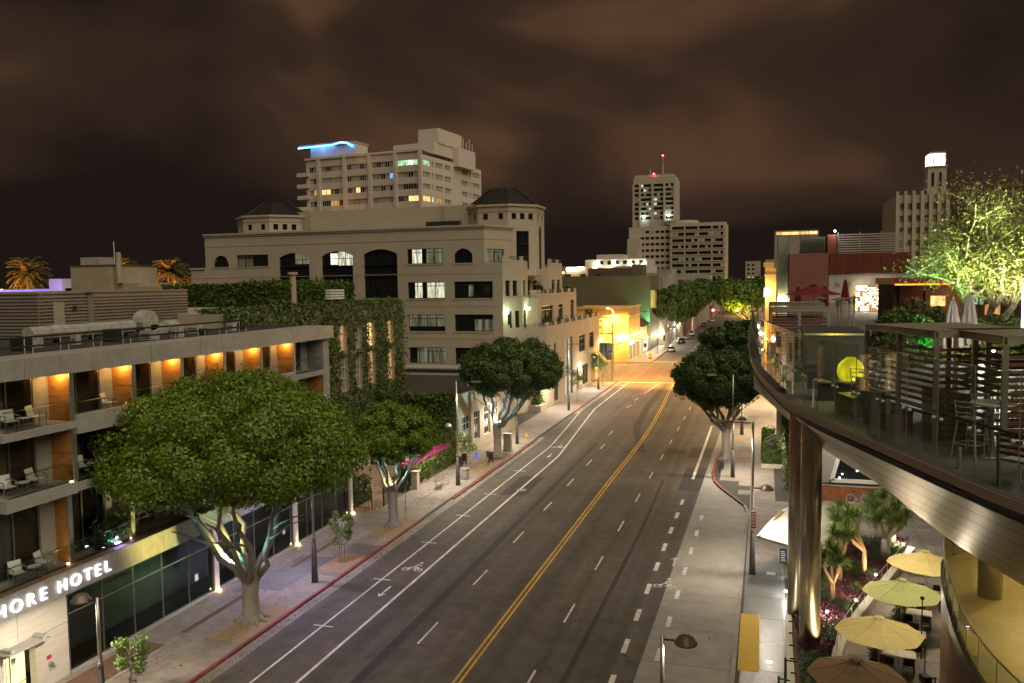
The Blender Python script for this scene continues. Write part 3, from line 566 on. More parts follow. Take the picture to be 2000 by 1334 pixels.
for i in range(1, len(fins)):
    y0, y1 = fins[i - 1], fins[i]
    for fl_, (z0, z1) in enumerate(((5.06, 8.42), (9.0, 11.5), (11.85, 14.1))):
        fx1 = HX - (0.55 if fl_ == 0 else 0.08)
        # the wood party fin: two boards, aluminium end
        if i < len(fins) - 1 or fl_ < 2:
            zm = z0 + (z1 - z0) * 0.52
            fin = hp('wood_fin', MB().box(BX, y1 - 0.10, z0, fx1 - 0.06, y1 + 0.10, zm - 0.012), 'wood')
            MB().box(BX, y1 - 0.10, zm + 0.012, fx1 - 0.06, y1 + 0.10, z1).build('wood_board', 'wood', fin)
            MB().box(fx1 - 0.06, y1 - 0.13, z0 + 0.02, fx1, y1 + 0.13, z1).build('fin_trim', 'alu', fin)
        pier = hp('pier', MB().box(BX - 0.3, y1 - 0.95, z0, BX + 0.02, y1 - 0.10, z1), 'hotel_concrete')
        # sliding window of the room
        a, b = y0 + 0.10, y1 - 0.95; w = MB()
        for y in (a + 0.04, a + (b - a) * 0.5, b - 0.04): w.bar((BX - 0.05, y, z0), (BX - 0.05, y, z1), 0.06)
        w.bar((BX - 0.05, a, z1 - 0.04), (BX - 0.05, b, z1 - 0.04), 0.06); w.bar((BX - 0.05, a, z0 + 0.04), (BX - 0.05, b, z0 + 0.04), 0.06)
        win = hp('sliding_window', w, 'frame_steel')
        m_ = (a + b) / 2
        MB().quad((BX - 0.06, a, z0), (BX - 0.06, m_, z0), (BX - 0.06, m_, z1), (BX - 0.06, a, z1)).build('pane', 'glass', win)
        MB().quad((BX - 0.06, m_, z0), (BX - 0.06, b, z0), (BX - 0.06, b, z1), (BX - 0.06, m_, z1)).build('pane', 'glass', win)
        MB().quad((BX - 0.2, a, z0), (BX - 0.2, m_, z0), (BX - 0.2, m_, z1), (BX - 0.2, a, z1)).build('curtain', ('curtain_olive', 'curtain', 'curtain_olive')[(i + fl_) % 3], win); MB().quad((BX - 0.26, m_, z0), (BX - 0.26, b, z0), (BX - 0.26, b, z1), (BX - 0.26, m_, z1)).build('curtain', ('wood_dark', 'wood_dark', 'room_dark')[(i + 2 * fl_) % 3], win)  # brown sheet behind the second pane paints in a wood-like reflection
        # recessed downlight in the balcony ceiling
        if fl_ == 2 and 1 <= i <= 6:
            dl = MB().lathe([(0.0, 0.0), (0.07, 0.0), (0.07, 0.03)], 10, (BX + 0.55, y1 - 0.42, z1 - 0.035)).build('downlight', 'em_warm', hotel)
            light('balcony_downlight', 'POINT', (BX + 0.75, y1 - 0.34, z1 - 0.14), 10, (1.0, 0.56, 0.15), hotel, 0.1)
        elif i in (1, 2, 4):
            MB().lathe([(0.0, 0.0), (0.05, 0.0), (0.05, 0.02)], 10, (fx1 + 0.02, y1 - 0.3, z0 + 0.03)).build('fin_light', 'em_warm', hotel)
            light('fin_uplight', 'SPOT', (fx1 + 0.06, y1 - 0.35, z0 + 0.1), 7, (1.0, 0.85, 0.45), hotel, 0.04, (fx1 - 0.05, y1 - 0.12, z1), 60)
    # balcony slabs: thin with glass in front of the first bays, solid upstand in others
    solid = i in (2, 4, 5, 6)
    hp('balcony_slab', MB().box(BX - 0.4, y0 + 0.005, 8.44, HX - (0.02 if not solid else 0.2), y1 - 0.005, 9.0 if not solid else 8.86), 'hotel_concrete')
    hp('balcony_slab', MB().box(BX - 0.4, y0 + 0.005, 11.5, HX - 0.02, y1 - 0.005, 11.85), 'hotel_concrete')
    if solid: hp('balcony_upstand', MB().box(HX - 0.16, y0 + 0.14, 11.2, HX + 0.02, y1 - 0.005, 12.1), 'hotel_concrete'); glass_rail(hotel, [(HX - 0.2, y0 + 0.15), (HX - 0.2, y1 - 0.15)], 12.1, 12.75); glass_rail(hotel, [(HX - 0.3, y0 + 0.15), (HX - 0.3, y1 - 0.15)], 8.9, 9.9)
    else: glass_rail(hotel, [(HX - 0.12, y0 + 0.15), (HX - 0.12, y1 - 0.15)], 11.85, 12.9); glass_rail(hotel, [(HX - 0.12, y0 + 0.15), (HX - 0.12, y1 - 0.15)], 9.0, 10.05)
hp('rear_wall', MB().box(-58, 17, 0.1, BX - 0.7, 56.8, 14.6), 'hotel_concrete')
hp('end_wall', MB().box(BX - 0.35, 54.2, 5.06, HX - 0.3, 55.0, 14.09), 'hotel_concrete')
# roof cornice in panels
fy = 15.0
while fy < 55.2:
    w = rnd.choice((1.7, 1.9, 2.1)); y1 = min(fy + w, 55.2)
    hp('cornice_panel', MB().box(BX - 0.9, fy + 0.012, 14.1, HX + 0.02 + rnd.uniform(-0.012, 0.012), y1 - 0.012, 15.0), 'hotel_panel'); fy += w
hp('roof', MB().box(-58, 15, 14.6, BX - 0.92, 56.8, 14.92), 'roof_dark')
# ---------------- on the hotel roof
for k, (x, z, lab) in enumerate(((-33.4, 15.75, 'long steel handrail pipe along the front of the hotel roof'), (-32.9, 15.35, 'lower pipe run near the hotel cornice with stub posts'))):
    t = thing('roof_rail', lab, 'railing', (x, 17, 14.92)); MB().tube([(x, 17, z), (x, 48, z)], 0.05, 8).build('rail', 'iron_dark', t)
    for j in range(15): MB().tube([(x, 18 + j * 2.1, 14.92), (x, 18 + j * 2.1, z)], 0.028, 6).build('post', 'duct', t)
def duct(label, x, y, Lx, r, z=15.5):
    t = thing('roof_duct', label, 'duct', (x, y, 14.92), 'ducts on the hotel roof')
    n = max(2, int(Lx / 1.3))
    for k in range(n):
        a = y + k * Lx / n; MB().tube([(x, a + 0.02, z), (x, a + Lx / n - 0.02, z)], r * (1 + 0.05 * (k % 2)), 10).build('duct_section', 'duct', t, smooth=False)
    for k in range(n): MB().cbox(x, y + (k + 0.5) * Lx / n, 14.92, 0.5, 0.08, max(0.05, z - r - 14.92)).build('support', 'iron_dark', t)
    return t
duct('large silver air duct lying in front of the corrugated penthouse', -38.5, 35.5, 7.8, 0.42, 15.55)
duct('small silver duct at the far left of the hotel roof', -37, 25, 4.0, 0.28, 15.4)
fanb = thing('roof_fan', 'curved grey fan housing at the right end of the silver duct', 'fan', (-38.5, 44.2, 14.92))
MB().tube([(-38.9, 44.6, 15.8), (-38.1, 44.6, 15.8)], 0.75, 16).build('scroll', 'duct', fanb); MB().box(-38.9, 44.6, 14.92, -38.1, 46.2, 15.6).build('base', 'duct', fanb); MB().tube([(-38.5, 46.2, 15.35), (-38.5, 47.4, 15.35)], 0.45, 12).build('motor', 'duct', fanb)
r2 = random.Random(3)
for k in range(16):
    x = r2.uniform(-37.5, -34.2); y = 20 + k * 2.1
    where = ('leftmost on the roof', 'second from the left', 'third from the left', 'fourth from the left', 'left of the small duct end', 'beside the small duct end', 'below the penthouse door', 'below the penthouse vent', 'at the left end of the large duct', 'before the large duct', 'before the middle of the large duct', 'below the fan housing', 'right of the fan housing', 'fourth from the right end', 'third from the right end', 'near the right end of the roof')[k]
    t = thing('roof_unit', '%s on the hotel roof, %s' % (('small vent box', 'condenser box', 'squat metal vent', 'pipe manifold')[k % 4], where), 'roof unit', (x, y, 14.92), 'small plant on the hotel roof')
    w, h = r2.uniform(0.4, 0.9), r2.uniform(0.35, 0.8)
    MB().cbox(x, y, 14.92, w, w * 0.8, h).build('casing', 'duct' if k % 3 else 'iron_dark', t); MB().tube([(x + 0.1, y + w * 0.5, 14.95), (x + 0.1, y + w * 0.5, 15.2 + h * 0.5), (x + 0.1, y + w, 15.2 + h * 0.5)], 0.06, 6).build('pipe', 'duct', t)
    for q in range(3): MB().cbox(x, y - w * 0.41, 15.0 + q * 0.11, w * 0.8, 0.02, 0.05).build('louvre', 'iron_dark', t)
pent = thing('roof_penthouse', 'corrugated metal penthouse standing on the hotel roof', 'penthouse', (-48, 42, 14.9))
MB().box(-56, 44.0, 14.9, -42.05, 53.2, 17.75).build('core', 'corrugated', pent); MB().box(-58, 40.2, 14.9, -42.6, 43.9, 17.7).build('core', 'corrugated', pent)
for k in range(13):
    z = 14.95 + k * 0.21
    MB().box(-42.05, 44.0, z, -41.94, 53.2, z + 0.1).build('corrugation', 'corrugated', pent); MB().box(-58, 40.10, z, -42.6, 40.2, z + 0.1).build('corrugation', 'corrugated', pent); pass
    MB().box(-42.6, 40.2, z, -42.49, 43.95, z + 0.1).build('corrugation', 'corrugated', pent)
MB().box(-42.53, 41.2, 14.9, -42.44, 42.0, 17.2).build('door', 'cabinet', pent); MB().box(-42.53, 42.7, 16.6, -42.44, 43.0, 16.9).build('vent', 'iron_dark', pent)
MB().box(-56.2, 43.85, 17.76, -41.95, 53.3, 17.86).build('coping', 'corrugated', pent); MB().box(-58, 40.1, 17.71, -42.5, 43.85, 17.8).build('coping', 'corrugated', pent)
# balcony furniture
def armchair():
    t = thing('armchair', 'x', 'chair'); s = 0.5
    MB().box(-0.27, -0.26, 0.40, 0.27, 0.26, 0.44).build('seat', 'plastic_white', t)
    MB().add([(-0.27, 0.24, 0.46), (0.27, 0.24, 0.46), (0.27, 0.36, 0.9), (-0.27, 0.36, 0.9), (-0.27, 0.27, 0.46), (0.27, 0.27, 0.46), (0.27, 0.39, 0.9), (-0.27, 0.39, 0.9)], [(0, 1, 2, 3), (4, 5, 6, 7), (0, 3, 7, 4), (1, 2, 6, 5), (2, 3, 7, 6), (0, 1, 5, 4)]).build('backrest', 'plastic_white', t)
    for x in (-0.29, 0.29):
        MB().tube([(x, -0.27, 0), (x, -0.27, 0.64)], 0.02, 6).build('leg', 'alu', t); MB().tube([(x, 0.27, 0), (x, 0.30, 0.66)], 0.02, 6).build('leg', 'alu', t); MB().bar((x, -0.29, 0.65), (x, 0.30, 0.67), 0.05, 0.025).build('armrest', 'alu', t)
    return t
def lowtable():
    t = thing('side_table', 'x', 'table'); MB().lathe([(0.0, 0.46), (0.3, 0.46), (0.3, 0.43), (0.0, 0.43)], 14).build('table_top', 'plastic_white', t)
    for a in range(4): MB().tube([(0.2 * math.cos(a * 1.57 + 0.8), 0.2 * math.sin(a * 1.57 + 0.8), 0), (0.2 * math.cos(a * 1.57 + 0.8), 0.2 * math.sin(a * 1.57 + 0.8), 0.43)], 0.018, 6).build('leg', 'alu', t)
    return t
ac = armchair(); lt = lowtable()
for (x, y, z, rz, lab) in ((-31.55, 27.9, 5.06, 1.2, 'pale armchair on the hotel terrace nearest the doorway wall'), (-31.6, 29.4, 5.06, 1.9, 'pale armchair on the hotel terrace next to the first wood fin'),
                            (-31.5, 27.6, 9.0, 1.3, 'pale armchair on the second balcony level at the frame edge'), (-31.5, 29.1, 9.0, 1.8, 'pale armchair on the second balcony level beside the small table'),
                            (-31.5, 27.9, 11.85, 1.2, 'pale armchair on the top balcony behind the near glass'), (-31.5, 29.3, 11.85, 1.9, 'pale armchair on the top balcony closest to the lit wood'),
                            (-31.6, 31.8, 9.0, 1.3, 'pale armchair on the second level just past the first wood fin'), (-31.5, 33.7, 11.85, 1.9, 'pale armchair behind the blue lit concrete upstand'), (-31.6, 33.2, 9.0, 1.9, 'pale armchair on the second level close to the big tree crown')):
    dup(ac, (x, y, z), rz, lab, 'armchairs on the hotel balconies')
for (x, y, z, lab) in ((-31.5, 28.7, 5.06, 'round white side table between the terrace armchairs'), (-31.5, 28.35, 9.0, 'round white side table on the second balcony level'), (-31.5, 28.6, 11.85, 'round white side table on the top balcony'), (-31.6, 32.5, 9.0, 'round white side table past the first fin on the second level')):
    dup(lt, (x, y, z), 0, lab, 'side tables on the hotel balconies')

tp = thing('terrace_bush', 'bush with purple light on the hotel terrace left of the huge ficus', 'shrub', (-31.5, 33.2, 5.06)); MB().box(-31.75, 32.4, 5.06, -31.25, 34.4, 5.4).build('trough', 'roof_dark', tp); gq = np.random.default_rng(9); leaves('foliage', np.stack([gq.normal(-31.5, .2, 1500), gq.uniform(32.4, 34.4, 1500), 5.4 + np.abs(gq.normal(0, .5, 1500))], 1), .09, 'leaf_ivy', tp, 5, 2.4)
tl2 = thing('terrace_lamp', 'small teal lamp at the foot of the terrace bush', 'lamp', (-31.15, 33.4, 5.06)); MB().cbox(-31.15, 33.4, 5.06, .14, .34, .1).build('housing', 'iron_dark', tl2); MB().cbox(-31.15, 33.4, 5.161, .11, .3, .015).build('lens', 'em_cool', tl2); light('terrace_bush_light', 'POINT', (-31.0, 33.4, 5.4), 14, (.35, .3, 1.0), tl2, .06); light('terrace_bush_light', 'SPOT', (-31.1, 33.0, 5.35), 16, (.15, .9, .8), tl2, .05, (-32.1, 32.6, 6.6), 100)
# ================================================================ ivy covered building
ivy = thing('ivy_building', 'ivy covered building with tall lit windows behind the hotel end', 'building', (-38, 60, 0))
wm = MB(); IH = []
for (a, b) in ((62.6, 64.2), (69.1, 70.7), (72.2, 73.7), (75.1, 76.6), (79.65, 81.1)):
    IH += [(a - 52, b - 52, 11.8, 14.25), (a - 52, b - 52, 7.95, 11.3)]
IH.append((79.6 - 52, 81.2 - 52, 4.6, 6.3))
facade(wm, (-38, 52), (0, 1), (1, 0), 31.2, 0.1, 16.0, IH, 0.3)
wm.quad((-38, 83.2, 0.1), (-60, 83.2, 0.1), (-60, 83.2, 16), (-38, 83.2, 16)); wm.quad((-38, 52, 16), (-38, 83.2, 16), (-60, 83.2, 16), (-60, 52, 16)); wm.quad((-38, 52, 0.1), (-60, 52, 0.1), (-60, 52, 16), (-38, 52, 16))
wm.build('wall', 'cream', ivy)
for k, h in enumerate(IH):
    w = window(ivy, (-38, 52), (0, 1), (1, 0), h, 0.3, ('lit_amber', 'curtain', 'curtain', 'lit_warm', 'curtain')[(k * 2 + 1) % 5] if k < 8 else ('lit_amber', 'lit_amber', 'lit_mint')[k - 8], 2, 3, 'frame_white', 0.07)
MB().box(-58, 70, 16.01, -45, 85, 18.1).build('upper_block', 'cream', ivy)
ch = MB().lathe([(0.32, 0), (0.32, 3.1), (0.5, 3.1), (0.5, 3.35), (0.0, 3.35)], 12, (-44.4, 72.0, 16.0)); ch.build('chimney', 'cream', ivy)
for k in range(4): MB().box(-44.9, 78.5, 16.5 + k * 0.28, -43.9, 81.5, 16.7 + k * 0.28).build('vent_louvre', 'plastic_white', ivy)
g = np.random.default_rng(5)
def wallpts(n, o, u, W, z0, z1, holes, thick=0.55, edge=0.35):
    a = g.uniform(-edge, W + edge, n); z = g.uniform(z0, z1, n) ; keep = np.ones(n, bool)
    for h in holes: keep &= ~((a > h[0] - 0.02) & (a < h[1] + 0.02) & (z > h[2] - 0.02) & (z < h[3] - 0.05))
    a, z = a[keep], z[keep]; q = np.abs(g.normal(0, thick * 0.5, len(a))) * (0.6 + 0.6 * np.sin(a * 2.1 + np.sin(z * 1.7) * 2) ** 2) + 0.03
    return a, z, q
a, z, q = wallpts(21000, None, None, 31.2, 3, 16.2, IH)
lv = leaves('ivy', np.stack([-38 + q, 52 + a, z], 1), 0.19, 'leaf_ivy', ivy, 3, 1.3, np.tile([0.8, -0.1, 0.25], (len(a), 1))); lv['kind'] = 'stuff'
n = 5200; lv = leaves('ivy', np.stack([g.uniform(-40.5, -37.8, n), g.uniform(52, 83.4, n), 16.05 + np.abs(g.normal(0, 0.16, n))], 1), 0.22, 'leaf_ivy', ivy, 4, 1.3, np.tile([0.3, 0, 0.8], (n, 1))); lv['kind'] = 'stuff'
n = 6500; lv = leaves('ivy', np.concatenate([np.stack([-45 + np.abs(g.normal(0, 0.22, n)), g.uniform(69.8, 85.2, n), g.uniform(16, 18.3, n)], 1), np.stack([g.uniform(-49, -44.8, 2500), g.uniform(69.8, 85.2, 2500), 18.1 + np.abs(g.normal(0, 0.2, 2500))], 1), np.stack([g.uniform(-58, -45, 3500), 70 - np.abs(g.normal(0, 0.2, 3500)), g.uniform(16, 18.3, 3500)], 1)]), 0.24, 'leaf_ivy', ivy, 6, 1.3); lv['kind'] = 'stuff'
# ================================================================ small brick building with an ivy end wall
bb = thing('brick_building', 'low pale brick building with dark grid windows and ivy end wall', 'building', (-29.2, 77, 0))
BH = [(1.3, 4.1, 1.3, 4.3), (4.9, 6.9, 1.3, 4.35), (8.2, 10.4, 1.3, 4.4), (11.6, 13.8, 1.3, 4.45), (15.2, 17.4, 1.3, 4.4)]
wm = MB(); facade(wm, (-29.2, 76.8), (0, 1), (1, 0), 20.2, 0.1, 6.7, BH, 0.3)
wm.quad((-29.2, 76.8, 0.1), (-45, 76.8, 0.1), (-45, 76.8, 6.7), (-29.2, 76.8, 6.7)); wm.quad((-29.2, 97, 0.1), (-45, 97, 0.1), (-45, 97, 6.7), (-29.2, 97, 6.7)); wm.build('wall', 'pale_brick', bb)
MB().box(-44.8, 77.0, 6.3, -29.4, 96.8, 6.45).build('roof', 'roof_dark', bb); MB().box(-29.5, 76.7, 6.7, -29.05, 97.1, 6.85).build('coping', 'cabinet', bb); MB().box(-45.2, 76.65, 6.7, -29.52, 77.0, 6.84).build('coping', 'cabinet', bb)
for h in BH: window(bb, (-29.2, 76.8), (0, 1), (1, 0), h, 0.3, 'dark_glass', 3, 4, 'frame_white', 0.06, panes=((0, 1, 0.45, 1, 'dark_glass'), (0, 1, 0.28, 0.45, 'plastic_white'), (0, 1, 0, 0.28, 'dark_glass')))
n = 9500; lv = leaves('ivy', np.stack([g.uniform(-40, -29.1, n), 76.75 - np.abs(g.normal(0, 0.25, n)), g.uniform(0.2, 7.1, n)], 1), 0.2, 'leaf_ivy', bb, 8, 1.3, np.tile([0.2, -0.8, 0.3], (n, 1))); lv['kind'] = 'stuff'
# ================================================================ beige office building with set-backs and two octagonal roof towers
of = thing('office_building', 'beige stepped office building with arched windows and two octagonal roof towers', 'building', (-55, 105, 0))
def seg(a, b):
    v = Vector((b[0] - a[0], b[1] - a[1])); W = v.length; u = (v.x / W, v.y / W); return a, u, (u[1], -u[0]), W
def arch_fill(mb, o, u, n, x0, x1, zt, rise, q, segs=8):
    """corner pieces that turn a square head into a segmental arch"""
    P = lambda a, z, d: (o[0] + u[0] * a - n[0] * d, o[1] + u[1] * a - n[1] * d, z)
    c = (x0 + x1) / 2; hw = (x1 - x0) / 2
    f = lambda a: zt - rise * (1 - math.sqrt(max(0, 1 - ((a - c) / hw) ** 2))) if rise > 0.9 * hw else zt - rise * ((a - c) / hw) ** 2
    for k in range(segs):
        a, b = x0 + (x1 - x0) * k / segs, x0 + (x1 - x0) * (k + 1) / segs
        mb.quad(P(a, f(a), 0), P(b, f(b), 0), P(b, zt, 0), P(a, zt, 0)); mb.quad(P(a, f(a), 0), P(b, f(b), 0), P(b, f(b), q), P(a, f(a), q))
D = 'dark_glass'
wm = MB()
# ---- main camera-side wall, floors 1-4
o, u, n, W = seg((-82, 105), (-33.1, 105)); X0 = -82
def hx(a, b, c, d): return (a - X0, b - X0, c, d)
H4 = []
for z0, z1 in ((7.1, 9.3), (11.5, 13.8), (16.0, 18.25)): H4 += [hx(-46.8, -41.4, z0, z1), hx(-40.0, -34.5, z0, z1)]
H4 += [hx(-80.7, -75.4, 15.9, 18.2), hx(-74.0, -68.7, 15.9, 18.2), hx(-80.7, -75.4, 11.5, 13.7), hx(-74.0, -68.7, 11.5, 13.7), hx(-66.9, -62.0, 16.1, 20.7), hx(-60.0, -55.1, 16.1, 20.7), hx(-53.4, -48.3, 16.1, 20.7)]
facade(wm, o, u, n, W, 0.1, 20.7, H4, 0.35)
PN = {0: ((0, .2, 0, 1, D), (.2, .4, 0, .8, 'lit_dim'), (.4, 1, 0, 1, 'lit_dim')), 1: None, 2: ((0, 1, 0.3, 1, 'lit_dim'), (0, 1, 0, 0.3, D)), 3: ((0, .5, 0, 1, D), (.5, 1, .05, .7, 'lit_dim'), (.5, 1, .7, 1, D), (.5, 1, 0, .05, D)), 4: ((0, .18, 0, 1, D), (.18, .38, 0, 1, 'lit_curtain'), (.38, .5, 0, 1, D), (.5, 1, 0, 1, 'lit_curtain')), 5: ((0, .36, 0, 1, D), (.36, .5, .1, .8, 'lit_dim'), (.36, .5, .8, 1, D), (.36, .5, 0, .1, D), (.5, 1, 0, 1, D)), 7: ((0, .25, 0, 1, D), (.25, .5, .1, .9, 'lit_curtain'), (.25, .5, .9, 1, D), (.25, .5, 0, .1, D), (.5, 1, 0, 1, D))}
for k, h in enumerate(H4[:10]): window(of, o, u, n, h, 0.35, D, 4, 1, 'frame_dark', 0.09, 0.76, panes=PN.get(k))
# ---- top floor, camera side, with arches
o5, u5, n5, W5 = seg((-79.4, 105), (-35.6, 105)); q5 = lambda a, b, c, d: (a + 79.4, b + 79.4, c, d)
H5 = [q5(-78.0, -75.4, 20.9, 22.6), q5(-74.0, -68.7, 20.3 + 0.6, 22.6), q5(-66.9, -62.0, 20.7, 22.7), q5(-60.0, -55.1, 20.7, 22.8), q5(-53.4, -48.3, 20.7, 22.9), q5(-46.8, -41.4, 20.75, 22.8), q5(-39.9, -37.3, 20.75, 22.7)]
facade(wm, o5, u5, n5, W5, 20.7, 25.7, H5, 0.35)
for i, rise in ((0, 1.3), (2, 0.7), (3, 0.7), (4, 0.7), (6, 0.75)): arch_fill(wm, o5, u5, n5, H5[i][0], H5[i][1], H5[i][3], rise, 0.35)
window(of, o5, u5, n5, H5[0], .35, D, 2, 2); window(of, o5, u5, n5, H5[1], .35, 'curtain_olive', 4, 1, transom=.75, panes=((0, .5, 0, 1, 'curtain_olive'), (.5, 1, 0, 1, D)))
window(of, o5, u5, n5, H5[5], .35, D, 4, 1, transom=.75, panes=((0, .12, 0, 1, D), (.12, .38, 0, 1, 'lit_curtain'), (.38, .5, 0, 1, D), (.5, 1, 0, 1, 'lit_dim'))); window(of, o5, u5, n5, H5[6], .35, D, 2, 1)
for i, pn in ((2, ((0, .5, 0, 1, D), (.5, 1, .2, 1, 'lit_dim'), (.5, 1, 0, .2, D))), (3, ((0, .25, 0, 1, D), (.25, .5, .1, .85, 'lit_white'), (.25, .5, .85, 1, D), (.25, .5, 0, .1, D), (.5, 1, 0, 1, 'lit_curtain'))), (4, None)):
    h = H5[i]; window(of, o5, u5, n5, h, .35, D, 4, 2, panes=pn)
    a, b = h[0] - 79.4 + 82, h[1] - 79.4 + 82; window(of, o, u, n, (a, b, 16.1, 20.7), .35, D, 4, 4)
# left return walls and roofs
wm.quad((-82, 105, 0.1), (-82, 150, 0.1), (-82, 150, 20.7), (-82, 105, 20.7)); wm.quad((-79.4, 105, 20.7), (-79.4, 150, 20.7), (-79.4, 150, 25.7), (-79.4, 105, 25.7))
# ---- corner and street side
def tier(pts, z0, z1, hol):
    for i in range(len(pts) - 1):
        oo, uu, nn, WW = seg(pts[i], pts[i + 1]); hh = hol.get(i, []); facade(wm, oo, uu, nn, WW, z0, z1, hh, 0.3)
        for h in hh: window(of, oo, uu, nn, h, 0.3, h[4] if len(h) > 4 else D, 2 if h[1] - h[0] > 2.2 else 1, 1, 'frame_dark', 0.09, 0.78)
tier([(-33.1, 105), (-29.2, 113), (-29.2, 152), (-82, 152)], 0.1, 11.3, {0: [(2.2, 4.4, 7.1, 9.2)], 1: [(4.2, 5.6, 6.2, 9.0), (11.0, 16.5, 0.15, 9.3, 'blue_lit_wall'), (21.5, 26.5, 6.2, 9.0), (30, 34, 6.2, 9.0), (4, 7, 0.4, 3.6), (19.5, 20.6, 0.4, 4), (24, 29, 0.4, 3.8)]})
tier([(-33.1, 105), (-31.4, 108.5), (-31.4, 112.5), (-30.6, 114), (-30.6, 139)], 11.3, 16.0, {0: [(0.9, 1.9, 11.9, 14.2), (2.4, 3.4, 11.9, 14.2)], 1: [(0.6, 1.7, 11.9, 14.2)], 3: [(1.5, 8.5, 11.9, 14.5), (12, 15, 11.9, 14.5), (20.5, 23, 11.9, 15.0)]})
tier([(-33.1, 105), (-31.6, 108.5), (-31.6, 112), (-32.6, 113.5), (-32.6, 122), (-31.4, 123.5), (-31.4, 132)], 16.0, 20.7, {0: [(0.6, 1.55, 16.2, 18.3), (2.1, 3.1, 16.2, 18.3)], 1: [(1.2, 2.4, 16.2, 18.3)], 3: [(1.5, 3.4, 16.2, 18.3), (5, 7.5, 16.2, 18.3)], 5: [(1.5, 3.5, 16.2, 18.4), (5, 7, 16.2, 18.4)]})
tier([(-35.6, 105), (-33.4, 110.5), (-33.2, 126), (-79.4, 126)], 20.7, 25.7, {0: [(0.6, 4.2, 20.8, 22.6, 'lit_dim')], 1: [(11.5, 14.5, 20.9, 22.8)]})
# floors of the terraces and roofs
wm.add([(-82, 105, 20.7), (-33.1, 105, 20.7), (-31.6, 108.5, 20.7), (-31.4, 132, 20.7), (-82, 132, 20.7)], [(0, 1, 2, 3, 4)]); wm.add([(-33.1, 105, 11.3), (-29.2, 113, 11.3), (-29.2, 152, 11.3), (-60, 152, 11.3), (-60, 105, 11.3)], [(0, 1, 2, 3, 4)])
wm.add([(-33.1, 105, 16.0), (-30.6, 114, 16.0), (-30.6, 139, 16.0), (-60, 139, 16.0), (-60, 105, 16.0)], [(0, 1, 2, 3, 4)]); wm.add([(-79.4, 105, 25.5), (-35.6, 105, 25.5), (-33.4, 110.5, 25.5), (-33.2, 126, 25.5), (-79.4, 126, 25.5)], [(0, 1, 2, 3, 4)])
wm.build('wall', 'office', of)
# cornices, string courses, parapets
def course(pts, z, h, p, name='cornice'):
    mb = MB()
    for i in range(len(pts) - 1):
        oo, uu, nn, WW = seg(pts[i], pts[i + 1]); a = (oo[0] - uu[0] * p * 0.4, oo[1] - uu[1] * p * 0.4); b = (oo[0] + uu[0] * (WW + p * 0.4), oo[1] + uu[1] * (WW + p * 0.4))
        mb.prism([(a[0] + nn[0] * p, a[1] + nn[1] * p), (b[0] + nn[0] * p, b[1] + nn[1] * p), (b[0] - nn[0] * 0.2, b[1] - nn[1] * 0.2), (a[0] - nn[0] * 0.2, a[1] - nn[1] * 0.2)], z, z + h)
    return mb.build(name, 'office_trim', of)
top5 = [(-79.4, 105), (-35.6, 105), (-33.4, 110.5), (-33.2, 126)]
course(top5, 25.55, 0.25, 0.28); course(top5, 25.3, 0.25, 0.14); course(top5, 23.9, 0.1, 0.05, 'string_course')
course([(-82, 150), (-82, 105), (-79.6, 105)], 20.6, 0.25, 0.2)
main = [(-82, 105), (-33.1, 105)]
for z in (10.5, 14.9, 19.3): course(main, z, 0.07, 0.035, 'string_course')
for h in H4[:10] + []: 
    course([(X0 + h[0] - 0.15, 105), (X0 + h[1] + 0.15, 105)], h[2] - 0.18, 0.16, 0.07, 'sill')
for h in (H5[5], H5[6], H5[0], H5[1]): course([(-79.4 + h[0] - 0.15, 105), (-79.4 + h[1] + 0.15, 105)], h[2] - 0.18, 0.16, 0.07, 'sill')
def parapet(pts, z, h, rails):
    for i in range(len(pts) - 1):
        oo, uu, nn, WW = seg(pts[i], pts[i + 1])
        P = lambda a, d=0.0: (oo[0] + uu[0] * a - nn[0] * d, oo[1] + uu[1] * a - nn[1] * d)
        k = 0.0; solid = True
        while k < WW - 0.05:
            w = min(1.3 if solid else 3.4, WW - k); a, b, c, d = P(k), P(k + w), P(k + w, 0.3), P(k, 0.3)
            MB().prism([a, b, c, d], z, z + (h if solid or not rails else h * 0.35)).build('parapet', 'office', of)
            if not solid and rails:
                r = MB(); 
                for zz_ in (0.6, 0.8, 1.0): r.tube([(*P(k, 0.12), z + h * zz_), (*P(k + w, 0.12), z + h * zz_)], 0.03, 5)
                for q in range(5): r.tube([(*P(k + w * q / 4, 0.12), z + h * 0.35), (*P(k + w * q / 4, 0.12), z + h)], 0.02, 5)
                r.build('railing', 'frame_dark', of)
            k += w; solid = not solid
parapet([(-33.1, 105.0), (-29.2, 113), (-29.2, 152)], 11.31, 1.0, True); parapet([(-31.4, 112.6), (-30.6, 114), (-30.6, 139)], 16.01, 0.9, True); parapet([(-33.1, 105.0), (-31.6, 108.5), (-31.6, 112)], 20.71, 0.85, True); parapet([(-31.4, 123.6), (-31.4, 132)], 20.71, 0.85, True)
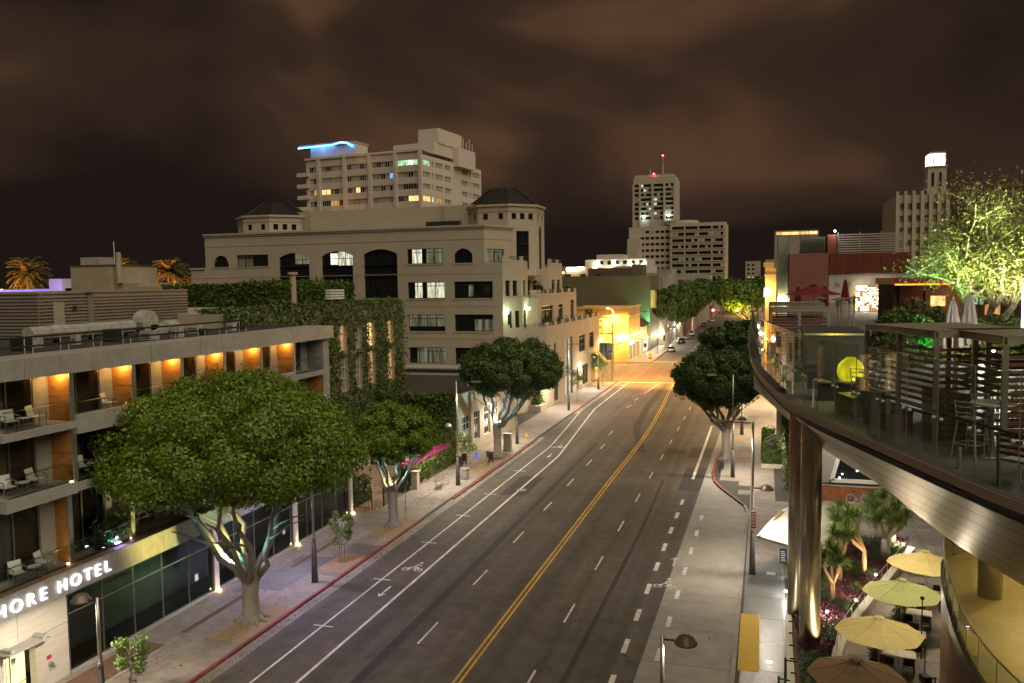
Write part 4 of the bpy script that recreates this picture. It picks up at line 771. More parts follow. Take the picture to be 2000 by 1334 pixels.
# octagonal towers
def octo(cx, cy, r, z0, z1, zr, wz, tall):
    pl = [(cx + r * math.cos(R(22.5 + 45 * k)), cy + r * math.sin(R(22.5 + 45 * k))) for k in range(8)]
    t = MB(); sides = [seg(pl[(k + 1) % 8], pl[k]) for k in range(8)]; sides = [seg(pl[k], pl[(k + 1) % 8]) for k in range(8)]
    tw = None
    for k, (oo, uu, nn, WW) in enumerate(sides):
        hl = [(WW / 2 - 0.35 + dx_, WW / 2 + 0.35 + dx_, wz, wz + 0.85) for dx_ in ((-WW * 0.25, WW * 0.25) if k != 6 else (-WW * .3, 0, WW * 0.3))]
        if tall and k in (6, 7): hl += [(WW / 2 - (1.0 if k == 6 else 0.75), WW / 2 + (1.0 if k == 6 else 0.75), 19.9, 25.2 + (0.8 if k == 7 else 0))]
        facade(t, oo, uu, nn, WW, z0, z1, hl, 0.25)
        if tall and k == 7: arch_fill(t, oo, uu, nn, hl[-1][0], hl[-1][1], hl[-1][3], 0.75, 0.25)
        sides[k] = (oo, uu, nn, hl)
    t.add([(x, y, z1) for x, y in pl], [tuple(range(8))])
    tw = t.build('roof_tower', 'office', of)
    for k, (oo, uu, nn, hl) in enumerate(sides):
        if k in (0, 4, 5, 6, 7):
            for h in hl: window(tw, oo, uu, nn, h, 0.25, D, 2 if h[1] - h[0] > 1 else 1, 3 if h[3] - h[2] > 2 else 1)
    c = MB()
    for (ra, za, rb, zb) in ((r + 0.1, z1 - 0.9, r + 0.12, z1 - 0.8), (r + 0.28, z1 - 0.2, r + 0.32, z1 + 0.1)):
        q = [[(cx + rr * math.cos(R(22.5 + 45 * k)), cy + rr * math.sin(R(22.5 + 45 * k))) for k in range(8)] for rr in (ra,)]
        c.prism(q[0], za, zb)
    c.build('cornice', 'office_trim', tw)
    rf = MB(); r1, r2 = r * 0.88, r * 0.34
    A = [(cx + r1 * math.cos(R(22.5 + 45 * k)), cy + r1 * math.sin(R(22.5 + 45 * k))) for k in range(8)]; B = [(cx + r2 * math.cos(R(22.5 + 45 * k)), cy + r2 * math.sin(R(22.5 + 45 * k))) for k in range(8)]
    rf.prism(A, z1 + 0.11, z1 + 0.3); rf.add([(x, y, z1 + 0.31) for x, y in A] + [(x, y, zr) for x, y in B], [(k, (k + 1) % 8, 8 + (k + 1) % 8, 8 + k) for k in range(8)] + [tuple(range(8, 16))])
    for k in range(8): rf.tube([(A[k][0], A[k][1], z1 + 0.33), (B[k][0], B[k][1], zr + 0.03)], 0.09, 5)
    for k in range(8):
        a, b = Vector((*A[k], z1 + 0.32)), Vector((*A[(k + 1) % 8], z1 + 0.32)); c_, d_ = Vector((*B[k], zr + 0.01)), Vector((*B[(k + 1) % 8], zr + 0.01))
        for q in range(1, 6): rf.bar(a.lerp(b, q / 6), c_.lerp(d_, q / 6), 0.06, 0.06)
    rf.build('roof', 'green_roof', tw)
octo(-36.0, 115.6, 5.8, 19.0, 28.8, 31.5, 26.8, True); octo(-72.5, 113.5, 5.9, 25.5, 28.5, 30.8, 26.4, False)
scr = MB().box(-68.5, 112.4, 25.55, -39.5, 112.8, 29.2); scr.box(-68.5, 112.8, 25.55, -68.1, 124, 29.2); scr.build('roof_screen', 'office', of)
MB().box(-46.5, 111.2, 25.55, -41.5, 112.3, 26.9).build('roof_plant', 'frame_dark', of)
for x in (-66.5, -44.5):
    r = MB()
    for k in range(8): r.tube([(x, 112.3, 25.8 + k * 0.45), (x + 0.5, 112.3, 25.8 + k * 0.45)], 0.03, 5)
    r.tube([(x, 112.3, 25.5), (x, 112.3, 29.6)], 0.03, 5); r.tube([(x + 0.5, 112.3, 25.5), (x + 0.5, 112.3, 29.6)], 0.03, 5); r.build('roof_ladder', 'office_trim', of)
for (x, y, z) in ((-32.78, 105.3, 13.9), (-31.3, 110.6, 14.25)):
    wl = MB().lathe([(0.0, 0.0), (0.13, 0.0), (0.16, 0.22), (0.0, 0.3)], 8, (x + 0.25, y - 0.1, z)).build('wall_lamp', 'em_cool', of)
    light('terrace_wall_lamp', 'POINT', (x + 0.75, y - 0.35, z - 0.1), 45, (0.75, 1.0, 0.45), of, 0.1)
for (x, y, z, r) in ((-30.1, 117, 11.4, 0.7), (-29.9, 124, 11.4, 0.5), (-30.1, 147, 11.4, 0.8), (-31.5, 118, 16.1, 0.6), (-31.2, 135, 16.1, 0.5)):
    p = thing('terrace_shrub', 'potted dark shrub on %s of the beige office' % {117: 'the low terrace corner', 124: 'the low terrace middle', 147: 'the low terrace far end', 118: 'the upper terrace', 135: 'the upper terrace far end'}[y], 'plant', (x, y, z)); MB().lathe([(0.0, 0), (0.3, 0), (0.38, 0.5), (0.0, 0.5)], 10, (x, y, z)).build('pot', 'cabinet', p)
    q = g.normal(0, 1, (240, 3)); q /= np.linalg.norm(q, axis=1, keepdims=True); leaves('foliage', q * r * g.uniform(.4, 1, (240, 1)) + [x, y, z + 0.5 + r * .8], 0.16, 'leaf_dark', p, 2)
pu = thing('terrace_parasol', 'pale parasol open on the upper terrace of the beige office building', 'parasol', (-31.6, 119.5, 16.0)); MB().tube([(-31.6, 119.5, 16.0), (-31.6, 119.5, 18.0)], 0.03, 6).build('pole', 'alu', pu); MB().lathe([(1.6, 0), (0.05, 0.6)], 8, (-31.6, 119.5, 17.6)).build('canopy', 'fabric_grey', pu)
aw = thing('barrel_awning', 'green barrel shaped awning over the office street door', 'awning', (-29.2, 146, 0)); am = MB()
for k in range(8):
    a, b = R(90 * k / 8), R(90 * (k + 1) / 8)
    for y0, y1 in ((144.6, 148.0),): am.quad((-29.15 + 2.3 * math.sin(a), y0, 2.8 + 2.4 * math.cos(a)), (-29.15 + 2.3 * math.sin(b), y0, 2.8 + 2.4 * math.cos(b)), (-29.15 + 2.3 * math.sin(b), y1, 2.8 + 2.4 * math.cos(b)), (-29.15 + 2.3 * math.sin(a), y1, 2.8 + 2.4 * math.cos(a)))
for y in (144.6, 148.0): am.add([(-29.15, y, 2.8)] + [(-29.15 + 2.3 * math.sin(R(90 * k / 8)), y, 2.8 + 2.4 * math.cos(R(90 * k / 8))) for k in range(9)], [(0, k, k + 1) for k in range(1, 9)])
am.build('cover', 'leaf_blue', aw); 
for y in (144.7, 147.9): MB().tube([(-26.95, y, 0.13), (-26.95, y, 2.85)], 0.05, 6).build('post', 'steel_pole', aw)
pl = thing('planter_box', 'long concrete planter with green shrubs beside the driveway', 'planter', (-31, 109, 0)); MB().box(-36, 109.4, 0.1, -29.25, 116.2, 0.95).build('box', 'office', pl)
q = np.stack([g.uniform(-35.5, -29.6, 2600), g.uniform(109.8, 116, 2600), 0.95 + np.abs(g.normal(0, 0.85, 2600))], 1); leaves('shrubs', q, 0.32, 'leaf_young', pl, 5, 2.4)

# ================================================================ white high-rise with a blue neon roof line
hr = thing('white_high_rise', 'white high-rise block with banded windows and blue neon roof edge', 'building', (-79.3, 187.5, 0))
c7 = (-79.3, 187.5); ul = (0.993, -0.115); lA = (c7[0] - ul[0] * 34, c7[1] - ul[1] * 34); ur = (0.115, 0.993)
ZT = 50.4; wm = MB(); HL = []; HRt = []
rows = [ZT - 3.5 - 2.9 * k for k in range(7)]
cuts = [(1.2, 3.7), (4.7, 9.6), (10.0, 10.0), (11.9, 16.9), (19.1, 24.2), (26.2, 32.6)]
cuts = [(1.0, 3.5), (4.7, 11.3), (12.5, 18.9), (20.0, 26.3), (27.3, 33.2)]
for z in rows:
    for a, b in cuts: HL.append((a, b, z, z + 1.35))
    for a, b in ((0.8, 4.4), (5.2, 6.2), (7.0, 11.0), (12.0, 15.4), (21.6, 25.3), (26.4, 27.2), (28.2, 32.5)): HRt.append((a, b, z, z + 1.35))
facade(wm, lA, ul, (-0.115, -0.993), 34, 0, ZT, HL, 0.22); facade(wm, c7, ur, (0.993, -0.115), 33.6, 0, ZT - 1.0, HRt, 0.22)
far = (c7[0] + ur[0] * 33.6, c7[1] + ur[1] * 33.6)
wm.add([(*lA, ZT), (*c7, ZT), (*far, ZT - 1), (lA[0] + ur[0] * 33, lA[1] + ur[1] * 33, ZT - 1)], [(0, 1, 2, 3)]); wm.quad((*lA, 0), (lA[0] + ur[0] * 33, lA[1] + ur[1] * 33, 0), (lA[0] + ur[0] * 33, lA[1] + ur[1] * 33, ZT), (*lA, ZT))
wm.build('wall', 'white_tower', hr)
rr = random.Random(12)
lit = {(0, 4): 'lit_green', (2, 0): 'lit_warm', (2, 1): 'lit_warm', (3, 4): 'lit_warm', (2, 2): 'lit_curtain'}
for k, h in enumerate(HL):
    i, j = divmod(k, 5); base = 'curtain'
    nn_ = max(2, int((h[1] - h[0]) / 1.25)); pn = []
    for q in range(nn_): pn.append((q / nn_, (q + 1) / nn_, 0, 1, rr.choice(('curtain', 'curtain', 'curtain', D, D, 'curtain_olive'))))
    if (i, j) == (0, 4): pn = [(q / nn_, (q + 1) / nn_, 0, 1, 'lit_green') for q in range(nn_)]; pn[-2] = (*pn[-2][:4], 'lit_white')
    if (i, j) == (2, 0): pn[1:] = [(*x[:4], 'lit_amber') for x in pn[1:]]
    if (i, j) == (2, 1): pn[0] = (*pn[0][:4], 'lit_warm'); pn[1] = (*pn[1][:4], 'lit_warm')
    if (i, j) == (2, 2): pn[2] = (*pn[2][:4], 'lit_warm')
    if (i, j) == (3, 1): pn[-2] = (*pn[-2][:4], 'lit_amber'); pn[-3] = (*pn[-3][:4], 'lit_amber')
    if (i, j) == (3, 4): pn[2:] = [(*x[:4], 'lit_warm') for x in pn[2:]]
    if (i, j) == (1, 3): pn[-1] = (*pn[-1][:4], 'lit_blue')
    if i < 5: window(hr, lA, ul, (-0.115, -0.993), h, 0.22, D, nn_ * 2, 1, 'frame_white', 0.06, panes=pn)
for k, h in enumerate(HRt):
    i, j = divmod(k, 7)
    if i < 5: window(hr, c7, ur, (0.993, -0.115), h, 0.22, ('lit_warm', 'lit_green', 'lit_amber')[j] if i == 3 and j < 3 else ('lit_green' if (i, j) == (0, 0) else 'curtain'), max(1, int((h[1] - h[0]) / 0.8)), 1, 'frame_white', 0.06)
def obox(mb, o, u, a0, a1, b0, b1, z0, z1):
    """box in the rotated frame: a along u, b behind it"""
    v = (-u[1], u[0]); P = lambda a, b: (o[0] + u[0] * a + v[0] * b, o[1] + u[1] * a + v[1] * b); return mb.prism([P(a0, b0), P(a1, b0), P(a1, b1), P(a0, b1)], z0, z1)
for a in (4.0, 11.9, 19.4, 26.8, 33.75): obox(MB(), lA, ul, a - 0.45, a + 0.45, -0.5, 0.1, 0, ZT + 0.2).build('pilaster', 'white_tower', hr)
obox(MB(), lA, ul, -0.2, 34.2, -0.35, 0, ZT - 0.3, ZT + 0.25).build('cornice', 'white_tower', hr)
for k in range(7):
    z = rows[k] - 0.9; bl = obox(MB(), lA, ul, -2.6, 0.9, -0.6, 4, z, z + 1.0).build('balcony', 'white_tower', hr)
obox(MB(), lA, ul, 22, 33.8, 7, 17, ZT, ZT + 2.9).build('penthouse', 'white_tower', hr); obox(MB(), lA, ul, 27.5, 35.5, 17, 27, ZT - 2, ZT + 2.8).build('stair_core', 'white_tower', hr); obox(MB(), lA, ul, 28.2, 34, 9, 22, ZT + 2.9, ZT + 6.6).build('lift_house', 'white_tower', hr)
nb = obox(MB(), lA, ul, -1.0, 13, 3.5, 9, ZT - 1, ZT + 3.6).build('crown', 'white_tower', hr)
obox(MB(), lA, ul, -4.5, 13, 3.0, 9.6, ZT + 3.7, ZT + 4.3).build('crown_roof', 'far_wall', nb)
v7 = (0.115, 0.993); PP = lambda a, b, z: (lA[0] + ul[0] * a + v7[0] * b, lA[1] + ul[1] * a + v7[1] * b, z)
MB().tube([PP(-4.5, 2.9, ZT + 3.6), PP(6.5, 2.9, ZT + 3.7), PP(7.6, 2.9, ZT + 4.0), PP(9.0, 2.9, ZT + 4.15), PP(10.6, 2.9, ZT + 3.9), PP(12.5, 2.9, ZT + 3.0)], 0.16, 6).build('neon_tube', 'em_neon', nb)
light('neon_glow', 'POINT', PP(3, 2.2, ZT + 3.3), 40, (0.15, 0.35, 1.0), hr, 0.5)
for k in range(5): MB().tube([PP(34.5 + k * 0.15, 20 + k * 1.5, ZT + 2.8), PP(34.5 + k * 0.15, 20 + k * 1.5, ZT + 5.0 + (k % 2))], 0.1, 5).build('antenna', 'frame_white', hr)

# ================================================================ far buildings straight ahead
def simple_block(name, label, cat, x0, x1, y0, y1, z1, m, rowsz, colsx, pane=D, wh=1.5, inset=0.3, lits=(), z0=0, roof='roof_grey', litm='lit_dim'):
    t = thing(name, label, cat, ((x0 + x1) / 2, y0, 0)); w = MB(); hs = [(a - x0, b - x0, z, z + wh) for z in rowsz for a, b in colsx]
    facade(w, (x0, y0), (1, 0), (0, -1), x1 - x0, z0, z1, hs, inset)
    w.quad((x1, y0, z0), (x1, y1, z0), (x1, y1, z1), (x1, y0, z1)); w.quad((x0, y0, z0), (x0, y1, z0), (x0, y1, z1), (x0, y0, z1)); w.quad((x0, y0, z1), (x1, y0, z1), (x1, y1, z1), (x0, y1, z1)); w.build('wall', m, t)
    for k, h in enumerate(hs): window(t, (x0, y0), (1, 0), (0, -1), h, inset, litm if k in lits else pane, max(1, int((h[1] - h[0]) / 1.6)), 1, 'frame_dark', 0.09)
    return t
ft = thing('office_tower', 'slim tall office tower with red beacons above the wide office block', 'tower', (-82, 660, 0))
xs = [(-97.0, -93.4), (-90.4, -82.2), (-79.6, -71.4), (-70.6, -67)]; xs = [(-97.6, -94.2), (-92.6, -84.6), (-82.6, -75.2), (-73.4, -67.0)]
zr = [91.5 - 3.62 * k for k in range(8)]; w = MB(); hs = [(a + 98.4, b + 98.4, z, z + 2.2) for z in zr for a, b in xs]
facade(w, (-98.4, 660), (1, 0), (0, -1), 32.2, 0, 99, hs, 0.8); w.quad((-66.2, 660, 0), (-66.2, 700, 0), (-66.2, 700, 99), (-66.2, 660, 99)); w.quad((-98.4, 660, 99), (-66.2, 660, 99), (-66.2, 700, 99), (-98.4, 700, 99)); w.quad((-98.4, 660, 0), (-98.4, 700, 0), (-98.4, 700, 99), (-98.4, 660, 99)); w.build('wall', 'tower_far', ft)
for k, h in enumerate(hs):
    nn_ = max(1, int((h[1] - h[0]) / 2)); window(ft, (-98.4, 660), (1, 0), (0, -1), h, 0.8, D, nn_, 1, 'frame_dark', 0.15, panes=[(q / nn_, (q + 1) / nn_, 0, 1, rr.choice((D, D, D, 'lit_dim', 'lit_curtain' if rr.random() < .4 else D))) for q in range(nn_)])
for x in (-98.3, -93.4, -83.6, -74.3, -66.4): MB().box(x - 0.7, 658.9, 0, x + 0.7, 659.95, 94).build('pier', 'tower_far', ft)
MB().prism([(-97.5, 661), (-67, 661), (-67, 699), (-97.5, 699)], 99.01, 101).build('parapet', 'tower_far', ft)
MB().tube([(-77, 675, 101), (-77, 675, 117)], [0.4, 0.12], 6).build('mast', 'frame_white', ft); MB().tube([(-87, 675, 101), (-87, 675, 108)], [0.3, 0.12], 6).build('mast', 'frame_white', ft)
for p in ((-77, 674.5, 117.4), (-82.4, 660.2, 101.4)): MB().lathe([(0, -0.55), (0.55, -0.3), (0.7, 0), (0.55, 0.35), (0, 0.6)], 10, p).build('beacon', 'em_red', ft)
for p in ((-90, 658.5, 67.8), (-71, 658.5, 68.6)): MB().lathe([(0, -0.9), (0.9, 0), (0, 0.9)], 8, p).build('flood_lamp', 'em_cool', ft)
wb = thing('wide_office_block', 'wide cream office block with stepped left shoulder and window bands', 'building', (-52, 520, 0))
w = MB(); zr = [49.0 - 3.82 * k for k in range(9)]; hs = [(a + 55.2, b + 55.2, z, z + 1.9) for z in zr for a, b in ((-53.8, -46.6), (-45.8, -38.4), (-37.6, -30.4), (-29.4, -23.2))]
facade(w, (-55.2, 520), (1, 0), (0, -1), 33.4, 0, 53.0, hs, 0.9)
hl = []
for r_ in range(9):
    z = zr[r_] - 1.5
    for q in range(r_ // 1 + 5):
        b = 25.0 - 3.1 * q
        if b - 2.3 > 0.2: hl.append((b - 2.3, b, z, z + 1.6))
facade(w, (-80.9, 523), (1, 0), (0, -1), 25.7, 0, 51.5, [h for h in hl if h[0] > 6], 0.9)
w.quad((-55.2, 520, 0), (-55.2, 523, 0), (-55.2, 523, 53), (-55.2, 520, 53)); w.quad((-21.8, 520, 0), (-21.8, 560, 0), (-21.8, 560, 53), (-21.8, 520, 53)); w.quad((-80.9, 523, 51.5), (-55.2, 523, 51.5), (-55.2, 560, 51.5), (-80.9, 560, 51.5)); w.quad((-55.2, 520, 53), (-21.8, 520, 53), (-21.8, 560, 53), (-55.2, 560, 53)); w.quad((-80.9, 523, 0), (-80.9, 560, 0), (-80.9, 560, 51.5), (-80.9, 523, 51.5))
w.build('wall', 'tower_far', wb)
for k, h in enumerate(hs): window(wb, (-55.2, 520), (1, 0), (0, -1), h, 0.9, D, 4, 1, 'frame_dark', 0.15, panes=[(q / 4, (q + 1) / 4, 0, 1, 'lit_dim' if rr.random() < .25 else D) for q in range(4)])
for h in [h for h in hl if h[0] > 6]: window(wb, (-80.9, 523), (1, 0), (0, -1), h, 0.9, 'lit_dim' if rr.random() < .12 else D, 1, 1, 'frame_dark', 0.15)
for k in range(7): MB().box(-80.9 - (0 if k < 3 else (k - 2) * 2.0), 516.0 - k * 0.8, 0, -80.9 + 8 - k * 0.6, 522.9 - k * 0.1, 44 - k * 3.8).build('step', 'tower_far', wb)
MB().prism([(-50 + 11 * math.cos(R(a)), 540 + 11 * math.sin(R(a))) for a in range(0, 360, 20)], 53.01, 55.5).build('drum', 'tower_far', wb)
for z in zr: MB().box(-55.3, 519.5, z - 0.5, -21.7, 519.98, z - 0.2).build('ledge', 'tower_far', wb)
# white hotel with string lights, theatre block, small roofs
wh = simple_block('seaside_hotel', 'pale low hotel with bright roof terrace lights far ahead', 'building', -69.9, -40.1, 300, 330, 23.5, 'white_tower', (18.5, 13), [(-66, -64), (-61, -59.5), (-57, -55), (-52, -50), (-47, -45)], wh=1.4)
MB().box(-63, 302, 23.51, -40.3, 325, 26.0).build('upper_floor', 'white_tower', wh); MB().box(-59.3, 305, 26.01, -49.6, 318, 27.9).build('roof_house', 'white_tower', wh)
for k in range(6): MB().box(-57.5 + k * 2.9, 301.85, 24.1, -56.2 + k * 2.9, 301.98, 25.4).build('window', D, wh)
for k in range(16): MB().lathe([(0, -0.28), (0.28, 0), (0, 0.28)], 8, (-69.3 + k * 0.85 + (0 if k < 8 else 3.2), 299.5, 22.6 + (0.5 if 4 < k < 10 else 0) + (1.2 if k > 12 else 0) - (1.3 if k > 9 else 0))).build('string_lamp', 'em_warm' if k % 3 else 'em_white', wh)
for x in (-58, -52, -46, -42): MB().lathe([(0, -0.3), (0.3, 0), (0, 0.3)], 8, (x, 301.4, 23.9)).build('terrace_lamp', 'em_white', wh); light('terrace_light', 'POINT', (x, 300.8, 24.3), 90, (0.9, 1, 0.7), wh, 0.3)
th = simple_block('theatre_block', 'windowless olive theatre block with dark raised roof behind the yellow corner building', 'building', -52, -27.6, 212, 250, 19.4, 'theatre', (), [])
MB().box(-44.3, 216, 19.41, -32.9, 240, 21.5).build('roof_house', 'brown_roof', th); MB().box(-32.8, 216, 19.41, -29.8, 222, 22.3).build('fly_tower', 'theatre', th); MB().box(-27.58, 214, 11, -26.5, 218, 15.5).build('blade_sign', 'ochre', th); MB().box(-27.58, 214, 15.52, -26.0, 219, 15.9).build('sign_cap', 'brown_roof', th)
for k in range(3): MB().box(-50 + k * 4, 214, 19.41, -48.8 + k * 4, 215.5, 20.0).build('vent', 'iron_dark', th)
light('alley_green_lamp', 'SPOT', (-26.6, 210.2, 6), 1500, (0.1, 1.0, 0.55), th, 0.3, (-33, 212, 15), 80)
gb = simple_block('grey_block', 'grey windowless shop block behind the street trees', 'building', -31.9, -25.3, 232, 262, 20.2, 'far_wall', (), [])
MB().box(-26.6, 231.4, 13, -25.4, 231.95, 19).build('poster', 'cream', gb)
simple_block('pink_block', 'dull pink shop block further up the left side', 'building', -33, -24.2, 264, 300, 18.2, 'brown_roof', (12,), [(-32, -30), (-28.5, -26.5)])
simple_block('long_grey_block', 'long low grey block at the end of the left shops', 'building', -45, -24.0, 303, 420, 20.5, 'far_wall', (14,), [(-40, -38), (-35, -33), (-30, -28)])
rr2 = random.Random(4)
for k, (x0, x1, y, h, lab) in enumerate(((-36, -27, 640, 27, 'small far block just right of the wide office block'), (-14, -2, 720, 33, 'far mid-rise with a few lit windows up the street'), (2, 18, 760, 35, 'distant flat block above the street trees'), (-62, -45, 430, 24, 'low far block left of the street'), (24, 60, 420, 22, 'dark low roofs beyond the mall on the right'), (-120, -96, 420, 26, 'far dark block left of the slim tower'))):
    simple_block('far_block', lab, 'building', x0, x1, y, y + 30, h, 'far_wall', [h - 4 - 3.5 * q for q in range(4)], [(x0 + 1.5 + q * 3.6, x0 + 3.6 + q * 3.6) for q in range(int((x1 - x0 - 2) / 3.6))], wh=1.6, lits=[rr2.randrange(12) for _ in range(3)], litm='lit_warm')
# yellow corner building with its lit shop fronts
yb = thing('corner_building', 'ochre two storey corner building with lit shop sign across the crossing', 'building', (-34, 181.6, 0))
w = MB(); hsA = [(1.5, 4.1, 6.2, 9.6), (5.6, 8.0, 6.2, 9.4), (9.3, 11.9, 6.2, 9.6), (0.6, 5.2, 0.5, 4.3), (5.8, 10.4, 0.5, 4.3)]
facade(w, (-42, 181.6), (1, 0), (0, -1), 13.7, 0.1, 12.2, hsA, 0.3)
hsB = [(1.2 + k * 1.75, 2.2 + k * 1.75, 6.2, 9.4) for k in range(9)] + [(1.2, 5.6, 0.4, 3.6), (6.6, 11, 0.4, 3.6), (12, 16.5, 0.4, 3.6)]
facade(w, (-28.3, 181.6), (0, 1), (1, 0), 18, 0.1, 12.2, hsB, 0.3); w.quad((-42, 181.6, 12), (-28.3, 181.6, 12), (-28.3, 199.6, 12), (-42, 199.6, 12)); w.quad((-42, 199.6, .1), (-28.3, 199.6, .1), (-28.3, 199.6, 12.2), (-42, 199.6, 12.2)); w.build('wall', 'ochre', yb)
for h in hsA: window(yb, (-42, 181.6), (1, 0), (0, -1), h, .3, 'lit_dim' if h[2] < 1 else 'curtain_olive', 2, 2)
for h in hsB: window(yb, (-28.3, 181.6), (0, 1), (1, 0), h, .3, 'lit_curtain' if h[2] < 1 else D, 2 if h[2] < 1 else 1, 2)
for p0, p1 in (((-42.3, 181.2, 10.2), (-27.9, 181.65, 10.5)), ((-42.3, 181.3, 11.9), (-28.0, 181.65, 12.4)), ((-28.35, 181.66, 10.2), (-27.9, 199.8, 10.5)), ((-28.35, 181.66, 11.9), (-28.0, 199.8, 12.4)), ((-30.2, 181.25, 0.1), (-28.2, 181.58, 10.19))): MB().box(*p0, *p1).build('cornice', 'ochre', yb)
# its sign letters are an unreadable blaze of white bars
for k in range(9): MB().box(-41.5 + k * 0.85, 181.25, 4.7, -41.0 + k * 0.85, 181.4, 5.3 + 0.25 * (k % 2)).build('sign_letter', 'em_signpanel', yb)
for k in range(6): MB().box(-28.2, 183.5 + k * 0.9, 3.9, -28.1, 184.1 + k * 0.9, 4.5).build('sign_letter', 'em_signpanel', yb)
for p in ((-30.9, 181.0, 5.6), (-29.2, 181.0, 5.6), (-27.8, 187, 5.8), (-27.8, 194, 5.8)):
    MB().lathe([(0, -0.25), (0.25, 0), (0, 0.25)], 8, p).build('wall_lamp', 'em_sodium', yb); light('corner_wall_lamp', 'POINT', (p[0] + 0.5, p[1] - 0.5, p[2] - 0.2), 260, (1.0, 0.62, 0.2), yb, 0.2)
sh = thing('brown_roof_shop', 'brown roofed shop row beyond the ochre corner building', 'building', (-28.3, 205, 0)); MB().box(-40, 200, 0.1, -28.3, 240, 7.0).build('wall', 'ochre', sh); MB().add([(-40, 199.9, 10), (-27.6, 199.9, 7.0), (-27.6, 240, 7.0), (-40, 240, 10), (-40, 199.9, 9.7), (-27.6, 199.9, 6.8), (-27.6, 240, 6.8), (-40, 240, 9.7)], [(0, 1, 2, 3), (4, 5, 6, 7), (0, 1, 5, 4), (1, 2, 6, 5), (2, 3, 7, 6)]).build('roof', 'brown_roof', sh)
for k in range(8): MB().box(-28.29, 201 + k * 4.8, 0.4, -28.15, 204.6 + k * 4.8, 4.2).build('shop_window', ('lit_curtain', 'lit_warm', 'lit_white')[k % 3], sh)
for k in range(6): light('shop_spill', 'POINT', (-27.2, 203 + k * 7.0, 3.4), 200, (1.0, 0.86, 0.6), sh, 0.3)
# clock tower building on the right
ck = thing('clock_tower_building', 'art deco office block whose clock tower top glows white', 'building', (46, 280, 0)); w = MB()
hs = [(1.2 + k * 2.3, 2.4 + k * 2.3, z, z + 2.0) for k in range(6) for z in (38.5, 34.8, 31.1, 27.4, 23.7)]
facade(w, (39, 280), (1, 0), (0, -1), 15, 0, 43, hs, .4); w.quad((39, 280, 0), (39, 310, 0), (39, 310, 43), (39, 280, 43)); w.quad((39, 280, 43), (54, 280, 43), (54, 310, 43), (39, 310, 43)); w.build('wall', 'tower_far', ck)
for h in hs: window(ck, (39, 280), (1, 0), (0, -1), h, .4, 'curtain_olive', 1, 2)
for k in range(7): MB().box(39 + k * 2.3, 279.4, 20, 39.8 + k * 2.3, 279.95, 44.2).build('pier', 'tower_far', ck)
MB().box(47.9, 281, 43.01, 53.1, 287, 51.2).build('shaft', 'tower_far', ck); 
for x in (49.1, 51.2): MB().box(x, 280.8, 45.5, x + 0.55, 280.98, 49.6).build('slot_window', D, ck)
for z0, z1, d, m in ((51.21, 51.6, -0.3, 'tower_far'), (51.6, 55.2, 0.25, 'em_clock'), (55.2, 55.8, 0.5, 'far_wall')): MB().box(47.9 + d, 281 + d, z0, 53.1 - d, 287 - d, z1).build({'em_clock': 'lantern'}.get(m, 'band'), m, ck)
for k in range(5): MB().box(48.2 + k * 1.1, 281.05, 51.62, 48.4 + k * 1.1, 281.2, 55.1).build('lantern_rib', 'frame_dark', ck)
MB().prism([(50.5 + 1.1 * math.cos(R(a)), 281.1 + 0.0 * a) for a in (0, 1)] + [(50.5, 281.0)], 53, 53.1)
dial = MB()
for k in range(24):
    a, b = R(15 * k), R(15 * k + 15); dial.quad(*[(50.5 + r_ * math.cos(t), 281.18, 53.4 + r_ * math.sin(t)) for r_, t in ((1.15, a), (1.35, a), (1.35, b), (1.15, b))])
dial.bar((50.5, 281.15, 53.4), (50.5, 281.15, 54.3), 0.12); dial.bar((50.5, 281.15, 53.4), (51.1, 281.15, 53.7), 0.12); dial.build('clock_dial', 'frame_dark', ck)
# low things on the left skyline
ph = thing('stucco_penthouse', 'cream stucco stair house with a chimney pipe on the left skyline', 'building', (-96, 102, 0)); MB().box(-101.5, 102, 12, -94, 112, 21.4).build('wall', 'cream', ph); MB().box(-93.98, 103, 12, -90, 110, 18.8).build('wing', 'cream', ph); MB().box(-89.98, 103, 12, -84, 110, 18.2).build('wing', 'cream', ph); MB().box(-101.6, 101.9, 21.41, -93.9, 112.1, 21.6).build('coping', 'far_dark', ph)
MB().lathe([(0.4, 0), (0.4, 4.5), (0.2, 4.6)], 10, (-93.0, 102.6, 18.8)).build('flue', 'cream', ph); MB().tube([(-95.0, 104, 21.6), (-95.0, 104, 25.2)], 0.07, 5).build('antenna', 'frame_white', ph); MB().box(-100.5, 103, 21.6, -97, 106, 22.8).build('plant', 'duct', ph)
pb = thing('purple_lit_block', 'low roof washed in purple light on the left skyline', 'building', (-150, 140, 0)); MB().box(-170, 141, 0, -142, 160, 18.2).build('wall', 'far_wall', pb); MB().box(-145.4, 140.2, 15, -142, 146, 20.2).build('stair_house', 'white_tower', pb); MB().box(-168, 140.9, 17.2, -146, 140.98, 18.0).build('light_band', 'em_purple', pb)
light('purple_wash', 'SPOT', (-140, 134, 17), 900, (0.35, 0.25, 1.0), pb, 0.4, (-146, 141, 18.5), 70)
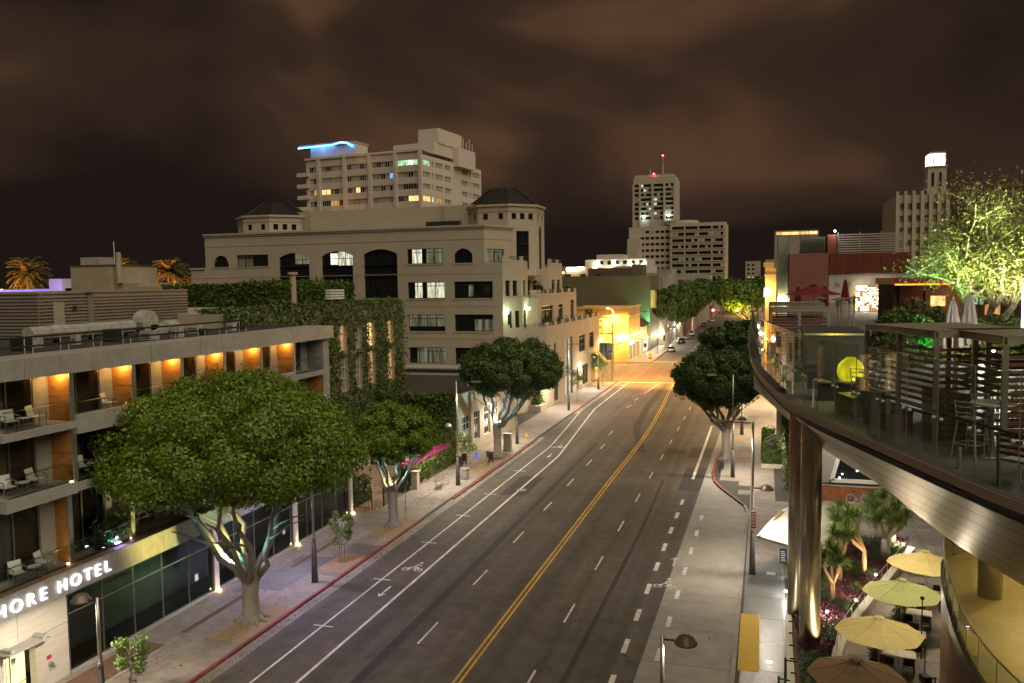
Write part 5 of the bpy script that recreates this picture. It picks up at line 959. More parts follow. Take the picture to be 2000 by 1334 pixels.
# ================================================================ trees
def crown_points(c, rx, zt, zb, n, seed, lump=0.12, clump=0.155, bottom_keep=0.6, hollow=True):
    """leaf points gathered in clumps over a lumpy, flat-bottomed dome, a few deeper inside"""
    G = np.random.default_rng(seed); nc = int(70 + rx * 9); k = np.arange(nc) + 0.5
    ph = np.arccos(1 - 2 * k / nc); th = np.pi * (1 + 5 ** 0.5) * k
    d = np.stack([np.cos(th) * np.sin(ph), np.sin(th) * np.sin(ph), np.cos(ph)], 1) + G.normal(0, 0.07, (nc, 3)); d /= np.linalg.norm(d, axis=1, keepdims=True)
    lum = 1 + lump * 0.7 * np.sin(d[:, 0] * 5 + seed) * np.sin(d[:, 1] * 4.3 + seed * 2) + G.normal(0, lump * 0.38, nc)
    keep = (d[:, 2] > -0.25) | (G.uniform(size=nc) < bottom_keep); d, lum = d[keep], lum[keep]; nc = len(d)
    ax = np.where(d[:, 2:3] > 0, np.array([[rx, rx, zt]]), np.array([[rx * 0.97, rx * 0.97, zb]]))
    cr_ = clump * rx * G.uniform(0.75, 1.35, nc)                      # each cushion of foliage has its own size
    cc = d * ax * lum[:, None] * 0.86; w = cr_ ** 2; idx = G.choice(nc, n, p=w / w.sum())
    off = G.normal(size=(n, 3)) + d[idx] * 0.55; off /= np.linalg.norm(off, axis=1, keepdims=True)
    rad = cr_[idx][:, None] * np.where(G.uniform(size=(n, 1)) < 0.66, G.uniform(0.78, 1.06, (n, 1)), G.uniform(0.2, 1.38, (n, 1)))
    p = cc[idx] + off * rad * np.array([1, 1, 0.85]); inner = G.uniform(size=n) < 0.10; p[inner] *= G.uniform(0.5, 0.85, (inner.sum(), 1))
    return p + np.array(c), off * 1.5 + d[idx] * 0.4
def limb(mb, a, b, r0, r1, sag, rg, n=6):
    a, b = Vector(a), Vector(b); pts = []
    for i in range(n + 1):
        t = i / n; p = a.lerp(b, t); p.z += sag * math.sin(math.pi * t) ; p += Vector((rg.uniform(-1, 1), rg.uniform(-1, 1), rg.uniform(-.6, .6))) * 0.09 * (a - b).length * (0.3 if i in (0, n) else 1) * 0.5
        pts.append(p)
    mb.tube(pts, [r0 + (r1 - r0) * i / n for i in range(n + 1)], 8); return pts
def ficus(label, base, c, rx, zt, zb, n, seed, size, m='leaf', tr=0.5, fork=2.6, limbs=9, bark='bark', bk=0.75, group='mature ficus trees along the kerbs'):
    x, y = base; t = thing('ficus_tree', label, 'tree', (x, y, SZ), group); rg = random.Random(seed); b = MB()
    b.tube([(x, y, 0.02), (x, y, 0.25), (x + .02, y, 0.7), (x - .02, y, fork * 0.6), (x, y, fork), (x, y, fork + 0.3)], [tr * 1.75, tr * 1.3, tr * 1.02, tr * 0.92, tr * 1.08, tr * 0.8], 14)
    for k in range(9):   # root flare
        a = 6.283 * k / 9 + rg.uniform(-.25, .25); b.tube([(x + math.cos(a) * tr * .7, y + math.sin(a) * tr * .7, 0.55), (x + math.cos(a) * tr * 1.35, y + math.sin(a) * tr * 1.35, 0.22), (x + math.cos(a) * tr * 2.5, y + math.sin(a) * tr * 2.5, 0.06)], [tr * .28, tr * .26, tr * .08], 6)
    for k in range(limbs):
        a = 6.283 * k / limbs + rg.uniform(-.3, .3); rr_ = rx * rg.uniform(0.42, 0.72); e_ = (c[0] + math.cos(a) * rr_, c[1] + math.sin(a) * rr_, c[2] - zb * rg.uniform(0.0, 0.7))
        pts = limb(b, (x + math.cos(a) * tr * .5, y + math.sin(a) * tr * .5, fork - 0.2), e_, tr * rg.uniform(.34, .48), tr * .16, -0.10 * rx, rg)
        for q in range(3):
            s = pts[rg.choice((3, 4, 5))]; a2 = a + rg.uniform(-1, 1); limb(b, s, (s.x + math.cos(a2) * rx * .3, s.y + math.sin(a2) * rx * .3, s.z + rg.uniform(.6, 1.0) * zb * 0.6 + 0.4), tr * .16, tr * .05, 0.1, rg, 4)
    b.build('trunk', bark, t, smooth=True)
    p, o = crown_points(c, rx, zt, zb, n, seed, bottom_keep=bk); leaves('crown', p, size, m, t, seed, 1.9, o, jitter=.6)
    return t
ficus('huge dome shaped ficus in front of the hotel', (-26.2, 37.3), (-26.75, 37.2, 8.85), 6.55, 4.2, 1.2, 125000, 11, 0.094, 'leaf', 0.46, 2.5, 9)
ficus('smaller round ficus lit at its fork beside the driveway gate', (-26.1, 55.0), (-26.2, 55.2, 6.7), 3.15, 2.5, 1.35, 36000, 12, 0.105, 'leaf', 0.36, 2.9, 8)
ficus('wide dark ficus with blue lit limbs by the brick building', (-26.0, 79.9), (-24.4, 80.6, 8.9), 5.25, 3.2, 2.2, 48000, 13, 0.12, 'leaf_dark', 0.42, 3.4, 9)
ficus('dense ficus on the right kerb beside the tall street lamp', (-3.4, 83.9), (-4.2, 83.6, 7.9), 4.45, 3.1, 2.2, 42000, 14, 0.12, 'leaf_dark', 0.42, 3.2, 8)
ficus('second ficus on the right kerb just behind the first', (-3.0, 106), (-3.0, 106, 9.0), 4.6, 3.8, 3.4, 24000, 15, 0.17, 'leaf_dark', 0.4, 3.2, 7)
ficus('ficus on the right kerb close to the crossing', (-2.4, 132), (-2.4, 132, 8.2), 4.4, 3.4, 3.0, 9000, 25, 0.24, 'leaf_dark', 0.4, 3.2, 6)
ficus('big dark ficus on the far left corner past the ochre building', (-24.3, 221), (-22.0, 222, 11.6), 6.6, 4.6, 4.0, 12000, 16, 0.32, 'leaf_dark', 0.5, 4.6, 8)
ficus('second dark ficus up the far left pavement', (-24.2, 262), (-22, 262, 12.5), 6.4, 4.6, 4.0, 7000, 17, 0.42, 'leaf_dark', 0.5, 4.6, 7)
ficus('third dark ficus up the far left pavement', (-24.2, 312), (-22, 312, 13.2), 7.0, 5.0, 4.2, 5500, 18, 0.5, 'leaf_dark', 0.5, 4.8, 6)
ficus('yellow lit ficus on the far right side of the street', (-3.5, 262), (-6.5, 262, 12.2), 6.8, 4.8, 4.2, 9000, 19, 0.4, 'leaf', 0.5, 4.6, 8)
ficus('further ficus behind the yellow lit one on the right', (-3.0, 315), (-4.0, 315, 13.0), 7.0, 5.0, 4.2, 5500, 20, 0.5, 'leaf_dark', 0.5, 4.8, 6)
for k, (x, y, h) in enumerate(((-23, 400, 13), (-22, 470, 13.5), (-21, 560, 14), (-2, 400, 13.5), (0, 480, 14), (2, 580, 15))):
    ficus('far street tree, %s of the row up the %s side' % (('first', 'second', 'last')[k % 3], 'left' if k < 3 else 'right'), (x, y), (x, y, h), 7.5, 5, 4.2, 2600, 40 + k, 0.75, 'leaf_dark', 0.5, 5, 5)
# lamps strapped into the forks of the ficus trees
def forklamp(label, p, to, c, power, c2=None, to2=None, p2=0):
    t = thing('tree_lamp', label, 'lamp', p, 'floodlights in the ficus forks'); b = MB().lathe([(0.0, -0.12), (0.07, -0.12), (0.10, 0.10), (0.10, 0.12)], 10, p); b.build('housing', 'iron_dark', t)
    MB().lathe([(0.0, 0.13), (0.10, 0.13), (0.09, 0.16), (0, 0.17)], 10, p).build('lens', 'em_cool', t)
    light('tree_flood', 'SPOT', (p[0], p[1], p[2] + 0.22), power, c, t, 0.06, to, 140, 0.6)
    if p2: light('tree_flood', 'SPOT', (p[0], p[1], p[2] + 0.2), p2, c2, t, 0.06, to2, 110, 0.6)
    return t
forklamp('bright floodlight in the fork of the huge ficus', (-25.75, 36.75, 3.35), (-27, 38, 9), (0.35, 0.95, 1.0), 80)
forklamp('added floodlight on the hotel side of the huge ficus fork', (-27.0, 36.7, 3.3), (-30.6, 38.2, 4.6), (1.0, 0.82, 0.22), 300, (0.1, 0.85, 0.8), (-31.5, 40.0, 1.2), 200)  # added lamp; its teal beam stands in for reflections in the shop glazing
forklamp('bright floodlight in the fork of the smaller ficus', (-25.85, 54.55, 3.25), (-25.5, 55.6, 8), (0.45, 1.0, 0.9), 100, (1.0, 0.88, 0.4), (-29.5, 57, 3), 60)
forklamp('bright floodlight in the fork of the wide dark ficus', (-25.55, 79.5, 3.75), (-26, 81, 9), (0.3, 0.7, 1.0), 150, (0.6, 1.0, 0.85), (-29.2, 80, 5), 160)
light('yellow_tree_lamp', 'SPOT', (-7.0, 252, 6.5), 4000, (1.0, 0.66, 0.1), None, 0.2, (-7.5, 262, 9.5), 80)
yl = thing('tree_lamp', 'amber floodlight below the yellow lit far ficus', 'lamp', (-7.0, 251.6, 0.1)); MB().tube([(-7.0, 251.6, 0.1), (-7.0, 251.6, 6.2)], 0.06, 6).build('pole', 'iron_dark', yl); MB().lathe([(0, 0), (.15, .05), (.15, .2)], 8, (-7, 251.6, 6.2)).build('housing', 'iron_dark', yl)
# young staked trees
def young(label, x, y, h, r, seed, m='leaf_young', z=SZ, n=900):
    t = thing('young_tree', label, 'tree', (x, y, z), 'young staked street trees'); rg = random.Random(seed); G = np.random.default_rng(seed); b = MB()
    b.tube([(x, y, z), (x + .03, y, z + h * .3), (x - .02, y + .03, z + h * .55), (x + .05, y, z + h * .9)], [.05, .045, .035, .012], 7); P = []
    for k in range(17):
        a = rg.uniform(0, 6.28); z0 = z + h * rg.uniform(.42, .8); e_ = Vector((x + math.cos(a) * r * rg.uniform(.35, 1), y + math.sin(a) * r * rg.uniform(.35, 1), z0 + h * rg.uniform(.05, .25))); limb(b, (x, y, z0), e_, .022, .008, 0.05, rg, 3)
        q = G.normal(0, 1, (n // 10, 3)); P.append(q / np.linalg.norm(q, axis=1, keepdims=True) * (r * .38) * G.uniform(.2, 1, (n // 10, 1)) ** .6 + np.array(e_))
    b.build('trunk', 'bark', t); p = np.concatenate(P); leaves('crown', p, 0.078, m, t, seed, 1.8)
    for s_ in (-0.18, 0.18): MB().tube([(x + s_, y + 0.1, z), (x + s_ * .9, y + 0.1, z + h * .42)], .022, 6).build('stake', 'wood_dark', t)
    MB().bar((x - .2, y + .1, z + h * .38), (x + .2, y + .1, z + h * .38), .03).build('tie', 'iron_dark', t)
young('young staked tree nearest the camera beside the soil bed', -25.5, 27.7, 3.3, 0.75, 31); young('young staked tree on dark paving beyond the huge ficus', -25.9, 46.7, 3.1, 0.75, 32)
young('bright green young tree beside the round planter pot', -27.0, 73.6, 3.5, 0.85, 33); young('dark young tree on the pavement before the green awning', -26.0, 118.0, 5.2, 1.5, 34, 'leaf_dark', n=1400); young('young tree close to the signal pole at the crossing', -26.2, 139.0, 4.6, 1.2, 35, n=900)
young('small yellow lit tree beside the ochre corner building', -34.5, 176.5, 9.0, 2.6, 36, 'leaf_palm', n=1300)
# palms on the left skyline
def palm(label, x, y, ztop, r, seed):
    t = thing('palm_tree', label, 'palm', (x, y, 0), 'palms on the left skyline'); rg = random.Random(seed); MB().tube([(x, y, 0), (x, y, ztop - r * .4)], [.5, .42], 8).build('trunk', 'bark', t); f = MB()
    for k in range(90):
        a = rg.uniform(0, 6.283); el = rg.uniform(-.7, 1.35); Ln = r * rg.uniform(.85, 1.1); p = Vector((x, y, ztop - r * .4)); d = Vector((math.cos(a) * math.cos(el), math.sin(a) * math.cos(el), math.sin(el))); prev = p
        side = Vector((-math.sin(a), math.cos(a), 0))
        for s_ in range(7):
            d2 = Vector((d.x, d.y, d.z - 0.16 * s_)).normalized(); nx_ = prev + d2 * Ln / 7
            for q in (-1, 1):
                for h_ in (0, .5):
                    b0 = prev.lerp(nx_, h_); tip = b0 + side * q * r * .2 * (1.1 - s_ / 8) + d2 * r * .12 + Vector((0, 0, -r * .05)); f.add([b0, b0 + d2 * r * .06, tip], [(0, 1, 2)])
            f.add([prev + side * .04, prev - side * .04, nx_], [(0, 1, 2)]); prev = nx_
    f.build('fronds', 'leaf_palm', t)
palm('feathery amber lit palm at the far left of the skyline', -161.5, 150, 23.6, 5.2, 1); palm('amber palm behind the cream stair house', -135.5, 150, 23.6, 4.0, 2); palm('tallest amber palm left of the beige office building', -122.5, 150, 23.0, 4.6, 3); palm('low amber palm between two taller palms', -129.5, 150, 20.6, 3.8, 4); palm('low amber palm against the office building wall', -116.5, 151, 20.0, 4.0, 5)
light('palm_sodium', 'SPOT', (-161, 137, 18.6), 8000, (1.0, 0.42, 0.10), None, 0.5, (-161.5, 149, 22), 75, 0.7)
light('palm_sodium', 'SPOT', (-126, 140, 12), 14000, (1.0, 0.42, 0.10), None, 0.5, (-126.5, 150, 22), 100, 0.7)
pl_ = thing('sodium_mast', 'sodium lamp mast hidden behind the hotel roof below the palms', 'lamp', (-126, 139.5, 0)); MB().tube([(-126, 139.5, 0), (-126, 139.5, 11.6)], .1, 6).build('pole', 'iron_dark', pl_); MB().lathe([(0, 0), (.3, .05), (.3, .2), (0, .25)], 8, (-126, 139.5, 11.6)).build('head', 'lamp_dome', pl_)
# ================================================================ street lamps
def lamp_proto(tall):
    t = thing('street_lamp', 'x', 'street lamp'); 
    MB().tube([(0, 0, 0), (0, 0, .04), (0, 0, 2.62)], [.23, .21, .105], 14).build('base', 'iron_dark', t, smooth=True)
    MB().lathe([(.12, 2.62), (.12, 2.75), (.08, 2.75)], 12).build('collar', 'steel_pole', t)
    zt = 9.3 if tall else 5.45
    MB().tube([(0, 0, 2.7), (0, 0, zt)], [.085, .065], 10).build('pole', 'steel_pole', t, smooth=True)
    def head(x, z, s):
        a = MB().tube([(0, 0, z), (x * .45, 0, z)], .035, 6); a.build('arm', 'iron_dark', t)
        h = MB().lathe([(.40 * s, 0), (.41 * s, .04), (.37 * s, .08), (.36 * s, .10), (.27 * s, .24), (.13 * s, .32), (0, .34)], 18, (x * .45 + (.36 if x > 0 else -.36), 0, z - .08)); hd = h.build('dome', 'lamp_dome', t, smooth=True)
        MB().lathe([(0, -.015), (.2, -.01), (.33, .015)], 14, (x * .45 + (.36 if x > 0 else -.36), 0, z - .06)).build('lens', 'em_white', hd)
    head(-1, 5.3, 1.0)
    if tall:
        MB().tube([(0, 0, 9.25), (1.5, 0, 9.3)], .045, 6).build('road_arm', 'iron_dark', t); rh = MB().add([(1.4, -.16, 9.22), (2.3, -.2, 9.22), (2.3, .2, 9.22), (1.4, .16, 9.22), (1.45, -.1, 9.38), (2.2, -.1, 9.36), (2.2, .1, 9.36), (1.45, .1, 9.38)], [(0, 1, 2, 3), (4, 5, 6, 7), (0, 1, 5, 4), (1, 2, 6, 5), (2, 3, 7, 6), (3, 0, 4, 7)]).build('road_head', 'lamp_dome', t)
    return t
lt_, ls_ = lamp_proto(True), lamp_proto(False)
WC = (1.0, 0.86, 0.66)
for (x, y, tall, side, lab, pw, c) in ((-25.6, 26.2, 0, 1, 'short street lamp at the bottom left in front of the doorway wall', 330, WC), (-25.8, 43.2, 1, 1, 'street lamp under the right side of the huge ficus', 260, (0.72, 0.62, 1.0)), (-25.8, 67.8, 1, 1, 'street lamp beside the park bench', 420, WC), (-26.0, 87.0, 1, 1, 'street lamp next to the yellow hydrant', 420, WC), (-25.8, 111.7, 1, 1, 'street lamp at the far side of the driveway', 480, WC), (-26.0, 134.5, 1, 1, 'street lamp nearest the crossing on the left', 560, WC),
                             (-3.3, 28.5, 0, -1, 'short street lamp at the bottom edge over the right pavement', 90, WC), (-0.5, 51.2, 1, -1, 'tall street lamp with signs beside the boat shaped canopy', 260, WC), (-2.5, 76.5, 1, -1, 'street lamp in front of the right kerb ficus', 620, WC), (-2.2, 98, 1, -1, 'street lamp behind the right kerb ficus', 620, (1, .8, .5)), (-2.2, 122, 1, -1, 'street lamp near the crossing on the right', 620, (1, .75, .42))):
    o = dup(lt_ if tall else ls_, (x, y, SZ), 0 if side > 0 else math.pi, lab, 'street lamps'); o['category'] = 'street lamp'
    hx_ = x - 0.81 * side
    light('lamp_light', 'SPOT', (hx_, y, SZ + 5.05), pw * 1.25, c, None, 0.16, (hx_, y, 0), 164, 0.35)
    if tall and 'right kerb ficus' not in lab: light('lamp_light', 'SPOT', (x + 1.9 * side, y, SZ + 9.1), pw * 1.4, c, None, 0.2, (x + 3.2 * side, y, 0), 158, 0.4)
sp = thing('parking_sign', 'pair of red and white parking notices on the tall street lamp', 'sign', (-0.42, 51.0, 3.2)); MB().box(-0.62, 51.05, 2.95, -0.28, 51.07, 4.1).build('plate', 'plastic_white', sp)
for k in range(6): MB().box(-0.60 + (k % 2) * .02, 51.035, 3.02 + k * .18, -0.30, 51.045, 3.09 + k * .18).build('print', 'sign_red', sp)
# ================================================================ street furniture, left pavement
be = thing('bench', 'silver slatted bench beside the flowering hedge', 'bench', (-27.0, 66.8, SZ)); x0, y0 = -27.2, 65.9
for k in range(5): MB().bar((x0 + .05 + k * .1, y0, .58), (x0 + .05 + k * .1, y0 + 1.9, .58), .07, .03).build('seat_slat', 'alu', be)
for k in range(4): MB().bar((x0 - .02 - k * .035, y0, .7 + k * .11), (x0 - .02 - k * .035, y0 + 1.9, .7 + k * .11), .03, .08).build('back_slat', 'alu', be)
for y in (y0 + .08, y0 + 1.82):
    MB().tube([(x0 - .05, y, SZ), (x0, y, .56), (x0 - .14, y, 1.08)], .028, 6).build('leg', 'alu', be); MB().tube([(x0 + .55, y, SZ), (x0 + .5, y, .56), (x0 + .48, y, .8), (x0 + .3, y, .86), (x0 - .06, y, .84)], .028, 6).build('armrest', 'alu', be)
pt = thing('litter_bin', 'round pale concrete litter bin beside the lamp and the bright young tree', 'bin', (-25.95, 70.0, SZ)); MB().lathe([(.36, 0), (.38, .1), (.36, .9), (.40, .92), (.40, 1.02), (.30, 1.03), (.28, .8), (0, .8)], 18, (-25.95, 70, SZ)).build('drum', 'kerb_grey', pt, smooth=False)
ub = thing('utility_cabinet', 'beige metal utility cabinet behind the wide dark ficus', 'cabinet', (-26.0, 83.4, SZ)); MB().cbox(-26, 83.4, SZ, .75, .55, 1.75).build('case', 'cabinet', ub); MB().cbox(-26, 83.4, SZ, .95, .75, .12).build('plinth', 'kerb_grey', ub); MB().cbox(-26, 83.4, SZ + 1.75, .80, .60, .07).build('lid', 'cabinet', ub); MB().cbox(-26, 83.115, SZ + .2, .62, .02, 1.4).build('door', 'office_trim', ub)
fh = thing('fire_hydrant', 'yellow fire hydrant at the end of the red kerb', 'hydrant', (-25.6, 89.2, SZ)); MB().lathe([(.17, 0), (.17, .06), (.11, .08), (.11, .5), (.15, .52), (.15, .56), (.12, .6), (.06, .72), (0, .74)], 12, (-25.6, 89.2, SZ)).build('barrel', 'hydrant_yellow', fh, smooth=True)
for s_ in (-1, 1): MB().tube([(-25.6, 89.2, SZ + .42), (-25.6 + s_ * .2, 89.2, SZ + .42)], .06, 8).build('outlet', 'hydrant_yellow', fh)
MB().tube([(-25.6, 89.2, SZ + .4), (-25.6, 88.97, SZ + .4)], .075, 8).build('outlet', 'hydrant_yellow', fh)
for (x, y, h, lab, m) in ((-25.5, 55.9, 3.5, 'blue parking sign on a pole beside the smaller ficus', 'blue_sign'), (-25.9, 73.0, 1.9, 'parking meter post with a blue plate behind the bright young tree', 'blue_sign'), (-25.6, 75.6, 1.5, 'second grey meter post before the wide dark ficus', 'iron_dark')):
    t = thing('sign_post', lab, 'sign', (x, y, SZ)); MB().tube([(x, y, SZ), (x, y, SZ + h)], .03, 6).build('pole', 'steel_pole', t); MB().box(x - .15, y - .045, SZ + h - .62, x + .15, y - .032, SZ + h).build('plate', m, t)
for k, (x, y) in enumerate(((-28.2, 74.6), (-28.2, 76.0), (-25.9, 77.4))):
    t = thing('news_rack', 'dark newspaper rack on the soil by the wide ficus, %s' % ('nearest the wall', 'second from the wall end', 'closest to the kerb')[k], 'news rack', (x, y, SZ)); MB().cbox(x, y, SZ + .35, .45, .4, .7).build('box', 'iron_dark', t)
    for a in (-.18, .18): MB().cbox(x + a, y, SZ, .04, .35, .35).build('leg', 'iron_dark', t)
for k, (x, y) in enumerate(((-29.6, 53.6), (-29.6, 55.0), (-29.3, 57.9), (-29.3, 58.7))):
    t = thing('bike_rack', ('steel loop bike rack close to the hotel glass', 'steel loop bike rack at the hotel end column', 'steel loop bike rack in front of the iron fence', 'steel loop bike rack nearest the dark bush')[k], 'bike rack', (x, y, SZ), 'steel bike racks'); MB().tube([(x, y - .2, SZ + .85), (x, y - .2, SZ + .15)] + [(x, y - .2 * math.cos(a), SZ + .15 - .14 * math.sin(a)) for a in (0.5, 1.0, 1.57, 2.1, 2.6)] + [(x, y + .2, SZ + .15), (x, y + .2, SZ + .9)], .03, 8).build('loop', 'steel_pole', t); MB().tube([(x, y - .25, SZ), (x, y + .25, SZ)], .03, 6).build('foot', 'steel_pole', t)
# driveway gate, fence, hedges
def fence(label, a, b, h):
    t = thing('iron_fence', label, 'fence', (a[0], a[1], SZ)); A, B = Vector((*a, SZ)), Vector((*b, SZ)); n = int((B - A).length / .22)
    for zz_ in (.25, h - .1): MB().bar(A + Vector((0, 0, zz_)), B + Vector((0, 0, zz_)), .04).build('rail', 'iron_dark', t)
    for k in range(n + 1): p = A.lerp(B, k / n); MB().tube([p, p + Vector((0, 0, h))], .013, 4).build('picket', 'iron_dark', t)
    for p in (A, B): MB().bar(p, p + Vector((0, 0, h + .2)), .1).build('post', 'iron_dark', t)
fence('black iron gate lying along the brick driveway', (-29.3, 60.0), (-29.3, 65.0), 1.3); fence('short iron fence in front of the dark bush', (-32.6, 57.6), (-29.6, 58.4), 1.4)
gp = thing('gate_pier', 'brick gate pier at the end of the flowering hedge', 'pier', (-28.9, 65.6, SZ)); MB().cbox(-28.95, 65.6, SZ, .55, .55, 1.5).build('shaft', 'pale_brick', gp); MB().cbox(-28.95, 65.6, SZ + 1.5, .68, .68, .1).build('cap', 'cabinet', gp)
def hedge(name, label, box, n, m, cat='hedge', size=.13, top=None):
    x0, y0, z0, x1, y1, z1 = box; t = thing(name, label, cat, ((x0 + x1) / 2, (y0 + y1) / 2, z0)); G = np.random.default_rng(n); MB().box(x0 + .2, y0 + .2, z0, x1 - .2, y1 - .2, z1 - .2).build('stems', 'mulch', t)
    a = G.uniform(0, 1, (n, 3)); f = G.integers(0, 5, n); 
    for i, (ax, v) in enumerate(((0, 0), (0, 1), (1, 0), (1, 1), (2, 1))): a[f == i, ax] = v
    p = a * [x1 - x0, y1 - y0, z1 - z0] + [x0, y0, z0] + G.normal(0, .09, (n, 3)); leaves('foliage', p, size, m, t, n, 1.6, (a - .5) * 1.5)
    if top: q = np.stack([G.uniform(x0 + top[0], x1 - top[1], top[2]), G.uniform(y0, y1, top[2]), z1 + np.abs(G.normal(0.02, .12, top[2]))], 1); leaves('flowers', q, .12, 'bougainvillea', t, 9, 1.3, np.tile([0.2, 0, .8], (len(q), 1)))
    return t
hedge('flowering_hedge', 'green hedge topped with pink bougainvillea beside the bench', (-31.0, 66.4, SZ, -29.35, 76.4, 1.75), 6500, 'leaf_ivy', top=(0, .35, 2500))
hedge('dark_bush', 'dark rounded bush behind the iron fence', (-34.0, 58.5, SZ, -31.2, 61.5, 2.1), 2600, 'leaf_dark', 'bush')
hedge('low_hedge', 'green hedge against the ivy wall behind the pink flowers', (-38, 73.6, SZ, -31.4, 75.6, 2.4), 4200, 'leaf_ivy')
hedge('small_bush', 'small clipped bush between the gate and its pier', (-30.6, 64.2, SZ, -29.4, 65.2, 1.2), 1200, 'leaf_ivy', 'bush')
for (x, y, lab) in ((-32.3, 71.4, 'pale post in front of the green hedge'), (-31.7, 72.6, 'grey intercom post beside the hedge')):
    t = thing('entry_post', lab, 'post', (x, y, SZ)); MB().cbox(x, y, SZ, .2, .2, 1.3).build('shaft', 'plastic_white' if x < -32 else 'cabinet', t); MB().cbox(x, y, SZ + 1.3, .26, .26, .06).build('cap', 'cabinet', t)
t = thing('entry_sign', 'white board sign on a post above the pink flowers', 'sign', (-31.3, 73.3, SZ)); MB().tube([(-31.3, 73.3, SZ), (-31.3, 73.3, 2.2)], .03, 6).build('pole', 'steel_pole', t); MB().box(-31.65, 73.26, 2.1, -30.95, 73.3, 2.6).build('board', 'plastic_white', t)
t = thing('garden_wall', 'low cream wall along the driveway behind the smaller ficus', 'wall', (-37, 62, SZ)); MB().box(-37.6, 58.6, SZ, -37.2, 73.4, 1.5).build('body', 'cream', t); MB().box(-37.66, 58.5, 1.5, -37.14, 73.5, 1.62).build('coping', 'cabinet', t)
gl_ = thing('garage_loading_wall', 'dark recessed wall above the brick building roof before the office', 'wall', (-40, 100, 0)); MB().box(-52, 99.5, 0.1, -34, 103, 6.9).build('body', 'far_dark', gl_); MB().box(-52.2, 99.3, 6.9, -33.8, 103.2, 7.1).build('coping', 'far_wall', gl_)
# ================================================================ traffic signals at the crossing
def sig_head(t, x, y, z, lit=None):
    hb = MB().cbox(x, y, z, .36, .28, 1.05).build('signal_head', 'iron_dark', t)
    for k in range(3): MB().lathe([(0, 0), (.13, 0)], 12); l = MB().lathe([(0, .0), (.09, .03), (.13, .05)], 12); l.v = [(x + a, y - .19 + (c_ * .5), z + .86 - k * .33 + b_) for a, b_, c_ in l.v]; l.build('lens', 'em_red' if lit == k else 'blackboard', hb)
    return hb
sa = thing('signal_mast', 'grey signal mast with a long curved arm at the near left corner', 'traffic light', (-25.9, 147.4, SZ)); MB().tube([(-25.9, 147.4, SZ), (-25.9, 147.4, 10.6)], [.2, .12], 10).build('pole', 'steel_pole', sa)
MB().tube([(-25.9, 147.4, 6.4), (-24.4, 147.6, 6.9), (-21.5, 148, 7.7), (-19, 148.2, 8.0), (-16.9, 148.4, 8.05)], [.11, .1, .08, .07, .06], 8).build('signal_arm', 'steel_pole', sa); MB().tube([(-25.9, 147.4, 10.4), (-24.6, 147.6, 11.2), (-22.5, 147.9, 12.1), (-20.4, 148.1, 12.5)], [.08, .07, .06, .05], 8).build('lamp_arm', 'steel_pole', sa); MB().cbox(-20.1, 148.1, 12.42, .9, .34, .16).build('luminaire', 'lamp_dome', sa)
sig_head(sa, -16.7, 148.2, 7.3); MB().box(-27.2, 147.2, 5.2, -26.0, 147.24, 5.5).build('street_plate', 'blue_sign', sa)
light('crossing_lamp', 'SPOT', (-20.1, 148.1, 12.3), 15000, (1.0, 0.47, 0.09), sa, .3, (-18, 154, 0), 150, .5)
sb = thing('signal_post', 'signal post with red light on the far left corner', 'traffic light', (-24.4, 180.2, SZ)); MB().tube([(-24.4, 180.2, SZ), (-24.4, 180.2, 4.6)], .07, 8).build('pole', 'steel_pole', sb)
for z in (0.0,):
    hb = MB().cbox(-24.4, 180.0, 3.6, .55, .35, 1.5).build('signal_head', 'iron_dark', sb); l = MB().lathe([(0, .2), (.2, .1), (.28, 0)], 12); l.v = [(-24.4 + a, 179.78 - c_ , 4.75 + b_) for a, b_, c_ in l.v]; l.build('red_lens', 'em_red', hb); l = MB().lathe([(0, .1), (.15, .05), (.2, 0)], 10); l.v = [(-24.55 + a, 179.78 - c_, 3.15 + b_) for a, b_, c_ in l.v]; MB().cbox(-24.55, 180.0, 2.9, .5, .3, .5).build('walk_box', 'iron_dark', sb); l.build('walk_lens', 'em_sodium', sb)
light('red_signal_spill', 'SPOT', (-24.3, 179.3, 4.75), 1800, (1.0, .05, .04), sb, .15, (-21.0, 163, 0), 40, .8)
sc_ = thing('sodium_lamp_mast', 'tall sodium street lamp beside the ochre corner building', 'street lamp', (-31.2, 179.5, SZ)); MB().tube([(-31.2, 179.5, SZ), (-31.2, 179.5, 10.4), (-31.35, 179.3, 11.6), (-32.2, 179.0, 12.1)], [.13, .09, .08, .06], 8).build('pole', 'ochre', sc_); MB().lathe([(0, .1), (.25, .06), (.3, -.05), (0, -.08)], 10, (-32.4, 179, 12.1)).build('head', 'em_sodium', sc_); MB().lathe([(0, .1), (.2, 0), (0, -.1)], 8, (-30.8, 179.4, 9.6)).build('small_lamp', 'em_white', sc_); sig_head(sc_, -31.4, 179.1, 4.9)
light('corner_sodium', 'SPOT', (-32.0, 178.8, 11.8), 6500, (1.0, .52, .12), sc_, .3, (-30, 176, 0), 165, .4)
ns = thing('sodium_lamp_mast', 'tall sodium street lamp on the right corner past the ficus', 'street lamp', (-1.5, 184, SZ)); MB().tube([(-1.5, 184, SZ), (-1.5, 184, 10.2), (-3.4, 183.6, 11.2), (-5.0, 183, 11.4)], [.13, .09, .07, .06], 8).build('pole', 'steel_pole', ns); MB().lathe([(0, .1), (.25, .06), (.3, -.05), (0, -.08)], 10, (-5.3, 183, 11.4)).build('head', 'em_sodium', ns); light('corner_sodium', 'SPOT', (-5.4, 182.6, 11.2), 17000, (1.0, .47, .10), ns, .3, (-8, 178, 0), 160, .4)
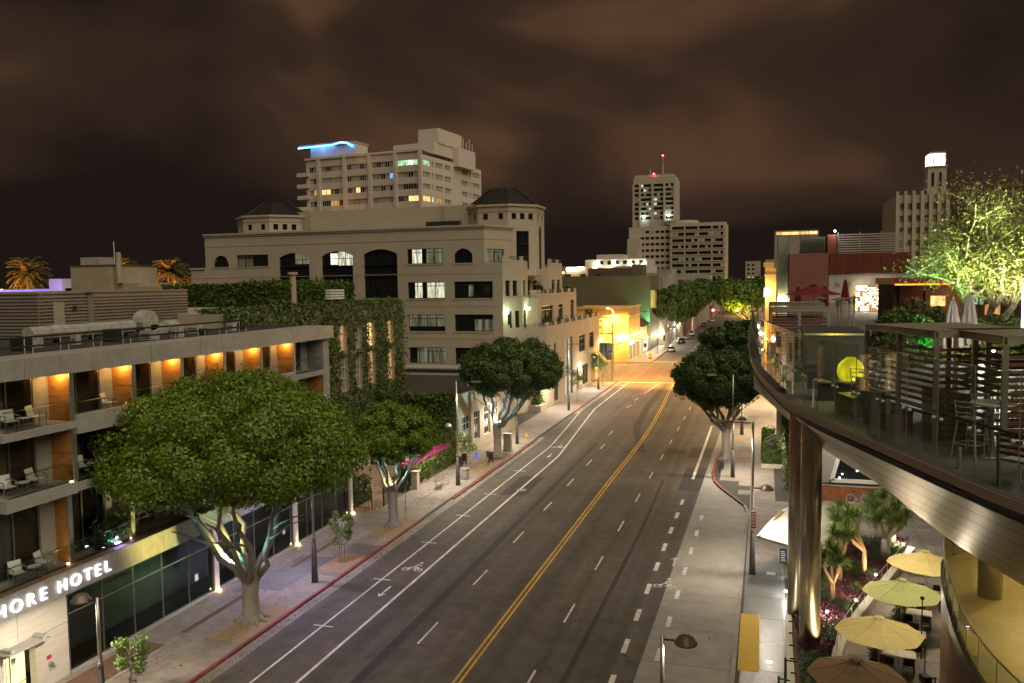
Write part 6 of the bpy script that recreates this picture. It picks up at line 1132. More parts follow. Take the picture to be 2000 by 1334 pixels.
fs = thing('far_signal', 'far signal arm with a red light over the street', 'traffic light', (-6, 318, 0)); MB().tube([(-6, 319.4, 0), (-6, 319.4, 6.0), (-9, 319.4, 6.6), (-17.6, 319.4, 6.4)], [.12, .1, .09, .07], 8).build('mast', 'ochre', fs); MB().cbox(-17.8, 319.4, 5.4, .6, .4, 1.9).build('signal_head', 'iron_dark', fs); MB().lathe([(0, -.6), (.6, 0), (0, .6)], 10, (-17.8, 318.6, 6.6)).build('red_lens', 'em_red', fs); light('far_red', 'SPOT', (-17.8, 318.2, 6.4), 900, (1, .05, .05), fs, .3, (-17, 300, 0), 70, .8)
gs = thing('green_far_lamp', 'far green signal light above the street trees', 'traffic light', (-12, 420, 0)); MB().tube([(-6, 421, 0), (-6, 421, 14), (-12, 421, 14.6)], .14, 6).build('mast', 'steel_pole', gs); MB().lathe([(0, -.9), (.9, 0), (0, .9)], 10, (-12, 420, 14.6)).build('green_lens', 'em_greenlamp', gs)
# shop and street lamps down the left side
r5 = random.Random(8)
for k in range(9):
    y = 205 + k * 15 + r5.uniform(-3, 3); t = thing('shop_lamp', 'small globe lamp on the far left pavement, %s past the crossing' % ('first', 'second', 'third', 'fourth', 'fifth', 'sixth', 'seventh', 'eighth', 'ninth')[k], 'street lamp', (-24.6, y, SZ), 'globe lamps on the far left pavement'); MB().tube([(-24.6, y, SZ), (-24.6, y, 4.2)], .06, 6).build('pole', 'iron_dark', t); MB().lathe([(0, -.26), (.2, -.12), (.26, 0), (.2, .15), (0, .26)], 8, (-24.6, y, 4.45)).build('globe', 'em_cool' if k % 2 else 'em_white', t)
    light('globe_light', 'POINT', (-24.6, y, 4.0), 480, (0.9, 1.0, 0.85) if k % 2 else (1, .85, .6), t, .3)
far_l = []
for k in range(14):
    y = 380 + k * 36; x = (-19 if k % 2 else -7) + (y - 380) * .012; t = thing('far_street_lamp', 'tiny orange street lamp far up the avenue, %s side, %s from the near end' % ('left' if k % 2 else 'right', ('first', 'second', 'third', 'fourth', 'fifth', 'sixth', 'seventh')[k // 2]), 'street lamp', (x, y, 0), 'far orange lamps up the avenue'); MB().tube([(x, y, 0), (x, y, 8.6)], .1, 5).build('pole', 'iron_dark', t); MB().lathe([(0, -.4), (.45, 0), (0, .4)], 8, (x, y, 9)).build('head', 'em_sodium' if k % 3 else 'em_red', t)
light('far_avenue', 'POINT', (-12, 430, 8), 2500, (1, .5, .15), None, .5); light('far_avenue', 'POINT', (-10, 520, 9), 2500, (1, .5, .15), None, .5); light('far_avenue', 'POINT', (-10, 640, 10), 3500, (1, .5, .15), None, .5)
# ================================================================ cars
def car(label, x, y, rz, m, suv=False, tail=True):
    t = thing('parked_car' if tail is not None else 'car', label, 'car', (0, 0, 0), 'cars on the far street'); h = 1.72 if suv else 1.42; L2 = 2.25
    secs = [(-L2, .72, .45, .85), (-2.12, .84, .32, .98), (-1.3, .90, .25, 1.0), (0, .91, .22, 1.0), (1.1, .90, .22, .95), (1.9, .84, .28, .82), (L2, .70, .42, .68)]
    b = MB(); vs_ = []
    for (yy, w, zb, zt) in secs: vs_ += [(-w * .92, yy, zb), (-w, yy, zb + .22), (-w, yy, zt - .14), (-w * .86, yy, zt), (w * .86, yy, zt), (w, yy, zt - .14), (w, yy, zb + .22), (w * .92, yy, zb)]
    fs = [(i * 8 + k, i * 8 + (k + 1) % 8, (i + 1) * 8 + (k + 1) % 8, (i + 1) * 8 + k) for i in range(6) for k in range(8)] + [tuple(range(8)), tuple(range(55, 47, -1))]; b.add(vs_, fs); b.build('body', m, t, smooth=False)
    ya, yb_, yc, yd = (-2.1, -1.75, .15, .95) if suv else (-1.75, -1.05, .1, .95); gh = MB()
    A = [(-.78, ya, .98), (.78, ya, .98), (.80, yd, .95), (-.80, yd, .95)]; B = [(-.60, yb_, h - .05), (.60, yb_, h - .05), (.60, yc, h - .04), (-.60, yc, h - .04)]
    gh.add(A + B, [(0, 1, 5, 4), (1, 2, 6, 5), (2, 3, 7, 6), (3, 0, 4, 7)]); gh.build('windows', 'dark_glass', t); MB().add(B + [(v[0] * .9, v[1] * .95, h) for v in B], [(0, 1, 5, 4), (1, 2, 6, 5), (2, 3, 7, 6), (3, 0, 4, 7), (4, 5, 6, 7)]).build('roof', m, t)
    for sx in (-1, 1):
        MB().bar((sx * .79, ya + .02, .98), (sx * .61, yb_, h - .05), .09).build('pillar', m, t); MB().bar((sx * .80, yd, .95), (sx * .61, yc, h - .04), .06).build('pillar', m, t); MB().bar((sx * .79, -.45, .98), (sx * .61, -.42, h - .05), .08).build('pillar', m, t)
        for yy in (-1.35, 1.35):
            w = MB().lathe([(.20, -.10), (.33, -.11), (.34, 0), (.33, .11), (.20, .10)], 14); w.v = [(sx * .82 + c_, yy + a_, .34 + b_) for a_, b_, c_ in w.v]; wh_ = w.build('wheel', 'rubber', t); r_ = MB().lathe([(0, .07), (.2, .09), (.2, -.09), (0, -.07)], 10); r_.v = [(sx * .82 + c_, yy + a_, .34 + b_) for a_, b_, c_ in r_.v]; r_.build('rim', 'alu', wh_)
        MB().cbox(sx * .62, -2.2, .72, .3, .12, .16).build('tail_light', 'sign_red', t); MB().cbox(sx * .58, 2.19, .58, .3, .14, .14).build('headlight', 'plastic_white', t); MB().cbox(sx * .98, .75, .95, .16, .12, .12).build('mirror', m, t)
    MB().cbox(0, -2.26, .55, .42, .03, .16).build('number_plate', 'plastic_white', t)
    t.location = (x, y, 0.0); t.rotation_euler = (0, 0, rz); return t
car('silver saloon parked nearest past the crossing', -22.1, 211, 0.0, 'car_silver'); car('black saloon parked behind the silver one', -22.2, 241, 0, 'car_black'); car('dark grey car parked third in the row', -22.1, 255.5, 0, 'car_grey'); car('pale tall car parked fourth in the row', -22.0, 274, 0, 'car_white', True)
car('white car driving in the far left lane', -20.6, 362, 0, 'car_white'); car('small car parked far up the left kerb', -22.0, 330, 0, 'car_grey')
t = thing('news_box', 'yellow news box on the far left corner pavement', 'news rack', (-24.6, 190, SZ)); MB().cbox(-24.6, 190, SZ + .3, .8, .6, 1.1).build('box', 'hydrant_yellow', t); MB().cbox(-24.6, 190, SZ, .6, .4, .3).build('foot', 'iron_dark', t)
# ================================================================ roof restaurant on the right: curved deck, glass, soffit
DZ = 14.6
E_ = [(-0.9, 66), (-0.88, 58), (-0.8, 52), (-0.7, 45.1), (-0.45, 36.9), (-0.2, 32.3), (0.2, 28.2), (0.6, 24.9), (0.95, 22.9), (1.5, 20.9), (2.15, 18.9), (2.8, 16.8), (3.45, 14.8), (3.95, 13.5), (4.9, 11.2), (6.2, 9.0)]
def smooth(pts, step):
    """resample a polyline through a Catmull-Rom curve at an even step"""
    P = [Vector((*p, 0)) for p in pts]; fine = []
    for i in range(len(P) - 1):
        p0, p1, p2, p3 = P[max(0, i - 1)], P[i], P[i + 1], P[min(len(P) - 1, i + 2)]
        for k in range(12):
            t = k / 12; fine.append(0.5 * ((2 * p1) + (p2 - p0) * t + (2 * p0 - 5 * p1 + 4 * p2 - p3) * t * t + (3 * p1 - p0 - 3 * p2 + p3) * t ** 3))
    fine.append(P[-1]); out_ = [fine[0]]; acc = 0
    for a, b in zip(fine, fine[1:]):
        d = (b - a).length
        while acc + d >= step: r_ = (step - acc) / d; a = a.lerp(b, r_); out_.append(a.copy()); d = (b - a).length; acc = 0
        acc += d
    out_.append(fine[-1]); return out_
EC = smooth(E_, 0.6)
dk = thing('roof_deck', 'curved roof deck with sloping metal soffit jutting over the right pavement', 'terrace', (2, 30, 0))
fl = MB(); poly = [(p.x, p.y) for p in EC]; full = poly + [(14, 4), (45, 4), (45, 88), (2.6, 88), (2.6, 70.4), (-0.3, 70.0)]
fl.prism(full[::-1], DZ - 0.12, DZ); fl.build('floor', 'deck_floor', dk)
def band(pts, off0, off1, z0, z1, m, name, par, step=1):
    mb = MB()
    for i in range(len(pts) - 1):
        t = (pts[i + 1] - pts[i]).normalized(); q = Vector((t.y, -t.x, 0)) * -1
        a, b = pts[i], pts[i + 1]
        A = [a + q * off0, b + q * off0, b + q * off1, a + q * off1]
        mb.quad((A[0].x, A[0].y, z0), (A[1].x, A[1].y, z0), (A[1].x, A[1].y, z1), (A[0].x, A[0].y, z1)); mb.quad((A[0].x, A[0].y, z1), (A[1].x, A[1].y, z1), (A[2].x, A[2].y, z1), (A[3].x, A[3].y, z1)); mb.quad((A[0].x, A[0].y, z0), (A[1].x, A[1].y, z0), (A[2].x, A[2].y, z0), (A[3].x, A[3].y, z0))
    return mb.build(name, m, par)
# trim panels in lengths, then the black channel below
for i in range(0, len(EC) - 1, 3): band(EC[i:i + 4], -0.16 if False else -0.02, 0.15, DZ - 0.19, DZ - 0.015, 'deck_trim', 'trim_panel', dk)
band(EC, 0.05, 0.2, DZ - 0.34, DZ - 0.195, 'deck_edge', 'edge_channel', dk)
# soffit: long metal strips fanning from the far tip
L_ = [(-0.6, 66.5), (0.1, 62), (1.3, 53.6), (2.8, 44.3), (3.8, 39.8), (4.7, 36.1), (5.4, 31.7), (5.8, 29.4), (6.2, 27.6), (6.9, 25.2), (7.8, 22), (9, 18)]
E2 = smooth(E_, 0.3); L2_ = smooth(L_, 0.3)
def at_frac(c, t): i = min(len(c) - 1.001, max(0, t * (len(c) - 1))); k = int(i); return c[k].lerp(c[k + 1], i - k)
NS, NL = 7, 12
for s_ in range(NS):
    for k in range(NL):
        mb = MB(); f0, f1 = s_ / NS + 0.004, (s_ + 1) / NS - 0.004
        for q in range(3):
            t0, t1 = (k + q / 3) / NL + 0, (k + (q + 1) / 3) / NL
            def pt(t, f):
                a, b = at_frac(E2, t), at_frac(L2_, t); p = a.lerp(b, f); return (p.x, p.y, (DZ - 0.34) + (9.5 - DZ + 0.34) * (f ** 1.05))
            mb.quad(pt(t0, f0), pt(t1, f0), pt(t1, f1), pt(t0, f1))
        mb.build('soffit_panel', 'soffit', dk, smooth=True)
sb_ = MB()
for k in range(24):
    t0, t1 = k / 24, (k + 1) / 24
    def pt2(t, f): a, b = at_frac(E2, t), at_frac(L2_, t); p = a.lerp(b, f); return (p.x + 0.03, p.y, (DZ - 0.30) + (9.5 - DZ + 0.36) * (f ** 1.05) + 0.05)
    sb_.quad(pt2(t0, 0), pt2(t1, 0), pt2(t1, 1), pt2(t0, 1))
sb_.build('soffit_backing', 'deck_edge', dk)
# glass wind screen in separate sheets
gw = thing('glass_screen', 'tall curved glass wind screen around the roof deck', 'glass screen', (2, 30, DZ)); GP = smooth(E_, 1.16)
gi = 0
for a, b in zip(GP, GP[1:]):
    t = (b - a).normalized(); p, q = a + t * 0.012 + Vector((0.16, 0, 0)), b - t * 0.012 + Vector((0.16, 0, 0))
    if b.y < 10: break
    sh = MB(); n_ = Vector((t.y, -t.x, 0)) * 0.008
    gl = MB().quad((p.x, p.y, DZ), (q.x, q.y, DZ), (q.x, q.y, DZ + 1.9), (p.x, p.y, DZ + 1.9)).build('glass_panel', 'glass_deck', gw)
    MB().bar((p.x, p.y, DZ), (p.x, p.y, DZ + 1.9), 0.014, 0.02).build('edge_strip', 'steel_pole', gl); MB().bar((p.x, p.y, DZ + 1.9), (q.x, q.y, DZ + 1.9), 0.016, 0.012).build('top_strip', 'frame_steel', gl)
    for c in (p + t * 0.12, q - t * 0.12):
        cl = MB().lathe([(0, .03), (.035, .03), (.04, 0), (.04, -.03), (0, -.03)], 10); cl.v = [(c.x + z_, c.y + x_, DZ + .82 + y_) for x_, y_, z_ in cl.v]; cl.build('clamp', 'steel_pole', gl)
    gi += 1
MB().tube([(p.x + 0.24, p.y, DZ + 0.92) for p in GP if p.y > 10], 0.028, 8).build('handrail', 'frame_dark', gw)
# etched flowers on one sheet
def flower(c, r, u, n_):
    mb = MB()
    for k in range(6):
        a = R(60 * k + 15); d = Vector((u.x * math.cos(a), u.y * math.cos(a), math.sin(a))); s_ = Vector((-u.x * math.sin(a), -u.y * math.sin(a), math.cos(a)))
        P = [c + d * r * .12, c + d * r * .5 + s_ * r * .17, c + d * r, c + d * r * .5 - s_ * r * .17]; mb.add([p + n_ * 0.01 for p in P], [(0, 1, 2, 3)])
    return mb.build('etched_flower', 'plastic_white', gw)
fu = Vector((0.33, -0.94, 0)); fn = Vector((-0.94, -0.33, 0))
for c, r in (((2.30, 18.72, 16.0), .30), ((2.14, 19.2, 16.14), .15), ((2.12, 19.25, 15.9), .11), ((2.2, 19.0, 16.3), .10)): flower(Vector(c), r, fu, fn)
# ---------------- pergola cabins with brown slats
def cabin(label, c, u, lu, w, lw_, sides, roof=True, z=DZ, h=2.15):
    t = thing('slat_cabin', label, 'cabana', (c[0], c[1], z), 'slatted cabins on the roof deck'); U, Wv = Vector((*u, 0)).normalized(), Vector((*w, 0)).normalized(); C = Vector((*c, z))
    cr_ = [C, C + U * lu, C + U * lu + Wv * lw_, C + Wv * lw_]
    mids = [C + U * lu * .5, C + U * lu + Wv * lw_ * .5, C + Wv * lw_ + U * lu * .5, C + Wv * lw_ * .5]
    for p in cr_ + [mids[0], mids[3]]: MB().bar(p, p + Vector((0, 0, h)), .10).build('post', 'alu_taupe', t)
    for i in range(4): a, b = cr_[i], cr_[(i + 1) % 4]; MB().bar(a + Vector((0, 0, h + .06)), b + Vector((0, 0, h + .06)), .1, .12).build('beam', 'alu_taupe', t)
    if roof:
        for k in range(12): a = C + Wv * lw_ * (k + .1) / 12 + Vector((0, 0, h + .14)); MB().bar(a + Wv * .04, a + Wv * .04 + U * lu, lw_ / 12 * .9, .02).build('roof_slat', 'alu_taupe', t)
    for i, zlo in sides:
        a, b = cr_[i], cr_[(i + 1) % 4]; n = int((h - .1 - zlo) / .135); d = (b - a).normalized()
        for k in range(n): zz_ = zlo + k * .135; MB().bar(a + d * .06 + Vector((0, 0, zz_)), b - d * .06 + Vector((0, 0, zz_)), .03, .065).build('slat', 'slat_brown', t)
    return t
cabin('slatted cabin in the middle of the deck behind the etched glass', (3.4, 18.6), (-0.347, 0.938), 2.9, (0.938, 0.347), 2.2, ((0, .55), (3, .15)))
cabin('slatted cabin cut by the right edge of the picture', (4.25, 17.0), (-0.2, 0.98), 2.4, (0.96, 0.28), 3.0, ((3, .15), (0, 1.2)))
cabin('slatted cabin at the far tip of the deck over the street', (0.35, 37.0), (0, 1), 2.4, (1, 0), 2.3, ((3, .2), (0, .2), (1, .2)), h=2.0)
cabin('second slatted cabin just behind the far tip one', (0.35, 41.5), (0, 1), 2.6, (1, 0), 2.4, ((3, .2), (0, .2)), h=2.1)
bk = thing('bar_kiosk', 'dark bar kiosk with black flat roof behind the glass', 'kiosk', (1.9, 28, DZ)); MB().box(1.35, 27.0, DZ, 3.0, 30.6, DZ + 1.66).build('body', 'frame_dark', bk); MB().box(1.22, 26.9, DZ + 1.67, 3.08, 30.75, DZ + 1.72).build('roof', 'roof_dark', bk); MB().box(1.22, 26.85, DZ + 1.66, 3.08, 26.9, DZ + 1.72).build('roof_edge', 'steel_pole', bk)
for k in range(3): MB().bar((1.34, 27.2 + k * 1.1, DZ), (1.34, 27.2 + k * 1.1, DZ + 1.66), .05).build('post', 'alu', bk)
ct = thing('bar_counter', 'dark bar counter under the yellow globe lamp', 'counter', (2.2, 24.6, DZ)); MB().box(1.5, 24.3, DZ, 2.9, 24.9, DZ + .5).build('body', 'roof_dark', ct); MB().box(1.42, 24.2, DZ + .5, 2.98, 25.0, DZ + .55).build('top', 'alu_taupe', ct)
yl_ = thing('globe_lamp', 'large glowing yellow globe lamp on the bar counter', 'lamp', (2.35, 24.6, DZ + .55)); MB().lathe([(0, 0), (.26, 0), (.34, .12), (.36, .26), (.33, .42), (.22, .56), (.08, .62), (0, .63)], 22, (2.35, 24.6, DZ + .56)).build('globe', 'em_yellowball', yl_, smooth=True); light('globe_glow', 'POINT', (2.35, 24.1, DZ + 1.3), 8, (1, .85, .1), yl_, .1)
MB().lathe([(0, .0), (.16, .0), (.1, .03), (0, .035)], 14, (2.35, 24.6, DZ + 1.17)).build('bulb', 'em_yellowball', yl_)
# ---------------- deck furniture
def stool_proto():
    t = thing('bar_stool', 'x', 'stool'); s = .19
    for a, b in ((-1, -1), (1, -1), (1, 1), (-1, 1)): MB().tube([(a * s * 1.25, b * s * 1.25, 0), (a * s * .85, b * s * .85, .74)], .016, 6).build('leg', 'alu', t)
    MB().box(-.19, -.19, .735, .19, .19, .76).build('seat', 'alu', t)
    for x in (-.18, .18): MB().tube([(x, .17, .74), (x, .25, 1.08)], .014, 6).build('back_post', 'alu', t)
    for z in (.86, .97, 1.07): MB().tube([(-.18, .17 + (z - .74) * .24, z), (.18, .17 + (z - .74) * .24, z)], .012, 6).build('back_rail', 'alu', t)
    for a, b in (((-1, -1), (1, -1)), ((1, -1), (1, 1)), ((1, 1), (-1, 1)), ((-1, 1), (-1, -1))): MB().tube([(a[0] * s * 1.14, a[1] * s * 1.14, .27), (b[0] * s * 1.14, b[1] * s * 1.14, .27)], .012, 6).build('footrest', 'alu', t)
    return t
sp_ = stool_proto()
for (x, y, rz, lab) in ((2.45, 22.9, 2.6, 'aluminium bar stool in front of the yellow globe lamp'), (3.75, 17.15, 2.4, 'aluminium bar stool close to the glass beside the slatted cabin'), (4.2, 17.9, 0.4, 'aluminium bar stool at the round high table'), (2.9, 23.3, .6, 'aluminium bar stool right of the yellow globe lamp'), (5.0, 21.8, 1.2, 'aluminium bar stool behind the middle slatted cabin')): dup(sp_, (x, y, DZ), rz, lab, 'aluminium bar stools on the deck')
def table_proto(r, h, m, name, cat='table'):
    t = thing(name, 'x', cat); MB().lathe([(0, h), (r, h), (r, h - .03), (0, h - .03)], 18).build('top', m, t); MB().tube([(0, 0, .02), (0, 0, h - .03)], .035, 8).build('stem', 'alu', t); MB().lathe([(0, .03), (.22, .02), (.24, 0)], 14).build('foot', 'alu', t); return t
ht = table_proto(.38, 1.02, 'table_white', 'high_table'); 
for (x, y, lab) in ((4.15, 17.35, 'round white high table near the right glass'), (2.75, 22.75, 'round high table beside the etched flowers'), (5.1, 20.9, 'round white high table behind the middle cabin'), (5.9, 22.6, 'round white high table before the closed parasols')): dup(ht, (x, y, DZ), 0, lab, 'round high tables on the deck')
def deck_chair():
    t = thing('deck_chair', 'x', 'chair')
    MB().box(-.25, -.25, .42, .25, .25, .46).build('seat', 'cushion_grey', t)
    for x in (-.26, .26):
        MB().bar((x, -.26, 0), (x, -.26, .66), .04).build('leg', 'alu_taupe', t); MB().bar((x, .26, 0), (x, .30, .86), .04).build('leg', 'alu_taupe', t); MB().bar((x, -.28, .67), (x, .3, .67), .06, .03).build('armrest', 'alu_taupe', t)
    for z in (.56, .66, .76, .85): MB().bar((-.25, .28, z), (.25, .28, z), .02, .05).build('back_slat', 'slat_brown', t)
    return t
dc = deck_chair()
for (x, y, rz, lab) in ((4.05, 14.9, 2.3, 'taupe armchair close to the glass at the right edge'), (4.6, 15.6, 1.2, 'taupe armchair at the bottom right of the deck'), (5.6, 20.2, .4, 'taupe armchair behind the middle cabin slats'), (6.2, 21.4, 2.8, 'taupe armchair left of the closed parasols'), (3.6, 31.5, .5, 'pale armchair beyond the bar kiosk'), (4.3, 32.3, 1.5, 'pale armchair at the planter beyond the kiosk'), (3.2, 33.2, 2.6, 'pale armchair nearest the red parasol')): dup(dc, (x, y, DZ), rz, lab, 'armchairs on the roof deck')
def bench_(label, x, y, rz, w=1.1):
    t = thing('banquette', label, 'sofa', (x, y, DZ)); c, s = math.cos(rz), math.sin(rz); T = lambda a, b: (x + a * c - b * s, y + a * s + b * c)
    for nm, (a0, a1, b0, b1, z0, z1), m in (('base', (-w / 2, w / 2, -.3, .3, 0, .36), 'alu_taupe'), ('cushion', (-w / 2 + .02, w / 2 - .02, -.32, .2, .365, .47), 'leaf_blue'), ('back', (-w / 2, w / 2, .21, .32, .365, .86), 'cushion_grey')): MB().prism([T(a0, b0), T(a1, b0), T(a1, b1), T(a0, b1)], DZ + z0, DZ + z1).build(nm, m, t)
bench_('grey banquette with teal seat behind the glass below the flowers', 2.75, 20.4, 1.9); bench_('second grey banquette left of the first with its back to it', 2.25, 22.2, 5.0); bench_('long grey banquette along the slatted cabin wall', 4.2, 20.6, 1.9, 1.8); bench_('turquoise seat near the far bend of the glass', 0.95, 26.2, 1.6)
for (x, y, lab) in ((3.35, 16.1, 'small pale floor lamp post by the glass'), (4.0, 21.5, 'outlet post beside the banquette')): t = thing('bollard_light', lab, 'lamp', (x, y, DZ)); MB().tube([(x, y, DZ), (x, y, DZ + .36)], .035, 8).build('post', 'alu', t); MB().lathe([(0, .0), (.04, 0), (.03, .03)], 8, (x, y, DZ + .36)).build('cap', 'alu_taupe', t)
def heater(label, x, y, h=2.1):
    t = thing('patio_heater', label, 'heater', (x, y, DZ), 'patio heaters on the terrace'); MB().tube([(x, y, DZ), (x, y, DZ + h - .35)], .04, 8).build('post', 'steel_pole', t); MB().lathe([(.22, 0), (.22, .5), (.05, .6)], 14, (x, y, DZ)).build('tank', 'steel_pole', t); MB().lathe([(.1, 0), (.12, .25), (.05, .3)], 12, (x, y, DZ + h - .38)).build('burner', 'alu', t); MB().lathe([(.42, 0), (.25, .08), (0, .12)], 16, (x, y, DZ + h - .05)).build('reflector', 'lamp_dome', t)
for x, y, lab in ((4.4, 52, 'tallest patio heater in front of the white wall'), (4.05, 50, 'patio heater left of the tallest one'), (4.95, 53, 'patio heater second from the string lights'), (5.3, 54, 'patio heater nearest the string lights'), (3.4, 54, 'patio heater behind the red parasol')): heater(lab, x, y, 2.2)
def closed_parasol(label, x, y, h, m, z=DZ):
    t = thing('closed_parasol', label, 'parasol', (x, y, z), 'closed parasols on the terrace'); MB().tube([(x, y, z), (x, y, z + h)], .03, 8).build('pole', 'alu', t); f = MB(); n = 16; pr = [(.05, h - .02), (.10, h - .2), (.20, h - .9), (.27, h - 1.5)]
    vs_ = [(x + r_ * (1 + .22 * (1 if k % 2 else -1)) * math.cos(6.283 * k / n), y + r_ * (1 + .22 * (1 if k % 2 else -1)) * math.sin(6.283 * k / n), z + zz_) for r_, zz_ in pr for k in range(n)]
    f.add(vs_, [(i * n + k, i * n + (k + 1) % n, (i + 1) * n + (k + 1) % n, (i + 1) * n + k) for i in range(3) for k in range(n)]); f.build('canopy', m, t); MB().lathe([(0, .12), (.03, .06), (.03, 0)], 8, (x, y, z + h)).build('finial', 'steel_pole', t)
closed_parasol('closed grey parasol on the left of the pair', 5.35, 27.0, 2.7, 'fabric_grey'); closed_parasol('closed grey parasol on the right of the pair', 6.0, 28.0, 2.85, 'fabric_grey')
closed_parasol('closed dark red parasol left of the open red one', 2.4, 62, 2.9, 'fabric_red'); closed_parasol('closed dark red parasol right of the open red one', 4.3, 64, 2.9, 'fabric_red'); closed_parasol('closed dark red parasol against the white wall', 5.5, 62, 3.3, 'fabric_red')
def open_parasol(name, label, x, y, z, h, r, m, sides=8, sag=.06, group=None, vent='same', tilt=0):
    t = thing(name, label, 'parasol', (x, y, z), group); MB().tube([(x, y, z), (x, y, z + h - .02)], .035, 8).build('pole', 'alu', t); f = MB(); n = sides * 4; R_ = []
    for k in range(n):
        a = 6.2832 * k / n; ph = (k % 4) / 4; s = 1 - .055 * math.sin(math.pi * ph) ; R_.append((a, s))
    rings = ((.09, h), (.45 * r, h - .20 * r * .9), (r, h - .26 * r - .16)); vs_ = []
    for i, (rr_, zz_) in enumerate(rings):
        for a, s in R_: q = rr_ * (s if i == 2 else 1 - (1 - s) * .4); vs_.append((x + q * math.cos(a), y + q * math.sin(a), z + zz_ - (sag * math.sin(math.pi * 0) if i < 2 else 0)))
    f.add(vs_, [(i * n + k, i * n + (k + 1) % n, (i + 1) * n + (k + 1) % n, (i + 1) * n + k) for i in range(2) for k in range(n)]); cn = f.build('canopy', m, t)
    for k in range(sides): a = 6.2832 * k / sides; MB().bar((x + .1 * math.cos(a), y + .1 * math.sin(a), z + h - .16), (x + r * .95 * math.cos(a), y + r * .95 * math.sin(a), z + h - .26 * r - .22), .02).build('rib', 'alu', t)
    for k in range(sides):
        a = 6.2832 * k / sides; MB().tube([(x + q_ * math.cos(a), y + q_ * math.sin(a), z + zz_ + .006) for q_, zz_ in rings], .011, 4).build('seam', m, cn)
    v = MB(); n2 = sides * 2; pr = ((.26, h + .0), (.2, h + .06), (.05, h + .10))
    v.add([(x + rr_ * (1 + (.12 if k % 2 else -.12)) * math.cos(6.2832 * k / n2), y + rr_ * (1 + (.12 if k % 2 else -.12)) * math.sin(6.2832 * k / n2), z + zz_) for rr_, zz_ in pr for k in range(n2)], [(i * n2 + k, i * n2 + (k + 1) % n2, (i + 1) * n2 + (k + 1) % n2, (i + 1) * n2 + k) for i in range(2) for k in range(n2)] + [tuple(range(2 * n2, 3 * n2))]); v.build('vent_cap', m, t)
    return t
open_parasol('open_parasol', 'open dark red parasol on the terrace', 3.15, 57, DZ, 2.95, 1.75, 'fabric_red')
# ---------------- planting on the terrace
G = np.random.default_rng(77)
tt = thing('terrace_tree', 'green and gold uplit olive tree on the roof terrace', 'tree', (10.2, 45, DZ)); b = MB(); rg = random.Random(5); P = []; O = []
for (dx_, dy_, hh) in ((-0.5, 0, 0), (0.35, .3, 0), (.8, -.2, 0)): b.tube([(10.2 + dx_ * .4, 45 + dy_ * .4, DZ - .1), (10.2 + dx_ * .8, 45 + dy_, DZ + .9), (10.2 + dx_ * 1.6, 45 + dy_ * 1.5, DZ + 2.0)], [.24, .18, .15], 8)
tips = []
for k in range(34):
    base = Vector((10.2 + rg.choice((-.8, .55, 1.25)), 45 + rg.uniform(-.3, .4), DZ + 1.9)); a = rg.uniform(0, 6.28); el = rg.uniform(.35, 1.4); Ln = rg.uniform(3.0, 6.2); e_ = base + Vector((math.cos(a) * math.cos(el) * Ln * .8, math.sin(a) * math.cos(el) * Ln * .8, math.sin(el) * Ln)); pts = limb(b, base, e_, .085, .02, .25, rg, 6); tips += pts[2:]
    for q in range(3): s = pts[rg.choice((3, 4, 5))]; e2 = s + Vector((rg.uniform(-1, 1), rg.uniform(-1, 1), rg.uniform(.1, .9))) * 1.3; tips += limb(b, s, e2, .03, .008, .05, rg, 3)[1:]
b.build('trunk', 'bark_pale', tt)
for p in tips: q = G.normal(0, .42, (48, 3)); P.append(q + np.array(p))
leaves('crown', np.concatenate(P), .085, 'leaf_olive', tt, 4, 2.0)
for lab, p, to, c, pw in (('green floodlight at the foot of the uplit terrace tree', (7.6, 41.2, DZ + .15), (8.6, 45, 22.5), (.2, 1.0, .25), 900), ('white floodlight at the foot of the uplit terrace tree', (11.6, 40.4, DZ + .15), (11.2, 45, 23.5), (1.0, .95, .55), 1700), ('pale floodlight behind the uplit terrace tree', (9.4, 40.6, DZ + .15), (9.4, 45, 24), (.95, 1.0, .5), 1700), ('green floodlight at the far side of the uplit tree', (13.4, 41.6, DZ + .15), (12.5, 45.5, 25), (.55, 1, .35), 1500), ('green floodlight inside the terrace shrubs', (6.1, 35.3, DZ + .2), (6.3, 36.6, 16.6), (.05, 1.0, .35), 90)):
    t = thing('ground_flood', lab, 'lamp', p, 'terrace floodlights'); MB().lathe([(0, 0), (.1, 0), (.14, .12)], 10, p).build('housing', 'iron_dark', t); MB().lathe([(0, .12), (.12, .12), (0, .14)], 10, p).build('lens', 'em_cool', t); light('flood', 'SPOT', (p[0], p[1], p[2] + .2), pw, c, t, .06, to, 88, 1.0)
def shrub(name, label, c, r, n, size, m, cat='shrub', asp=1.8, par=None, up_=0.0):
    t = thing(name, label, cat, c); q = G.normal(size=(n, 3)); q /= np.linalg.norm(q, axis=1, keepdims=True); q[:, 2] = np.abs(q[:, 2]); p = q * np.array(r) * (G.uniform(.35, 1, (n, 1)) ** .5) * (1 + .18 * np.sin(q[:, :1] * 7 + q[:, 1:2] * 5)) + np.array(c)
    MB().tube([(c[0], c[1], c[2] - .02), (c[0], c[1], c[2] + r[2] * .6)], .05, 6).build('stem', 'bark', t); leaves('foliage', p, size, m, t, n, asp, q, up_); return t
